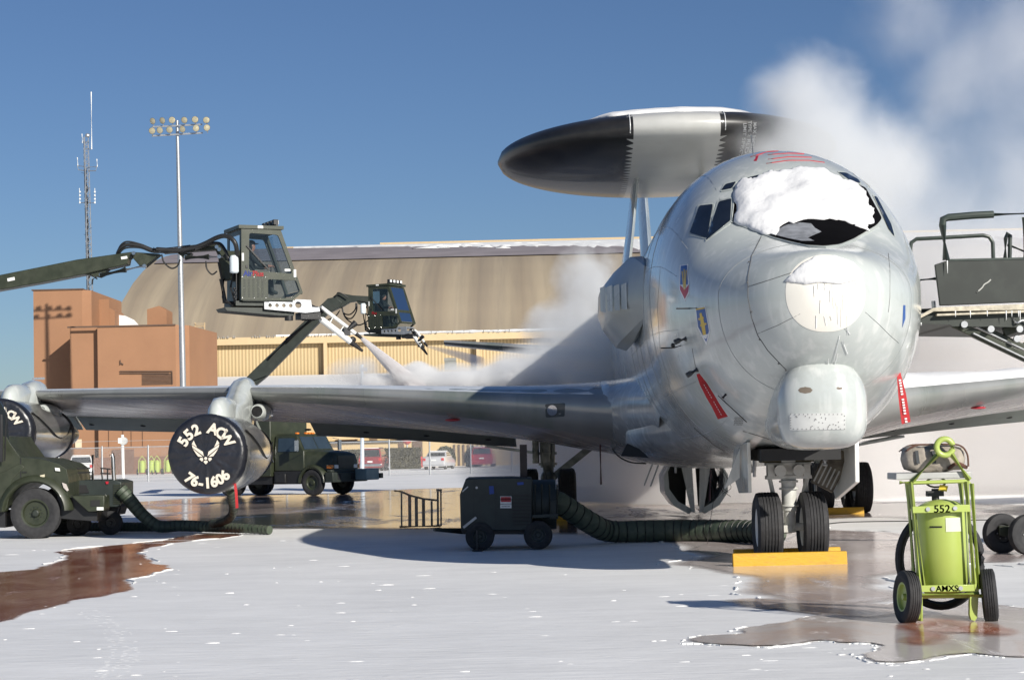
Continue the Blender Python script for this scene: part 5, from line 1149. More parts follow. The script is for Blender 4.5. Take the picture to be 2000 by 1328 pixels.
# row of lime wheeled extinguishers by the wall
LIME = mat('lime_paint', (.38, .47, .11), .35, var=.05, coat=.2, dirt=(.30, .38, .09), damt=.4)
first = None
for px, lab in ((278, 'leftmost of the distant lime extinguishers by the brown wall'), (296, 'distant lime extinguisher just right of a fence post by the brown wall'), (307, 'distant lime extinguisher third along the brown wall'), (328, 'distant lime extinguisher almost behind the lettered engine cover')):
    b = gp(px, 926.6 - (px - 290) * .0227)
    if first is None:
        t_ = thing('wheeled_extinguisher', lab, 'fire extinguisher', b, 0, 'distant lime wheeled extinguishers')
        MB().lathe((0, 0, .18), (0, 0, 1), [(0, .2), (.1, .24), (.85, .24), (1.0, .1), (1.05, .05)], 12).build('tank', LIME, t_, local=True)
        mb = MB()
        for s in (-1, 1): mb.bar((s * .32, 0, .15), (s * .30, 0, 1.15), .05, .05); mb.bar((s * .32, 0, 1.15), (0, 0, 1.6), .05, .05)
        mb.bar((-.32, 0, 1.15), (.32, 0, 1.15), .05, .05); mb.bar((-.32, 0, 1.02), (.32, 0, 1.02), .05, .05); mb.build('frame', LIME, t_, local=True)
        for s in (-1, 1): MB().cyl((s * .36, 0, .25), (s * .45, 0, .25), .25, n=16).build('wheel', RUB, t_, local=True)
        first = t_
    else: c = copy_tree(first); c.location = b; c['label'] = lab; WM[c] = Matrix.Translation(b)

# unseen building added behind the camera to be mirrored in the aircraft's skin
FB = thing('reflection_building', 'unseen low brown and cream building added behind the camera for its reflection', 'building', (0, -95, 0))
for x0, x1, h_, m in ((-70, -30, 9, BRN), (-30, 5, 5, TAN), (5, 18, 11, mat('dark_glazing', (.05, .06, .07), .3)), (18, 48, 7, BRN), (48, 80, 13, TAN), (80, 130, 6, BRN)):
    MB().box(x0, x1, -105 + (x0 % 7) * .1, -95 + (x1 % 5) * .2, 0, h_).build('wall', m, FB, smooth=0)
# ---------------------------------------------------------------- de-icing trucks
CABG = glass('cab_glass', (.62, .68, .72), .8)
def person(label, loc, rz, sitting_scale=1., pants=(.05, .055, .05), coat=(.018, .022, .02), hat='cap'):
    """seated operator, hands on the joystick; local +x is where the person looks"""
    t_ = thing('person', label, 'person', loc, rz)
    me = bpy.data.meshes.new('body'); J = {}
    pts = [('pel', 0, 0, .12, .15), ('bel', .02, 0, .30, .155), ('che', .04, 0, .52, .17), ('nek', .06, 0, .68, .075), ('hd0', .09, 0, .75, .085), ('hd1', .10, 0, .86, .10), ('hd2', .09, 0, .93, .07),
           ('ls', .03, .19, .60, .075), ('le', .20, .26, .38, .055), ('lw', .43, .16, .34, .038), ('rs', .03, -.19, .60, .075), ('re', .22, -.25, .37, .055), ('rw', .47, -.14, .36, .038),
           ('lh', .10, .11, .11, .10), ('lk', .50, .14, .15, .075), ('lf', .56, .13, -.24, .055), ('lt', .70, .13, -.28, .045), ('rh', .10, -.11, .11, .10), ('rk', .50, -.14, .15, .075), ('rf', .56, -.13, -.24, .055), ('rt', .70, -.13, -.28, .045)]
    for i, p in enumerate(pts): J[p[0]] = i
    E = [('pel', 'bel'), ('bel', 'che'), ('che', 'nek'), ('nek', 'hd0'), ('hd0', 'hd1'), ('hd1', 'hd2'), ('che', 'ls'), ('ls', 'le'), ('le', 'lw'), ('che', 'rs'), ('rs', 're'), ('re', 'rw'), ('pel', 'lh'), ('lh', 'lk'), ('lk', 'lf'), ('lf', 'lt'), ('pel', 'rh'), ('rh', 'rk'), ('rk', 'rf'), ('rf', 'rt')]
    V = [(p[1], p[2], p[3]) for p in pts]; RR = [p[4] for p in pts]; ED = [(J[a], J[b]) for a, b in E]
    for s, wv in ((1, 'lw'), (-1, 'rw')):
        w_ = Vector(V[J[wv]]); pa = w_ + Vector((.07, -s * .01, 0)); V.append(tuple(pa)); RR.append(.034); ip = len(V) - 1; ED.append((J[wv], ip))
        for k in range(4):
            a = pa + Vector((.035, -s * (.027 - .018 * k), .012)); b = a + Vector((.028, 0, -.018)); c = b + Vector((-.004, 0, -.022 - .002 * k)); base_ = len(V)
            for q, r_ in ((a, .010), (b, .009), (c, .008)): V.append(tuple(q)); RR.append(r_)
            ED += [(ip, base_), (base_, base_ + 1), (base_ + 1, base_ + 2)]
        a = pa + Vector((-.01, -s * .035, .01)); b = a + Vector((.03, -s * .012, -.012)); base_ = len(V)
        for q, r_ in ((a, .011), (b, .009)): V.append(tuple(q)); RR.append(r_)
        ED += [(ip, base_), (base_, base_ + 1)]
    # nose and ears
    for q, r_ in (((.20, 0, .845), .014), ((.10, .10, .85), .016), ((.10, -.10, .85), .016)): V.append(q); RR.append(r_); ED.append((J['hd1'], len(V) - 1))
    me.from_pydata(V, ED, []); o = bpy.data.objects.new('body', me); C.objects.link(o)
    md = o.modifiers.new('skin', 'SKIN'); me.skin_vertices  # created by the modifier's layer
    if not me.skin_vertices: me.attributes
    b = bmesh.new(); b.from_mesh(me); lay = b.verts.layers.skin.verify(); b.verts.ensure_lookup_table()
    for i, v in enumerate(b.verts): v[lay].radius = (RR[i], RR[i]); v[lay].use_root = (i == 0)
    b.to_mesh(me); b.free(); sb = o.modifiers.new('sub', 'SUBSURF'); sb.levels = 1; sb.render_levels = 1
    dg = bpy.context.evaluated_depsgraph_get(); m2 = bpy.data.meshes.new_from_object(o.evaluated_get(dg)); m2.name = 'body'; o.modifiers.clear(); o.data = m2
    SK = mat('face_skin', (.45, .22, .15), .55); CT = mat('coat_%s' % label[:12], coat, .8, var=.4, scale=14, bump=.4, bscale=30); PT = mat('trousers', pants, .8)
    for m in (CT, SK, PT): m2.materials.append(m)
    for p in m2.polygons:
        c = p.center; p.material_index = 1 if (c.z > .70 and c.x > .085) or (c.x > .455 and c.z > .25) else (2 if c.z < .2 and c.x > .1 else 0)
    m2.shade_smooth(); o.parent = t_
    if hat == 'cap':
        mb = MB(); mb.ell((.085, 0, .905), .115, .105, .085, 16, 8); mb.box(.15, .26, -.07, .07, .895, .908); mb.build('cap', mat('cap_black', (.012, .012, .014), .8), t_, local=True, smooth=60)
    else:
        mb = MB(); mb.ell((.07, 0, .86), .125, .13, .15, 14, 10); mb.build('hood', CT, t_, local=True, smooth=60)
    mb = MB(); mb.cyl((.52, -.14, .12), (.54, -.12, .36), .012, n=8); mb.ell((.54, -.12, .36), .02, .02, .03, 8, 6)
    j = mb.build('control_stick', BLK, None); tag(j, 'black control stick in the ' + ('near cab' if 'near' in label else 'far cab') + ' under the operator hand', 'control stick'); j.matrix_world = WM[t_]; 
    j.data.transform(Matrix.Translation((-.52, .14, -.12))); j.location = WM[t_] @ Vector((.52, -.14, .12)); j.rotation_euler = (0, 0, rz)
    return t_
def op_cab(parent, loc, rz, sc_=1., tilt=0., light_face=1, name_sign=True, nozlen=1.):
    M = Matrix.Translation(loc) @ Matrix.Rotation(rz, 4, 'Z') @ Matrix.Rotation(tilt, 4, 'Y') @ Matrix.Scale(sc_, 4)
    W = .55; sub = []
    out = [(0, 0), (.03, 1.70), (1.0, 1.66), (1.52, .20), (1.25, 0)]
    hi = rounded([(.20, .70), (.22, 1.58), (.93, 1.55), (1.27, .64)], .06, 3); lo = rounded([(.66, .06), (.66, .50), (1.36, .48), (1.45, .22), (1.22, .06)], .05, 3)
    mb = MB()
    for y, v in ((-W, .05), (W - .05, .05)): mb.plate(out, [hi, lo], lambda a, b, y=y: (a, y, b), (0, v, 0))
    # rear wall with window, roof, floor, front frame
    mb.plate([(-W + .05, 0), (W - .05, 0), (W - .05, 1.68), (-W + .05, 1.68)], [[(-W + .14, .95), (W - .14, .95), (W - .14, 1.55), (-W + .14, 1.55)]], lambda a, b: (.0 + .0176 * b, a, b), (.04, 0, 0))
    mb.box(.05, 1.0, -W + .05, W - .05, 1.62, 1.66); mb.box(.04, 1.3, -W + .05, W - .05, .0, .05)
    d = Vector((.52, 0, -1.46)).normalized()
    for y in (-W + .05, W - .11): mb.bar(Vector((.98, y + .03, 1.64)), Vector((1.49, y + .03, .2)), .06, .06)
    mb.bar((1.49, -W + .05, .2), (1.49, W - .05, .2), .08, .06); mb.bar((1.15, -W + .05, 1.16 - .05), (1.15, W - .05, 1.11), .03, .03) if 0 else None
    mb.bar((1.32, -W + .05, .66), (1.32, W - .05, .66), .08, .10)
    mb.box(-.04, 1.06, -W - .03, W + .03, 1.68, 1.76); mb.box(.05, .62, -W + .05, W - .05, .05, .55)
    mb.xf(M); cab = mb.build('operator_cab', OLV, parent, smooth=30)
    g = MB()
    for y in (-W + .02, W - .03): g.add([(a, y, b) for a, b in hi], [list(range(len(hi)))]); g.add([(a, y, b) for a, b in lo], [list(range(len(lo)))])
    g.add([(1.02, -W + .1, 1.60), (1.02, W - .1, 1.60), (1.47, W - .1, .25), (1.47, -W + .1, .25)], [(0, 1, 2, 3)]); g.add([(.03, -W + .14, .95), (.03, W - .14, .95), (.04, W - .14, 1.55), (.04, -W + .14, 1.55)], [(0, 1, 2, 3)])
    g.xf(M).build('window_pane', CABG, cab, smooth=0)
    t = MB()
    for a, b in ((.05, 1.02), (.95, 1.80)): t.box(a, a + .06, -W - .008, -W, b - .5 if a < .1 else .98, b - .25 if a < .1 else 1.1) if 0 else None
    t.box(.03, .08, -W - .006, -W, .92, 1.10); t.box(1.30, 1.36, -W - .006, -W, .56, .74); t.box(1.08, 1.22, -W - .0, -W + .02, .70, .75); t.box(.42, .55, -W - .035, -W - .03, 1.69, 1.75)
    t.xf(M).build('label_plate', WHT, cab, smooth=0)
    lv = MB()
    for i in range(5):
        for j in range(12): lv.box(.06 + i * .11, .11 + i * .11, -W - .008, -W - .001, .08 + j * .036, .095 + j * .036)
    lv.xf(M).build('louvre', OLVD, cab, smooth=0)
    rvm = MB()
    for x in (.03, .32, .60): 
        for z in (.05, .54): rvm.ell((x, -W - .004, z), .012, .008, .012, 6, 4)
    rvm.xf(M).build('rivet', CHR, cab)
    if name_sign:
        for txt, xo, m in (('Air', .17, mat('sign_blue', (.03, .06, .35), .4)), ('Plus', .42, mat('sign_red', (.5, .03, .04), .4))):
            vs, fs = text_mesh(txt, .17, .006, .002); q = MB(); q.add([M @ Vector((v.x + xo, -W - .006, v.y + .62)) for v in vs], fs); q.build('lettering', m, cab, smooth=0)
    else:
        vs, fs = text_mesh('Plus', .15, .006, .002); q = MB(); q.add([M @ Vector((v.x + .3, -W - .006, v.y + .62)) for v in vs], fs); q.build('lettering', mat('sign_red', (.5, .03, .04), .4), cab, smooth=0)
    # work lamps on the roof
    for k in range(4):
        y = -.36 + k * .24; l = MB(); l.box(.86, .98, y - .08, y + .08, 1.80, 1.93); l.xf(M); lo_ = l.build('work_lamp', BLK, cab, bev=.01)
        l = MB(); l.box(.982, .99, y - .065, y + .065, 1.815, 1.915); l.xf(M).build('lens', WHT, lo_, smooth=0) if 0 else l.xf(M).build('work_lamp', mat('lamp_lens', (.8, .8, .78), .1), cab, smooth=0)
    l = MB(); l.bar((.92, -.5, 1.79), (.92, .5, 1.79), .05, .04); l.xf(M).build('lamp_bar', BLK, cab)
    # seat
    s = MB(); s.box(.18, .62, -.22, .22, .40, .52); s.bar((.16, 0, .5), (.08, 0, 1.05), .40, .10, up=(0, 1, 0)); s.xf(M).build('seat', mat('seat_vinyl', (.05, .055, .055), .6), cab, bev=.03)
    # wiper / strut
    s = MB(); s.bar((.14, -W - .02, 1.28), (.68, -W - .02, .72), .02, .03); s.box(.12, .17, -W - .02, -W, .75, .82); s.xf(M).build('gas_strut', BLK, cab)
    # chassis below, tank and bracket
    s = MB(); s.box(-.1, .75, -.45, .45, -.12, -.01); s.box(.05, .70, -W + .02, W - .1, -.02, .0); s.prism([(-.35, -.4, -.16), (-.30, -.4, -.24), (1.0, -.4, -.34), (1.35, -.4, -.34), (1.35, -.4, -.16)], (0, .7, 0)); s.xf(M).build('under_frame', OLVD, cab)
    hol = [[(x + .045 * math.cos(a / 12 * math.tau), -.11 + .045 * math.sin(a / 12 * math.tau)) for a in range(12)] for x in (.72, .89, 1.06, 1.23)] + [[(1.42 + .08 * math.cos(a / 14 * math.tau), -.09 + .08 * math.sin(a / 14 * math.tau)) for a in range(14)]]
    s = MB(); s.plate([(.58, -.20), (.58, -.01), (1.28, -.03), (1.36, .04), (1.74, .03), (1.76, -.14), (1.95, -.15), (1.96, -.24), (1.6, -.28)], hol, lambda a, b: (a, -.50, b), (0, .05, 0)); s.box(1.3, 1.75, -.45, .1, -.02, .02); s.xf(M).build('bracket_plate', GALV, cab)
    s = MB(); s.cyl((1.25, -.3, -.30), (1.25, -.3, -.45), .10); s.cyl((1.6, -.25, -.35), (1.9, -.25, -.35), .10); s.box(1.5, 2.0, -.45, -.05, -.42, -.26); s.cyl((1.75, -.2, -.1), (1.98, -.2, -.2), .09); s.xf(M).build('turret_motor', BLK, cab)
    # twin nozzle pipes
    p1 = [Vector((1.95, -.35, -.14)), Vector((2.05, -.35, -.13)), Vector((2.15, -.35, -.20)), Vector((2.95 * nozlen, -.35, -.78 * nozlen))]
    p2 = [Vector((1.92, -.35, -.32)), Vector((2.05, -.35, -.42)), Vector((2.78 * nozlen, -.35, -.95 * nozlen))]
    s = MB(); s.tube(p1, .045, 10); s.tube(p2, lambda t: .05 if t < .3 else .075, 10)
    for t in (.25, .6): s.bar(p1[2].lerp(p1[3], t), p2[1].lerp(p2[2], t), .02, .02)
    s.xf(M).build('nozzle_pipe', WHT, cab)
    e = (p1[3] - p1[2]).normalized(); e2 = (p2[2] - p2[1]).normalized()
    s = MB(); s.cyl(p1[3] - e * .05, p1[3] + e * .16, .05, .035); s.cyl(p2[2], p2[2] + e2 * .38, .07, .03); s.box(2.6 * nozlen, 2.75 * nozlen, -.42, -.25, -.80, -.62); s.cyl(p1[3] + Vector((-.25, -.05, .12)), p1[3] + Vector((-.05, -.05, .28)), .04, .08); s.ell(p1[3] + Vector((-.12, 0, -.12)), .1, .08, .08, 8, 6)
    s.xf(M).build('nozzle_tip', BLK, cab)
    # canister and hydraulics behind
    s = MB(); s.lathe(Vector((-.18, -.62, .62)), (0, 0, 1), [(0, .08), (.03, .105), (.36, .105), (.41, .08)], 16); s.xf(M).build('white_canister', mat('canister_white', (.62, .68, .70), .4), cab)
    s = MB(); s.bar((-.02, -.3, 0), (-.02, -.3, 1.2), .05, .06); s.tube([(-.04, -.45, .05), (-.06, -.5, .9)], .02, 6); s.tube([(-.15, -.5, .7), (-.22, -.45, .3), (-.1, -.4, -.05)], .025, 6); s.tube([(-.45, -.3, .9), (-.30, -.3, .0), (-.1, -.3, -.12)], .035, 6)
    for k in range(6): s.ell((-.12 - .03 * (k % 2), -.5, .02 + .05 * k), .035, .035, .03, 6, 4)
    s.xf(M).build('hydraulic_line', BLK, cab)
    return M, M @ (p1[3] + e * .16), (M.to_3x3() @ e)
# --- near truck at the left edge
TA = thing('deicing_truck', 'near dark green truck with a long boom and an operator cab lettered blue and red', 'truck', gp(68, 1052), R(0)); YA = gp(68, 1052).y
w0 = at(68, 1003, YA)
mb = MB(); tyre(mb, (w0.x, YA + .14, .535), (0, 1, 0), .535, .28, .30, grooves=3, n=44, hub=.3); wh = mb.build('wheel', [RUB, OLV], TA, smooth=40)
hb_ = MB(); 
for k in range(10): a = k / 10 * math.tau; hb_.ell((w0.x + .13 * math.cos(a), YA + .10, .535 + .13 * math.sin(a)), .018, .02, .018, 6, 4)
hb_.lathe((w0.x, YA + .12, .535), (0, -1, 0), [(0, .08), (.08, .075), (.1, .05), (.1, .01)], 12); hb_.build('hub', OLVD, wh)
tyre(MB(), (w0.x + .1, YA + 2.0, .535), (0, 1, 0), .535, .28, .30, grooves=3, n=32).build('wheel', [RUB, OLV], TA, smooth=40)
Pt = lambda l, Y=YA: [at(a, b, Y) for a, b in l]
mb = MB(); arch = [(w0.x + .66 * math.cos(R(a)), .56 + .64 * math.sin(R(a))) for a in range(-4, 178, 8)]
ol = [(-40, 1000), (-40, 850), (12, 852), (20, 866), (40, 893), (80, 896), (116, 906), (130, 916), (134, 935), (134, 968), (120, 970)]
o2 = [(at(a, b, YA).x, at(a, b, YA).z) for a, b in ol]
arc2 = [(x, z) for x, z in arch if x > at(-30, 1000, YA).x]
poly = o2[1:] + [(x, z) for x, z in arc2 if z > .62] + [o2[0]]
v2 = [Vector((x, YA - .02, z)) for x, z in poly]
mb.plate([(v.x, v.z) for v in v2], [], lambda a, b: (a, YA - .02, b), (0, 2.1, 0)); body = mb.build('hood', OLV, TA, smooth=30, bev=.03)
mb = MB(); rg = []
for k, a in enumerate(range(2, 182, 7)):
    c_, s_ = math.cos(R(a)), math.sin(R(a)); rg.append([Vector((w0.x + r_ * c_, y, .56 + r_ * s_)) for r_, y in ((.63, YA + .3), (.62, YA - .10), (.66, YA - .14), (.74, YA - .10), (.80, YA + .02), (.80, YA + .3))])
mb.loft(rg); mb.build('fender', OLV, TA, smooth=60)
mb = MB(); mb.pxprism([(-20, 930), (10, 920), (38, 905), (48, 912), (24, 935), (14, 990), (8, 1000), (-20, 1000)], YA - .04, .06); mb.build('door_skirt', OLV, TA, bev=.01)
mb = MB(); mb.pxprism([(-30, 775), (0, 784), (14, 810), (16, 862), (10, 868), (-30, 868)], YA + .02, .05); mb.build('door_window', mat('dim_cab_glass', (.02, .025, .028), .08, spec=.7), TA)
mb = MB(); mb.tube([at(10, 785, YA - .35), at(12, 820, YA - .35), at(9, 900, YA - .2)], .018, 6); mb.box(at(-8, 0, YA).x, at(8, 0, YA).x, YA - .4, YA - .34, at(0, 902, YA).z, at(0, 810, YA).z); mb.build('mirror', BLK, TA, bev=.01)
for nm, px, m in (('label_plate', [(107, 913), (116, 914), (117, 920), (108, 919)], WHT), ('marker_lamp', [(78, 928), (87, 926), (87, 931), (79, 932)], mat('pale_disc', (.6, .55, .4), .4)), ('badge', [(69, 935), (84, 934), (84, 937), (70, 937)], CHR), ('headlight', [(121, 942), (129, 945), (134, 957), (131, 959), (124, 952)], mat('headlamp', (.5, .45, .42), .1)), ('bumper_light', [(189, 990), (202, 990), (202, 996), (189, 996)], WHT)):
    MB().pxprism(px, YA - .06 if nm != 'bumper_light' else YA - .12, .03).build(nm, m, TA)
mb = MB(); mb.pxprism([(138, 968), (204, 967), (204, 998), (172, 999)], YA - .10, .5); bp_ = mb.build('bumper_box', OLV, TA, bev=.02)
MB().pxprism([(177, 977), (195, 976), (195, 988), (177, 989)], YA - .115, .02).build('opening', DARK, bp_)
MB().pxprism([(112, 968), (140, 968), (172, 1000), (190, 1000), (190, 1018), (118, 1012)], YA + .1, 1.6).build('chassis', BLK, TA); MB().pxprism([(-30, 1000), (10, 1000), (10, 1030), (-30, 1030)], YA + .1, 1.8).build('fuel_tank', BLK, TA)
MB().pxprism([(39.5, 894), (41, 894), (41, 932), (39.5, 933)], YA - .03, .03).build('door_gap', BLK, TA, smooth=0); MB().pxprism([(43, 921), (52, 921), (52, 923), (43, 923)], YA - .035, .03).build('hood_latch', BLK, TA, smooth=0)
# boom of the near truck
YB = 44.2
bm = MB(); bm.pxprism([(-60, 550), (0, 537), (60, 525), (150, 507), (210, 498.5), (256, 492), (262, 494), (250, 505), (248, 516), (163, 536), (80, 552), (0, 566), (-60, 578)], YB, .42); boom = bm.build('boom', OLV, TA, bev=.02)
bm = MB(); bm.pxprism([(-60, 559), (-60, 572), (-110, 900), (-140, 900)], YB + .05, .3); bm.build('boom_base', OLV, TA)
MB().pxprism([(256, 492), (312, 496), (282, 521), (274, 521), (259, 504)], YB + .04, .34).build('knuckle_plate', OLV, boom, bev=.015); bm = MB(); bm.pxprism([(318, 489), (352, 481), (420, 474), (436, 480), (446, 496), (450, 520), (452, 545), (436, 548), (428, 530), (426, 500), (420, 488), (360, 492), (318, 495)], YB + .06, .28); bm.pxprism([(346, 494), (375, 494), (366, 504), (358, 504)], YB + .06, .28); MB().pxprism([(163, 536), (212, 526), (200, 536), (192, 541)], YB + .08, .25).build('cylinder_lug', OLV, boom); bm.build('jib', OLV, boom, bev=.015)
MB().tube([at(196, 538, YB - .06), at(246, 527, YB - .06)], .07, 10).build('cylinder', OLVD, boom); bm = MB(); bm.tube([at(362, 503, YB - .06), at(408, 502, YB - .06)], .07, 10); bm.build('cylinder', OLVD, boom)
bm = MB(); bm.tube([at(246, 527, YB - .06), at(278, 520, YB - .06)], .03, 8); bm.tube([at(408, 502, YB - .06), at(436, 502, YB - .06)], .03, 8); bm.tube([at(300, 488, YB - .05), at(372, 480, YB - .05)], .025, 6); bm.build('piston_rod', CHR, boom)
bm = MB()
for x, y in ((198, 537), (262, 495), (283, 520), (314, 489), (352, 486), (364, 502), (424, 483), (429, 488), (429, 502)): c = at(x, y, YB - .02); bm.cyl(c, c + Vector((0, -.08, 0)), .045, n=10)
bm.build('bolt', CHR, boom)
HOSE = mat('hose_rubber', (.02, .02, .02), .45, var=.3)
bm = MB()
for dz, r_ in ((0, .045), (.07, .022), (-.07, .022)):
    bm.tube(spline([at(228, 500, YB + .2) + Vector((0, 0, dz)), at(237, 484, YB) + Vector((0, 0, dz)), at(250, 478, YB - .05) + Vector((0, 0, dz)), at(275, 481, YB - .05) + Vector((0, 0, dz * .6)), at(300, 490, YB - .05) + Vector((0, 0, dz * .5)), at(330, 492, YB - .05)]), r_, 8)
bm.tube(spline([at(300, 487, YB - .08), at(345, 489, YB - .08), at(378, 484, YB - .1), at(400, 476, YB - .15), at(422, 465, YB - .3), at(438, 461, YB - .4), at(452, 466, YB - .5), at(461, 480, YB - .5), at(463, 505, YB - .3), at(462, 530, YB - .3)]), .055, 8)
bm.tube(spline([at(378, 489, YB - .1), at(405, 478, YB - .1), at(428, 476, YB - .1), at(440, 490, YB - .2), at(448, 510, YB - .2)]), .04, 8)
bm.tube(spline([at(316, 497, YB - .1), at(320, 512, YB - .12), at(334, 524, YB - .12), at(346, 520, YB - .1), at(352, 507, YB - .1)]), .02, 6)
bm.tube(spline([at(402, 510, YB - .1), at(404, 525, YB - .1), at(414, 536, YB - .1), at(424, 530, YB - .1)]), .02, 6)
bm.tube([at(436, 545, YB), at(436, 580, YB), at(437, 590, YB), at(462, 592, YB)], .04, 6)
bm.tube([at(430, 545, YB), at(437, 592, YB)], .03, 6)
bm.tube([at(188, 541, YB), at(181, 546, YB), at(180, 556, YB)], .02, 6); bm.tube([at(176, 537, YB), at(190, 545, YB)], .02, 6)
bm.build('hydraulic_hose', HOSE, boom, smooth=60)
MB().pxprism([(14, 544), (28, 541), (29, 547), (15, 550)], YB - .01, .02).build('label_plate', WHT, boom); MB().pxprism([(236, 502), (248, 500), (249, 505), (237, 507)], YB - .01, .02).build('label_plate', WHT, boom)
cl = at(469, 586, 44.0)
MA, tipA, dirA = op_cab(TA, cl + Vector((-.22, .52, 0)), R(26), 1.0)
MB().pxprism([(443, 490), (470, 490), (470, 500), (447, 500)], 44.1, .3).build('cab_mount', OLV, boom)
person('person in a black cap and dark coat seated in the near cab', MA @ Vector((.33, -.05, .48)), R(26))
# --- far truck behind the wing
TB = thing('deicing_truck', 'dark green de-icing truck parked behind the wing with amber roof lights and its boom raised', 'truck', gp(676, 966), R(-32)); MTB = WM[TB]
b2 = lambda mb, *a: mb
mb = MB(); mb.box(-6.5, -2.75, -1.15, 1.15, .75, 2.95); bdy = mb.build('tank_body', OLV, TB, local=True, bev=.04)
mb = MB(); mb.box(-6.5, -2.8, -1.0, 1.0, .45, .75); mb.build('chassis', BLK, TB, local=True)
for x, z0, z1 in ((-3.4, 2.95, 3.9), (-2.9, 2.95, 3.9)): MB().box(x - .12, x + .12, -.9, -.6, z0, z1).build('boom_rest', OLV, TB, local=True)
mb = MB(); mb.loft([[Vector((x, y, z)) for x, y, z in ((a, -w_, z), (b, -w_, z), (b, w_, z), (a, w_, z))] for z, a, b, w_ in ((.95, -2.7, -1.25, .98), (1.72, -2.7, -1.25, .98), (1.74, -2.7, -1.30, .97), (2.3, -2.68, -1.62, .92), (2.38, -2.62, -1.70, .86))]); cb = mb.build('truck_cab', OLV, TB, local=True, smooth=30, bev=.03)
WG = mat('truck_glass', (.03, .045, .06), .05, spec=.8)
def cabpt(t, y): return Vector((-1.30 - .32 * t, y, 1.74 + .56 * t))
mb = MB(); mb.add([cabpt(.06, -.86) + Vector((.012, 0, .006)), cabpt(.06, -.02) + Vector((.012, 0, .006)), cabpt(.93, -.02) + Vector((.012, 0, .006)), cabpt(.93, -.82) + Vector((.012, 0, .006))], [(0, 1, 2, 3)]); mb.build('windshield', WG, TB, local=True, smooth=0)
mb = MB(); mb.add([cabpt(.06, .02) + Vector((.012, 0, .006)), cabpt(.06, .86) + Vector((.012, 0, .006)), cabpt(.93, .82) + Vector((.012, 0, .006)), cabpt(.93, .02) + Vector((.012, 0, .006))], [(0, 1, 2, 3)]); mb.build('windshield', WG, TB, local=True, smooth=0)
mb = MB(); mb.add([(-2.5, -1.0, 1.70), (-1.45, -1.0, 1.70), (-1.72, -.945, 2.22), (-2.5, -.945, 2.22)], [(0, 1, 2, 3)]); mb.build('side_window', WG, TB, local=True, smooth=0)
mb = MB(); mb.loft([[Vector((x, y, z)) for y, z in ((-w_, .95), (-w_, zt - .22), (-w_ + .12, zt - .05), (-w_ + .4, zt), (w_ - .4, zt), (w_ - .12, zt - .05), (w_, zt - .22), (w_, .95))] for x, w_, zt in ((-1.27, .95, 1.74), (-.7, .90, 1.71), (-.25, .84, 1.66), (-.06, .80, 1.60), (0, .76, 1.50))]); mb.build('hood', OLV, TB, local=True, smooth=50)
mb = MB(); mb.box(-.02, .02, -.52, .52, 1.0, 1.50)
gr = mb.build('grille', OLVD, TB, local=True); mb = MB()
for k in range(7): mb.box(.02, .035, -.5, .5, 1.03 + k * .055, 1.05 + k * .055)
mb.build('grille_bar', BLK, gr, local=True)
for s in (-1, 1):
    mb = MB(); rg = []
    for a in range(0, 184, 10): rg.append([Vector((-.85 + r_ * math.cos(R(a)), y, .50 + r_ * math.sin(R(a)))) for r_, y in ((.54, s * .65), (.54, s * 1.06), (.62, s * 1.08), (.68, s * 1.0), (.68, s * .65))])
    mb.loft(rg).build('fender', OLV, TB, local=True, smooth=60)
    tyre(MB(), (-.85, s * .92, .50), (0, 1, 0), .50, .26, .29, grooves=3, n=32).build('wheel', [RUB, OLV], TB, local=True, smooth=40)
    for dx in (-4.9,):
        for yy in (.72, 1.0): tyre(MB(), (dx, s * yy, .50), (0, 1, 0), .50, .26, .29, grooves=3, n=28).build('wheel', [RUB, OLV], TB, local=True, smooth=40)
    MB().box(-.12, .03, s * .60 - .12 + s * .0, s * .60 + .12, 1.02, 1.16).build('headlight', mat('clear_lamp', (.75, .75, .72), .1), TB, local=True, bev=.01)
    MB().box(-.22, .0, s * .82 - .1, s * .82 + .1, 1.02, 1.16).build('turn_signal', mat('amber_lens', (.75, .20, .02), .25), TB, local=True, bev=.02)
    mb = MB(); mb.tube([(-1.35, s * .98, 2.2), (-1.3, s * 1.3, 2.15), (-1.3, s * 1.3, 1.7), (-1.35, s * .98, 1.6)], .015, 6); mb.box(-1.33, -1.27, s * 1.35 - .09, s * 1.35 + .09, 1.72, 2.12); mb.build('mirror', CHR, TB, local=True)
mb = MB(); mb.box(-.15, .22, -1.1, 1.1, .50, .88); mb.box(-.1, .1, -1.05, 1.05, .88, .98); bp_ = mb.build('bumper', OLVD, TB, local=True, bev=.02)
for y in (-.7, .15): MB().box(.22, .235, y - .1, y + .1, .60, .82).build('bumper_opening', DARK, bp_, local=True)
MB().box(.22, .75, .30, 1.15, .55, .98).build('bumper_tank', mat('blue_grey_paint', (.22, .30, .30), .4, var=.1), TB, local=True, bev=.03)
MB().box(.55, .8, 1.15, 1.35, .6, .8).build('bumper_tank', OLV, TB, local=True, bev=.02)
mb = MB(); mb.box(-2.7, -1.35, -1.02, -.7, .45, .95); mb.box(-2.6, -2.1, -1.08, -.7, .5, .85); mb.build('running_board', BLK, TB, local=True, bev=.02)
for y in (-.75, -.2, 0, .2, .75): MB().box(-1.80, -1.68, y - .07, y + .07, 2.36, 2.43).build('roof_marker', MATS['amber_lens'], TB, local=True, bev=.02)
MB().box(-2.9, -2.76, -1.1, -.95, 2.72, 2.80).build('roof_marker', MATS['amber_lens'], TB, local=True)
MB().box(-3.9, -3.6, -1.165, -1.15, 1.45, 1.6).build('label_plate', WHT, TB, local=True); MB().box(-3.9, -3.5, -1.17, -1.15, .95, 1.1).build('hatch', BLK, TB, local=True)
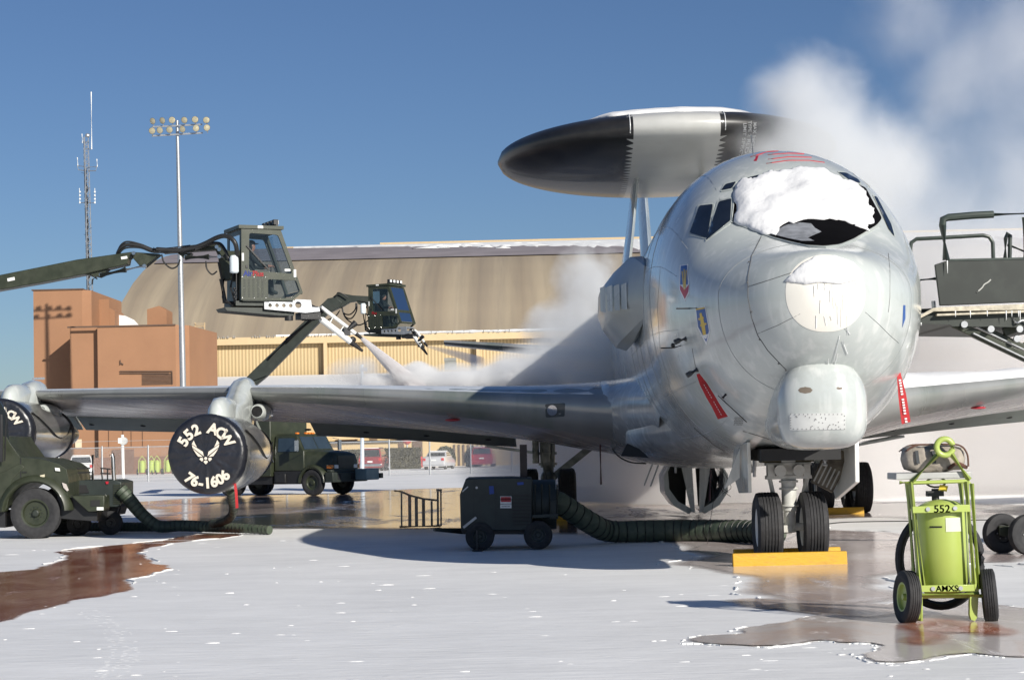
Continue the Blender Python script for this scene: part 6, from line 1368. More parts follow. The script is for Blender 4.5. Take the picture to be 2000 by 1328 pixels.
mb = MB(); mb.tube([(-2.72, -1.03, 2.1), (-2.75, -1.1, 1.5), (-2.7, -1.03, 1.3)], .02, 6); mb.build('grab_handle', CHR, TB, local=True)
# its boom
YC = 78.
bm = MB(); bm.pxprism([(420, 800), (470, 748), (500, 718), (640, 583), (655, 580), (668, 590), (664, 600), (640, 612), (520, 735), (490, 760), (448, 812)], YC, .5); boom2 = bm.build('boom', OLVD, TB, bev=.02)
bm = MB(); bm.pxprism([(650, 580), (660, 572), (690, 577), (730, 579), (732, 590), (722, 592), (700, 588), (684, 590), (664, 602), (652, 596)], YC + .05, .35); bm.pxprism([(696, 588), (722, 590), (722, 596), (700, 594)], YC + .1, .2); MB().pxprism([(500, 725), (522, 726), (524, 732), (470, 752), (480, 742)], YC - .1, .3).build('cylinder_lug', OLVD, boom2); bm.build('jib', OLVD, boom2, bev=.015)
bm = MB(); bm.tube([at(560, 665, YC - .1), at(632, 604, YC - .1)], .10, 8); bm.tube([at(525, 700, YC - .1), at(560, 665, YC - .1)], .05, 8); bm.build('cylinder', BLK, boom2)
bm = MB()
for pts in ([(668, 600), (672, 612), (684, 614), (694, 604), (695, 592)], [(668, 600), (674, 618), (686, 622), (696, 608), (697, 592)], [(667, 600), (676, 622), (700, 635), (722, 624), (728, 616)], [(722, 592), (712, 606), (716, 614), (730, 622)], [(657, 578), (660, 572), (668, 574), (680, 582)], [(664, 606), (655, 618), (640, 625)]): bm.tube(spline([at(*p, YC - .1) for p in pts], 5), .03, 6)
bm.build('hydraulic_hose', HOSE, boom2)
cl2 = at(733, 643, 76.)
MBb, tipB, dirB = op_cab(TB, cl2 + Vector((0, .5, 0)), R(-30), 1.02, 0, name_sign=False, nozlen=.85)
person('person in a hooded pale camouflage coat seated in the far cab', MBb @ Vector((.33, -.05, .48)), R(-30), coat=(.22, .20, .14), hat='hood')
# ---------------------------------------------------------------- carts, ducts, chocks, extinguisher, loader
def duct(name, label, pts, r, rings=.17, m=None, wob=.0, tap=1.):
    P = spline(pts, 14); L = 0; Q = [P[0]]; 
    for a, b in zip(P[:-1], P[1:]):
        n = max(1, int((b - a).length / .03)); Q += [a.lerp(b, (k + 1) / n) for k in range(n)]
    acc = [0]
    for a, b in zip(Q[:-1], Q[1:]): acc.append(acc[-1] + (b - a).length)
    tot = len(Q) - 1
    f = lambda t: r * (1 + (tap - 1) * t) * (1 - .07 * (1 - abs(math.sin(acc[int(round(t * tot))] / rings * math.pi)) ** .5) + .03 * noise.noise(Vector((acc[int(round(t * tot))] * 2.3, r * 50, 0))))
    mb = MB(); mb.tube(Q, f, 20); o = mb.build(name, m or mat('duct_cloth', (.055, .075, .05), .55, var=.25, scale=3, bump=.5, bscale=12, dirt=(.12, .12, .09), damt=.4), smooth=60)
    tag(o, label, 'air duct'); center(o)
    rb = MB(); k = rings
    while k < acc[-1] - rings * .3:
        i = min(range(len(acc)), key=lambda q: abs(acc[q] - k)); i = max(1, min(i, tot - 1)); d = (Q[i + 1] - Q[i - 1]).normalized(); u, v = basis(d)
        rb.tube([Q[i] + (u * math.cos(a / 16 * math.tau) + v * math.sin(a / 16 * math.tau)) * r * (1 + (tap - 1) * i / tot) for a in range(16)], .008, 5, closed=True); k += rings
    rb.build('wire_ring', BLK, o); return o
DKG = mat('dull_green_cart', (.022, .030, .027), .5, var=.2, scale=5, dirt=(.05, .055, .05), damt=.4)
# air cart in the middle
YK = 31.5
K = thing('air_cart', 'boxy dark green air cart with tall exhaust stack standing in the aircraft shadow', 'air cart', gp(990, 1072))
mb = MB(); mb.pxprism([(898, 966), (910, 934), (1000, 932), (1040, 934), (1040, 1036), (900, 1036)], YK, 1.5); bx_ = mb.build('housing', DKG, K, bev=.02)
mb = MB(); mb.pxprism([(1006, 1030), (900, 1030), (930, 1052), (946, 1052), (1030, 1042)], YK + .15, 1.2) if 0 else mb.pxprism([(900, 1036), (1075, 1036), (1075, 1043), (905, 1043)], YK + .1, 1.3); mb.build('chassis', BLK, K)
mb = MB()
for k in range(9): mb.pxprism([(1001, 966 + k * 7), (1037, 966 + k * 7), (1037, 969 + k * 7), (1001, 969 + k * 7)], YK - .02, .03)
mb.build('louvre', BLK, bx_, smooth=0)
mb = MB(); c0 = at(1060, 985, YK + .55); mb.cyl(c0 - Vector((.17, 0, 0)), c0 + Vector((.22, 0, 0)), .42, n=28); mb.build('blower_drum', DKG, K)
mb = MB()
for x in (1045, 1058, 1073, 1088): mb.tube([at(x, 946, YK - .05), at(x, 1012, YK - .05)], .018, 6)
mb.bar(at(1040, 1008, YK - .05), at(1090, 1006, YK - .05), .04, .05); mb.box(at(1075, 1000, YK).x, at(1090, 1000, YK).x, YK, YK + .3, .5, .8); mb.build('guard_rail', GALV if 0 else DKG, K)
for px, py in ((937, 1043), (1051, 1042)):
    g0 = gp(px, 1072); 
    for dy in (0, 1.25): tyre(MB(), (at(px, py, YK).x, YK + .05 + dy, .24), (0, 1, 0), .24, .17, .12, grooves=3, n=28).build('wheel', [RUB, DKG], K)
MB().pxprism([(1015, 868), (1029, 868), (1030, 938), (1016, 938)], YK + .5, .12).build('exhaust_stack', mat('sooty_steel', (.06, .045, .04), .6, .2, var=.3), K)
mb = MB(); mb.bar(at(905, 1034, YK + .5), at(848, 1034, YK + .2), .06, .05); mb.bar(at(905, 1040, YK + .9), at(850, 1034, YK + .2), .05, .05); mb.build('tow_bar', DKG, K)
mb = MB(); mb.cyl(at(932, 1035, YK - .12), Vector((at(932, 1035, YK).x, YK - .12, .02)), .02); mb.cyl(Vector((at(932, 1035, YK).x, YK - .12, .0)), Vector((at(932, 1035, YK).x, YK - .12, .03)), .09, n=12); mb.build('jack_stand', BLK, K)
mb = MB(); mb.pxprism([(1008, 902), (1009, 938), (1012, 938), (1011, 902)], YK + .2, .03) if 0 else mb.pxprism([(955, 949), (964, 949), (965, 964), (956, 965)], YK - .012, .02); mb.pxprism([(1010, 942), (1022, 941), (1023, 946), (1011, 947)], YK - .012, .02); mb.build('blue_tape', mat('tape_blue', (.02, .06, .30), .5), bx_)
sg = MB().pxprism([(977, 969), (999, 969), (999, 992), (977, 992)], YK - .012, .02).build('warning_sign', WHT, bx_)
MB().pxprism([(978, 970), (998, 970), (998, 980), (978, 980)], YK - .016, .01).build('red_panel', REDP, sg)
c = at(988, 975, YK - .018); vs, fs = text_mesh('DANGER', .045, .001, .001); MB().add([c + Vector((v.x, 0, v.y)) for v in vs], fs).build('lettering', WHP, sg, smooth=0)
for j, tx_ in enumerate(('HEARING PROTECTION', 'REQUIRED AREA')): c = at(988, 984 + j * 4.5, YK - .018); vs, fs = text_mesh(tx_, .019, .0005, .001); MB().add([c + Vector((v.x, 0, v.y)) for v in vs], fs).build('lettering', BLK, sg, smooth=0)
mb = MB(); mb.bar(at(903, 960, YK - .02), at(914, 950, YK - .02), .01, .02); mb.cyl(at(931, 952, YK), at(931, 952, YK) - Vector((0, .03, 0)), .02); mb.bar(at(930, 1010, YK - .02), at(905, 1030, YK - .02), .03, .04); mb.build('latch', GALV, bx_)
mb = MB()
for x in (925, 968): mb.pxprism([(x, 945), (x + .8, 945), (x + .8, 1030), (x, 1030)], YK - .006, .01)
mb.build('panel_seam', BLK, bx_, smooth=0)
duct('air_duct', 'long ribbed dark green duct running from the boxy cart to the nose wheels', [at(1066, 972, 32.2), at(1092, 982, 32.2), at(1125, 1003, 32.4), at(1155, 1022, 32.6) , Vector((at(1190, 1035, 33).x, 33.0, .21)), Vector((at(1260, 1035, 33).x, 33.1, .195)), Vector((at(1340, 1035, 33).x, 33.0, .19)), Vector((at(1400, 1035, 33).x, 32.6, .19)), Vector((at(1450, 1033, 33).x, 32.0, .20)), Vector((at(1500, 1033, 32).x, 31.0, .20))], .19)
# cart behind the near truck
YL = 41.
K2 = thing('air_cart', 'green air cart with rails and chrome exhaust pipes behind the near truck', 'air cart', gp(185, 1035))
mb = MB(); mb.pxprism([(132, 942), (148, 938), (222, 937), (237, 941), (237, 985), (228, 990), (136, 990)], YL, 1.3); b2_ = mb.build('housing', DKG, K2, bev=.02)
mb = MB()
for k in range(10): mb.pxprism([(221, 946 + k * 4), (236, 946 + k * 4), (236, 948 + k * 4), (221, 948 + k * 4)], YL - .02, .03)
mb.build('louvre', OLV, b2_, smooth=0)
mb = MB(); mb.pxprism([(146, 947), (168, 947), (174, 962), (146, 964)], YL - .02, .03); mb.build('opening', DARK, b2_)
mb = MB(); mb.pxprism([(206, 940), (212, 940), (211, 945), (207, 945)], YL - .03, .03); mb.build('red_cap', REDP, b2_)
mb = MB()
for a, b in (((134, 916), (176, 914)), ((134, 924), (176, 922)), ((134, 914), (134, 938)), ((150, 924), (150, 938)), ((196, 914), (216, 916)), ((196, 924), (216, 925)), ((198, 914), (200, 938)), ((210, 914), (210, 938))):
    for dy in (0, 1.1): mb.bar(at(*a, YL + dy), at(*b, YL + dy), .025, .03)
mb.build('guard_rail', BLK, K2, smooth=0)
mb = MB(); mb.tube([at(181, 888, YL + .3), at(181, 938, YL + .3)], .03, 10); mb.tube([at(216, 890, YL + .2), at(219, 887, YL + .2), at(221, 895, YL + .2), at(222, 925, YL + .2), at(223, 938, YL + .2)], .045, 10); mb.build('exhaust_pipe', CHR, K2)
for px in (212, 150):
    tyre(MB(), (at(px, 1010, YL).x, YL + .2, .26), (0, 1, 0), .26, .18, .13, grooves=3, n=24).build('wheel', [RUB, BLK], K2)
mb = MB(); mb.pxprism([(140, 988), (232, 988), (226, 1006), (210, 998), (150, 1004)], YL + .2, 1.0); mb.tube(spline([at(236, 960, YL), at(235, 990, YL), at(228, 1010, YL), at(232, 1000, YL)], 5), .015, 5); mb.build('chassis', BLK, K2)
DC = MATS['duct_cloth']
duct('air_duct', 'thick dark duct sagging from the railed cart to the ground', [at(234, 955, YL), at(250, 972, YL), at(268, 994, YL), at(284, 1010, YL), Vector((at(310, 1018, YL).x, YL, .17)), Vector((at(350, 1018, YL).x, YL, .17)), Vector((at(400, 1018, 40.8).x, 40.8, .15)), Vector((at(440, 1020, 40).x, 40.2, .14)), Vector((at(480, 1020, 40).x, 39.8, .13)), Vector((at(528, 1024, 39.5).x, 39.4, .10))], .155, .12, tap=.6)
duct('air_duct', 'thinner duct rising from the ground into the bottom of the lettered engine', [at(450, 958, 38.3), at(453, 975, 38.5), at(456, 995, 38.9), at(450, 1010, 39.4), at(434, 1018, 40.), Vector((at(410, 1022, 40.2).x, 40.4, .22))], .085, .09)
duct('air_duct', 'low thin duct lying on the snow behind the railed cart', [Vector((at(118, 1012, 43).x, 43, .12)), Vector((at(180, 1012, 43).x, 42.8, .12)), Vector((at(260, 1012, 42).x, 42.2, .12)), Vector((at(330, 1012, 42).x, 41.8, .12))], .10, .10)
# fallen stand
YS = gp(820, 1030).y
ST = MB(); RST = mat('worn_steel', (.24, .21, .18), .6, .3, var=.4, scale=9)
SG = thing('boarding_ladder', 'low dark steel ladder stand lying in the meltwater behind the tall stack cart', 'ladder', gp(820, 1030))
for i, (px, pt, pb, w_) in enumerate(((784, 962, 1002, 3), (800, 968, 1001, 6), (813, 972, 1001, 6), (827, 974, 1004, 6), (843, 978, 1003, 4), (855, 956, 1004, 4), (861, 956, 1000, 3))):
    b = at(px, pb, YS); b.z = .02; MB().bar(b, at(px, pt, YS), w_ / 3700 * YS, .06).build('rung', RST, SG, smooth=0)
mb = MB(); mb.tube([at(p[0], p[1], YS - .05) for p in ((770, 958), (784, 960), (800, 967), (827, 974), (857, 977))], .025, 6); mb.tube([Vector((at(px, 1000, YS).x, YS - .05, .03)) for px in (780, 860)], .025, 6); mb.bar(at(852, 957, YS), at(863, 957, YS), .05, .05); mb.build('side_rail', RST, SG)
# chocks
CHK = mat('yellow_wood', (.60, .33, .012), .55, var=.12, scale=3, stretch=(1, 5, 5), dirt=(.16, .09, .04), dscale=3, damt=.6, bump=.3, bscale=15)
def chock(label, px0, px1, Y, h=.16, d=.12, tilt=0.):
    a = at(px0, 1090, Y); b = at(px1, 1090, Y); mb = MB(); mb.prism([(a.x, Y, 0), (a.x, Y + d, 0), (a.x, Y + d, h), (a.x, Y + .03, h)], (b.x - a.x, 0, 0)); o = mb.build('wheel_chock', CHK, smooth=0, bev=.008); tag(o, label, 'wheel chock', 'yellow wheel chocks'); o = center(o); o.rotation_euler.z = tilt
    mb = MB(); mb.pxprism([(0, 0)] * 3, 1, 1) if 0 else None
    return o
chock('long yellow wooden chock lying in front of the nose wheels', 1432, 1655, 26.05, .18, .13, R(-.6))
chock('yellow wooden chock lying close behind the nose wheels', 1434, 1643, 27.25, .17, .12, R(.5))
chock('yellow chock in front of the farther main wheels on the right', 1596, 1691, 43.3, .15, .2)
chock('yellow chock at the main wheels hidden behind the air cart', 1025, 1110, 43.1, .15, .2)
# cable on the snow, right
mb = MB(); mb.tube(spline([gp(1602, 1026), gp(1640, 1021), gp(1700, 1019), gp(1780, 1018), gp(1900, 1016), gp(2060, 1016)], 8), .022, 6); mb.tube(spline([at(1598, 940, 27.6), at(1603, 975, 27.6), at(1604, 1000, 28.5), gp(1598, 1024), gp(1602, 1026)], 6), .015, 6)
o = mb.build('ground_cable', HOSE); tag(o, 'thin black cable lying across the snow from the nose wheels', 'cable'); center(o)
# wheeled extinguisher in front
YE = 17.75; gx = lambda px, py=1200, d=0.: at(px, py, YE + d)
XE = thing('wheeled_extinguisher', 'big lime wheeled fire extinguisher lettered 552 and AMXS with a bag on top', 'fire extinguisher', gp(1850, 1210))
LM2 = MATS['lime_paint']
tc_ = gx(1842, 1100, .05); zb_, zt2 = gx(1842, 1160).z, gx(1842, 975).z
tk = MB().lathe((tc_.x, YE + .05, zb_), (0, 0, 1), [(0, .10), (.01, .18), (.05, .238), (.75 * 1, .238), (zt2 - zb_ - .12, .238), (zt2 - zb_ - .06, .21), (zt2 - zb_ - .02, .14), (zt2 - zb_, .05)], 40).build('tank', LM2, XE, smooth=60)
def tl(px, py, up): c = at(px, py, YE - .2); return c
for nm, x0, x1, z0, z1, m in (('paper_label', -.14, .085, gx(0, 1036).z, gx(0, 1008).z, mat('weathered_label', (.62, .66, .50), .6, var=.1)), ('black_stencil', -.235, -.15, gx(0, 1030).z - 0, gx(0, 1026).z, BLK)):
    z0 = at(1860, 1036, YE).z if nm == 'paper_label' else at(1805, 1029, YE).z; z1 = at(1860, 1009, YE).z if nm == 'paper_label' else at(1805, 1026, YE).z
    a0, a1 = (R(-90 - 4), R(-90 + 34)) if nm == 'paper_label' else (R(-90 - 40), R(-90 - 12)); n = 8
    q = [[Vector((tc_.x + rr * math.cos(a0 + (a1 - a0) * k / n), YE + .05 + rr * math.sin(a0 + (a1 - a0) * k / n), z)) for z in (z0, z1)] for rr in (.242,) for k in range(n + 1)]
    mb = MB(); mb.add([p for r_ in q for p in r_], [(2 * k, 2 * k + 2, 2 * k + 3, 2 * k + 1) for k in range(n)]); mb.build(nm, m, tk, recalc=False)
mb = MB(); mb.cyl((tc_.x - .05, YE + .05, zt2 - .02), (tc_.x - .05, YE + .05, zt2 + .10), .035, n=10); mb.box(tc_.x - .13, tc_.x + .02, YE, YE + .1, zt2 + .03, zt2 + .08); mb.tube([Vector((tc_.x - .05 + .09 * math.cos(a / 14 * math.tau), YE, zt2 + .16 + .045 * math.sin(a / 14 * math.tau))) for a in range(14)], .010, 6, closed=True); mb.build('valve', BLK, XE)
mb = MB(); mb.pxprism([(1836, 946), (1852, 949), (1849, 960), (1833, 957)], YE - .05, .004); mb.build('yellow_tag', mat('tag_yellow', (.55, .42, .02), .5), XE)
# frame (pictures at the front plane, slightly in front of the tank)
YF = YE - .22; q = lambda a, b, Y=YF: at(a, b, Y)
fr = MB()
for pts in ([(1778, 940), (1796, 1150), (1797, 1212)], [(1887, 940), (1903, 1140), (1906, 1150)]): fr.tube([q(*p) for p in pts], .026, 10)
for pts in ([(1772, 940), (1786, 1140), (1786, 1168)], [(1876, 940), (1892, 1140), (1894, 1160)]): fr.tube([q(p[0], p[1], YE + .22) for p in pts], .026, 10)
fr.tube([q(1757, 942), q(1775, 943), q(1890, 939)], .018, 8); fr.tube([q(1780, 941), q(1830, 889)], .026, 10); fr.tube([q(1893, 937), q(1858, 886)], .028, 10)
fr.prism([q(1893, 938), q(1885, 944), q(1897, 944)], (0, .03, 0))
cc = q(1845, 873); fr.tube([cc + Vector((.075 * math.cos(a / 24 * math.tau), 0, .075 * math.sin(a / 24 * math.tau))) for a in range(24)], .028, 10, closed=True)
fr.tube([q(1786, 1162), q(1912, 1160)], .024, 8); fr.tube([q(1796, 1150), q(1797, 1212)], .028, 8)
fr.prism([q(1895, 1150), q(1912, 1150), q(1909, 1205), q(1904, 1212), q(1897, 1210), q(1894, 1200)], (0, .06, 0))
for pts in ([(1772, 945), (1797, 1150)],): fr.tube([q(p[0] + 8, p[1], YF + .1) for p in pts], .02, 8)
fr.tube([q(1898, 944, YF + .05), q(1912, 1150, YF + .05)], .022, 8)
frm = fr.build('frame', LM2, XE, smooth=60)
mb = MB(); mb.pxprism([(1782, 989), (1894, 985), (1896, 999), (1783, 1002)], YF - .03, .02); b1_ = mb.build('cross_plate', LM2, XE, bev=.003)
mb = MB(); mb.pxprism([(1793, 1143), (1902, 1141), (1904, 1154), (1794, 1156)], YF - .03, .02); b2x = mb.build('cross_plate', LM2, XE, bev=.003)
for (txt, cx, cy, sz, par) in (('552', 1840, 994, .098, b1_), ('AMXS', 1850, 1149, .075, b2x)):
    c = q(cx, cy, YF - .034); vs, fs = text_mesh(txt, sz, .0012, .001); MB().add([c + Vector((v.x * 1.05, 0, v.y)) for v in vs], fs).build('lettering', BLK, par, smooth=0)
mb = MB()
for px, py in ((1812, 994), (1865, 992)): c = q(px, py, YF - .03); mb.cyl(c, c - Vector((0, .015, 0)), .02, n=12)
mb.build('bolt', GALV, b1_)
mb = MB()
for px, py in ((1822, 1149), (1876, 1148)): c = q(px, py, YF - .03); mb.cyl(c, c - Vector((0, .015, 0)), .02, n=12)
mb.build('bolt', GALV, b2x)
mb = MB(); mb.cyl(q(1786, 1165, YF + .1), q(1935, 1163, YF + .1), .018, n=8); mb.build('axle', LM2, XE)
for px, yaw, lb in ((1772, R(8), 0), (1932, R(-12), 1)):
    c = at(px, 1163, YF + .1); c.z = .245; ax = Vector((math.cos(yaw), math.sin(yaw), .06 if lb else -.06))
    tyre(MB(), c, ax, .245, .135, .135, grooves=4, n=40, hub=.25).build('wheel', [RUB, LM2], XE)
# hose loop on its back
lp = MB(); cx, cz = gx(1832, 1095, .35), 0
for k, (rx, rz, dy) in enumerate(((.385, .44, .34), (.40, .45, .39), (.375, .43, .44), (.40, .44, .47))):
    c = at(1836, 1092, YE + dy); lp.tube([Vector((c.x + rx * math.cos(a / 40 * math.tau) * (1.0), c.y, c.z + rz * math.sin(a / 40 * math.tau))) for a in range(40)], .030, 8, closed=True)
lp.build('coiled_hose', RUB, XE)
tr = MB(); tr.prism([at(1750, 924, YE - .2), at(1898, 921, YE - .2), at(1898, 933, YE - .2), at(1750, 937, YE - .2)], (0, .42, 0)); tr.build('tray', mat('pale_tray', (.42, .42, .40), .4, .3, var=.15), XE, bev=.006)
# bag on the tray
ca = at(1822, 895, YE + .02); bgm = mat('canvas_bag', (.34, .30, .25), .8, var=.35, scale=6, bump=.6, bscale=12, dirt=(.09, .08, .08), dscale=5, damt=.8)
rg = []
hx, hz = (1884 - 1758) / 2 / 3700 * YE, .125
for i in range(17):
    t = -1 + 2 * i / 16; kx = t * hx; sq = (1 - abs(t) ** 6) ** .35 if abs(t) < 1 else .05; sq = max(sq, .08); r_ = []
    for k in range(24):
        a = k / 24 * math.tau; nz = 1 + .20 * noise.noise(Vector((t * 2.5, math.cos(a) * 1.5, math.sin(a) * 1.5))) + .07 * noise.noise(Vector((t * 8, math.cos(a) * 5, math.sin(a) * 5)))
        r_.append(Vector((ca.x + kx, ca.y + .15 * sq * nz * math.copysign(abs(math.cos(a)) ** .6, math.cos(a)), max(at(1822, 929, YE).z + .042 - .02, ca.z + hz * sq * nz * math.copysign(abs(math.sin(a)) ** .6, math.sin(a))))))
    rg.append(r_)
B = MB().loft(rg).build('canvas_bag', bgm, smooth=80); tag(B, 'grimy canvas tool bag with brown piping resting on the extinguisher tray', 'bag'); center(B)
pp = MB(); 
for dy in (-.14, .14): pp.tube(spline([ca + Vector((-hx * .95, dy, .07)), ca + Vector((-hx * .6, dy, .125)), ca + Vector((0, dy, .13)), ca + Vector((hx * .7, dy, .12)), ca + Vector((hx * .95, dy, .04)), ca + Vector((hx * .98, dy, -.08))], 6), .009, 6)
pp.tube(spline([ca + Vector((hx * .35, -.15, -.10)), ca + Vector((hx * .6, -.17, -.05)), ca + Vector((hx * .95, -.1, -.09))], 6), .018, 6)
pp.build('piping', mat('brown_piping', (.10, .045, .03), .7), B)
pp = MB()
for px in (1790, 1822): c = at(px, 880, YE - .13); pp.bar(c, c + Vector((.01, -.01, -.12)), .03, .01)
pp.build('strap', mat('dark_strap', (.05, .055, .06), .8), B)
# dolly at the right edge
YD = gp(1960, 1080).y
D = thing('towed_dolly', 'pair of small black rubber wheels of a dolly beyond the big lime extinguisher', 'dolly', gp(1975, 1080))
for px, py, Y in ((1957, 1040, YD), (2008, 1047, YD - .5)):
    c = at(px, py, Y); tyre(MB(), (c.x, Y, .29), (-.25, 1, 0), .29, .16, .16, grooves=4, n=36, hub=.4).build('wheel', [RUB, BLK], D)
    mb = MB(); 
    for k in range(6): a = k / 6 * math.tau; mb.ell((c.x + .08 * math.cos(a), Y - .05, .29 + .08 * math.sin(a)), .012, .02, .012, 6, 4)
    mb.build('hub_bolt', GALV, D)
mb = MB(); mb.box(at(1948, 1040, YD).x, at(1972, 1040, YD).x, YD - .12, YD + .2, .26, .40); mb.bar(at(1960, 1035, YD), at(2060, 1035, YD - .5), .06, .08); mb.build('axle_box', OLV, D, bev=.01)
# cargo loader platform at the right
YP = 27.6
PL = thing('lift_platform', 'dark green scissor lift platform with handrails raised beside the aircraft nose', 'lift', (at(1900, 900, YP).x + .8, YP, 0))
RAIL = mat('rail_green', (.030, .042, .034), .4, var=.25, scale=6, coat=.2)
mb = MB(); 
tb_ = lambda l, r_, Y=YP: MB().tube([at(a, b, Y) for a, b in l], r_, 10).build('handrail', RAIL, PL)
tb_([(1848, 508), (1841, 440), (1842, 429), (1852, 425), (1900, 421), (1940, 419)], .055); tb_([(1940, 419.5), (2040, 416)], .025); tb_([(1999, 425), (2002, 505)], .025)
tb_([(1784, 612), (1780, 560), (1778, 485), (1780, 474), (1790, 467), (1850, 464), (1920, 460), (1932, 463), (1939, 474), (1940, 505)], .030, YP + .9); tb_([(1786, 548), (1830, 544)], .028, YP + .9)
tb_([(1963, 505), (1964, 466), (1968, 456), (1973, 460), (1972, 505)], .03, YP + .5); tb_([(1968, 478), (2010, 495)], .025, YP + .5)
mb = MB(); mb.pxprism([(1826, 517), (1850, 509), (2060, 500), (2060, 588), (1836, 597)], YP, .06); sd = mb.build('side_panel', OLVD if 0 else mat('panel_green', (.016, .020, .016), .45, var=.15, dirt=(.06, .07, .06), damt=.3), PL, bev=.01)
mb = MB(); mb.tube(spline([at(1908, 571, YP - .01), at(1918, 562, YP - .01), at(1922, 556, YP - .01), at(1930, 551, YP - .01), at(1935, 546, YP - .01)], 4), .010, 5); mb.build('scratch', mat('bare_paint', (.45, .45, .42), .6), sd)
mb = MB(); mb.box(at(1848, 500, YP).x, at(2060, 500, YP).x, YP - .01, YP + .02, at(1950, 508, YP).z, at(1950, 504, YP).z); mb.build('top_rail', RAIL, PL)
mb = MB(); mb.pxprism([(1776, 628), (1822, 602), (1836, 600), (2060, 592), (2060, 604), (1836, 608), (1824, 608), (1778, 632)], YP - .05, .08); mb.pxprism([(1830, 613), (2060, 604), (2060, 608), (1830, 617)], YP - .06, .1); mb.build('deck_edge', mat('worn_aluminium', (.42, .38, .30), .5, .4, var=.3, scale=12), PL)
mb = MB(); mb.pxprism([(1778, 632), (1826, 607), (2060, 604), (2060, 640), (1860, 637), (1856, 634)], YP + .05, 2.6); mb.pxprism([(1784, 604), (1826, 602), (1826, 606), (1800, 612), (1786, 612)], YP + .9, .1); mb.build('deck', OLVD, PL)
mb = MB(); mb.cyl(at(1824, 604, YP + .2), at(1823, 588, YP + .2), .03, n=10); mb.build('pin', GALV, PL)
sx_ = MB()
def beam(a, b, w_, dY, m=0): sx_.bar(at(*a, YP + dY), at(*b, YP + dY), .10, w_ / 3700 * YP, m)
beam((1862, 632), (2060, 726), 17, .2); beam((1890, 628), (2060, 705), 10, .35); beam((1895, 640), (2060, 716), 12, .9); beam((2060, 612), (1960, 650), 16, .3); beam((1876, 645), (1905, 628), 12, .15); beam((2060, 640), (1975, 690), 12, 1.4); beam((1862, 632), (2060, 726), 15, 2.2)
sb_ = sx_.build('scissor_arm', OLV, PL, bev=.01)
sx_ = MB(); beam((1900, 651), (2060, 728), 2.2, .1); beam((1905, 638), (2060, 712), 1.8, .25); sx_.build('edge_strip', GALV, sb_)
mb = MB()
for px, py in ((1934, 643), (1985, 662), (1990, 643), (1882, 634)): c = at(px, py, YP + .08); mb.cyl(c, c - Vector((0, .06, 0)), .05, n=12)
mb.tube(spline([at(1975, 615, YP + .1), at(1985, 630, YP), at(2000, 626, YP), at(2020, 640, YP)], 6), .015, 6); mb.build('pivot_pin', GALV, sb_)
ic = MB(); rnd = random.Random(31)
for px, L_ in ((1850, 25), (1866, 12), (1895, 14), (1928, 11), (1965, 18), (1976, 12), (1989, 12), (1992, 22), (1785, 10), (1790, 14), (1795, 8), (1781, 9), (1799, 6)):
    y0 = (607 if px > 1830 else 630) if px != 1850 else 509; c = at(px, y0, YP - .06); ic.cyl(c, c - Vector((0, 0, L_ / 134)), .009, .002, 5)
ic.build('icicles', ICE, PL)
# the loader's carriage, out of frame to the right but holding the scissor arms up
mb = MB(); xb = at(2170, 700, YP).x; mb.box(xb - .0, xb + 6, YP + .1, YP + 2.6, .5, 1.0); mb.bar((xb - .2, YP + .3, 2.6), (xb + 2.5, YP + .3, 1.0), .15, .2); mb.build('carriage', OLV, PL)
for dx in (1.2, 4.8):
    for dy in (.2, 2.4): tyre(MB(), (xb + dx, YP + dy, .5), (0, 1, 0), .5, .3, .28, n=28).build('wheel', [RUB, OLV], PL)
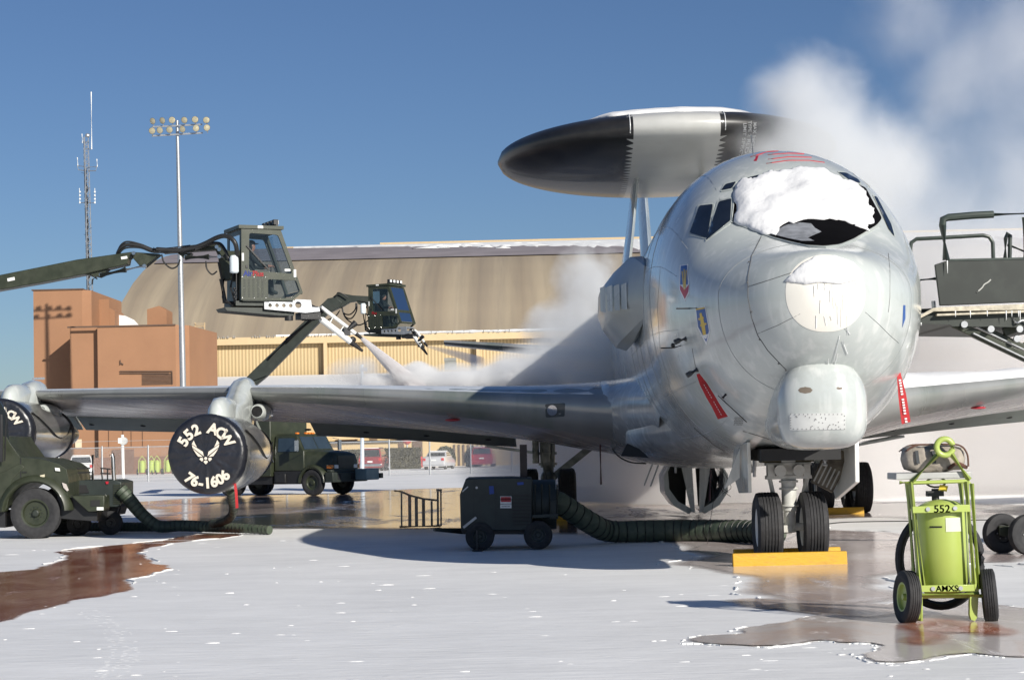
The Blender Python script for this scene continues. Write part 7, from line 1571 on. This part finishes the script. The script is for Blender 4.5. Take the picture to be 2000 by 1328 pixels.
# ---------------------------------------------------------------- steam and spray (volumes)
def steam(name, label, blobs, dens, scale=.5, amp=1.0, col=(.93, .94, .96), soft=.5, seed=0., detail=4, thr=.0, aniso=0., step=None):
    """blobs: (centre, radii, weight); the box round them carries a noisy density"""
    mn = [min(c[i] - r[i] for c, r, w_ in blobs) for i in range(3)]; mx = [max(c[i] + r[i] for c, r, w_ in blobs) for i in range(3)]
    mn[2] = max(mn[2], .03)
    mb = MB(); mb.box(mn[0], mx[0], mn[1], mx[1], mn[2], mx[2])
    m = bpy.data.materials.new(name); m.use_nodes = True; t = m.node_tree; L = t.links.new; t.nodes.remove(t.nodes['Principled BSDF']); o = t.nodes['Material Output']
    tc = nn(t, 'ShaderNodeTexCoord'); last = None
    n = nn(t, 'ShaderNodeTexNoise'); n.inputs['Scale'].default_value = scale; n.inputs['Detail'].default_value = detail; n.inputs['Roughness'].default_value = .58; n.inputs['Distortion'].default_value = .3
    mp0 = nn(t, 'ShaderNodeMapping'); mp0.inputs['Location'].default_value = (seed, seed * .7, seed * .3); L(tc.outputs['Object'], mp0.inputs[0]); L(mp0.outputs[0], n.inputs['Vector'])
    for c, r, w_ in blobs:
        sb = nn(t, 'ShaderNodeVectorMath', operation='SUBTRACT'); L(tc.outputs['Object'], sb.inputs[0]); sb.inputs[1].default_value = c
        dv = nn(t, 'ShaderNodeVectorMath', operation='DIVIDE'); L(sb.outputs[0], dv.inputs[0]); dv.inputs[1].default_value = r
        ln = nn(t, 'ShaderNodeVectorMath', operation='LENGTH'); L(dv.outputs[0], ln.inputs[0])
        s1 = nn(t, 'ShaderNodeMath', operation='SUBTRACT'); s1.inputs[0].default_value = 1; L(ln.outputs['Value'], s1.inputs[1])
        mu = nn(t, 'ShaderNodeMath', operation='MULTIPLY'); L(s1.outputs[0], mu.inputs[0]); mu.inputs[1].default_value = w_
        if last is None: last = mu
        else:
            mm = nn(t, 'ShaderNodeMath', operation='SMOOTH_MAX'); L(last.outputs[0], mm.inputs[0]); L(mu.outputs[0], mm.inputs[1]); mm.inputs[2].default_value = .15; last = mm
    nc = nn(t, 'ShaderNodeMath', operation='MULTIPLY_ADD'); L(n.outputs['Fac'], nc.inputs[0]); nc.inputs[1].default_value = amp; nc.inputs[2].default_value = -.5 * amp - thr
    ad = nn(t, 'ShaderNodeMath', operation='ADD'); L(last.outputs[0], ad.inputs[0]); L(nc.outputs[0], ad.inputs[1])
    # never any steam on the faces of the box
    gt = nn(t, 'ShaderNodeMath', operation='GREATER_THAN'); L(last.outputs[0], gt.inputs[0]); gt.inputs[1].default_value = 0
    sm_ = nn(t, 'ShaderNodeMapRange', interpolation_type='SMOOTHSTEP'); L(ad.outputs[0], sm_.inputs[0]); sm_.inputs[1].default_value = 0; sm_.inputs[2].default_value = soft; sm_.inputs[4].default_value = dens
    e = nn(t, 'ShaderNodeMapRange', interpolation_type='SMOOTHSTEP'); L(last.outputs[0], e.inputs[0]); e.inputs[1].default_value = 0; e.inputs[2].default_value = .15
    mu = nn(t, 'ShaderNodeMath', operation='MULTIPLY'); L(sm_.outputs[0], mu.inputs[0]); L(e.outputs[0], mu.inputs[1])
    pv = nn(t, 'ShaderNodeVolumePrincipled'); pv.inputs['Color'].default_value = (*col, 1); pv.inputs['Anisotropy'].default_value = aniso; L(mu.outputs[0], pv.inputs['Density']); L(pv.outputs[0], o.inputs['Volume'])
    try: m.cycles.volume_step_rate = step or 1.0
    except Exception: pass
    ob = mb.build(name, m, smooth=0); tag(ob, label, None, kind='stuff'); return ob
def P3(px, py, Y): v = at(px, py, Y); return (v.x, v.y, v.z)
steam('steam_clouds', 'pale steam billowing up high into the sky behind the aircraft', [
    (P3(1700, 440, 52), (4, 4, 3.6), 1.2), (P3(1850, 500, 52), (5, 4, 4.0), 1.3), (P3(1990, 330, 53), (4.0, 4, 5), 1.1),
    (P3(1770, 50, 53), (2.6, 3.5, 2.8), 1.1), (P3(1860, 160, 53), (3.0, 3.5, 2.4), 1.2), (P3(1990, 90, 53), (3.0, 3.5, 2.8), 1.1), (P3(2100, 200, 53), (5, 4, 8), 1.2)],
    .26, .32, 2.3, seed=3.4, soft=1.25, thr=.12, detail=7, col=(.97, .975, .985))
steam('dome_mist', 'steam curling round the shrouded end of the rotodome', [
    (P3(1600, 270, 46), (1.9, 3.2, 2.4), 1.5), (P3(1560, 200, 47), (1.6, 3, 1.7), 1.2), (P3(1680, 350, 46.5), (2.2, 3, 2.2), 1.4), (P3(1500, 300, 45.5), (1.3, 2.4, 1.0), .8), (P3(1760, 300, 48), (1.6, 2.4, 2.0), .8)],
    .75, .8, 1.7, seed=7., soft=1.2, thr=.08, detail=7, col=(.96, .97, .98))
steam('ground_fog', 'dense white steam rolling along the apron behind the wheels', [
    (P3(1250, 900, 55), (4.5, 4.5, 3.0), 1.6), (P3(1500, 880, 55), (6, 4.5, 3.5), 1.6), (P3(1800, 820, 57), (7, 4.5, 4.0), 1.3), (P3(2100, 800, 57), (7, 4.5, 5.0), 1.3), (P3(1120, 900, 54), (2.6, 4, 2.0), .9), (P3(1850, 650, 56), (6, 4, 4), 1.1), (P3(1010, 885, 56), (2.2, 3, 1.8), .75)],
    .55, .35, .8, seed=11., soft=.7, thr=-.05, col=(.97, .95, .94))
steam('wing_mist', 'thin blue grey mist drifting off the wing in front of the hangar', [
    (P3(1120, 660, 46), (1.5, 2.2, 1.2), 1.4), (P3(1180, 690, 45), (1.4, 2.5, 1.2), 1.6), (P3(1070, 725, 45), (1.8, 2.4, .8), 1.4), (P3(1180, 740, 45), (1.6, 2.6, .9), 1.5), (P3(900, 738, 45), (1.9, 2.4, .40), 1.0), (P3(700, 725, 45.6), (.9, 1.4, .45), .85), (P3(1150, 580, 46), (1.1, 2, 1.6), .9)],
    1.2, 1.5, 2.0, seed=23., soft=.8, thr=.02, detail=6, col=(.97, .98, .99))
steam('spray_clouds', 'bright white puffs where the jet bursts on the wing', [
    (P3(805, 738, 45.4), (.75, 1.2, .45), 1.7), (P3(870, 748, 45.6), (1.0, 1.6, .30), 1.3), (P3(745, 748, 45.4), (.6, 1.2, .28), 1.2), (P3(930, 748, 45), (1.1, 1.8, .28), 1.1), (P3(1010, 742, 45.2), (1.2, 2, .55), 1.3)],
    6., 2.2, 2.2, seed=31., soft=.8, thr=.05, detail=6, col=(.99, .99, .99))
def spray(name, label, a, b, r0, r1, dens):
    mb = MB(); n = 10; rings = []
    d = (b - a).normalized(); u, v = basis(d)
    for i in range(n + 1):
        t = i / n; c = a.lerp(b, t) + Vector((0, 0, -.10 * (b - a).length * t * t * .4)); r_ = r0 + (r1 - r0) * t
        rings.append([c + (u * math.cos(k / 14 * math.tau) + v * math.sin(k / 14 * math.tau)) * r_ * (1 + (.25 * t) * noise.noise(Vector((i * .6, k * .8, 0)))) for k in range(14)])
    m = bpy.data.materials.new(name); m.use_nodes = True; t = m.node_tree; L = t.links.new; t.nodes.remove(t.nodes['Principled BSDF']); o = t.nodes['Material Output']
    pv = nn(t, 'ShaderNodeVolumePrincipled'); pv.inputs['Color'].default_value = (.97, .95, .95, 1); pv.inputs['Density'].default_value = dens; L(pv.outputs[0], o.inputs['Volume'])
    ob = mb.loft(rings).build(name, m, smooth=60); tag(ob, label, None, kind='stuff'); return ob
spray('spray_mist', 'white jet of fluid from the near cab nozzle hitting the wing', tipA, at(820, 762, 44.5), .05, .26, 40.)
spray('spray_mist', 'fine jet of fluid from the far cab nozzle', tipB, at(940, 700, tipB.y - 3), .05, .22, 2.6)
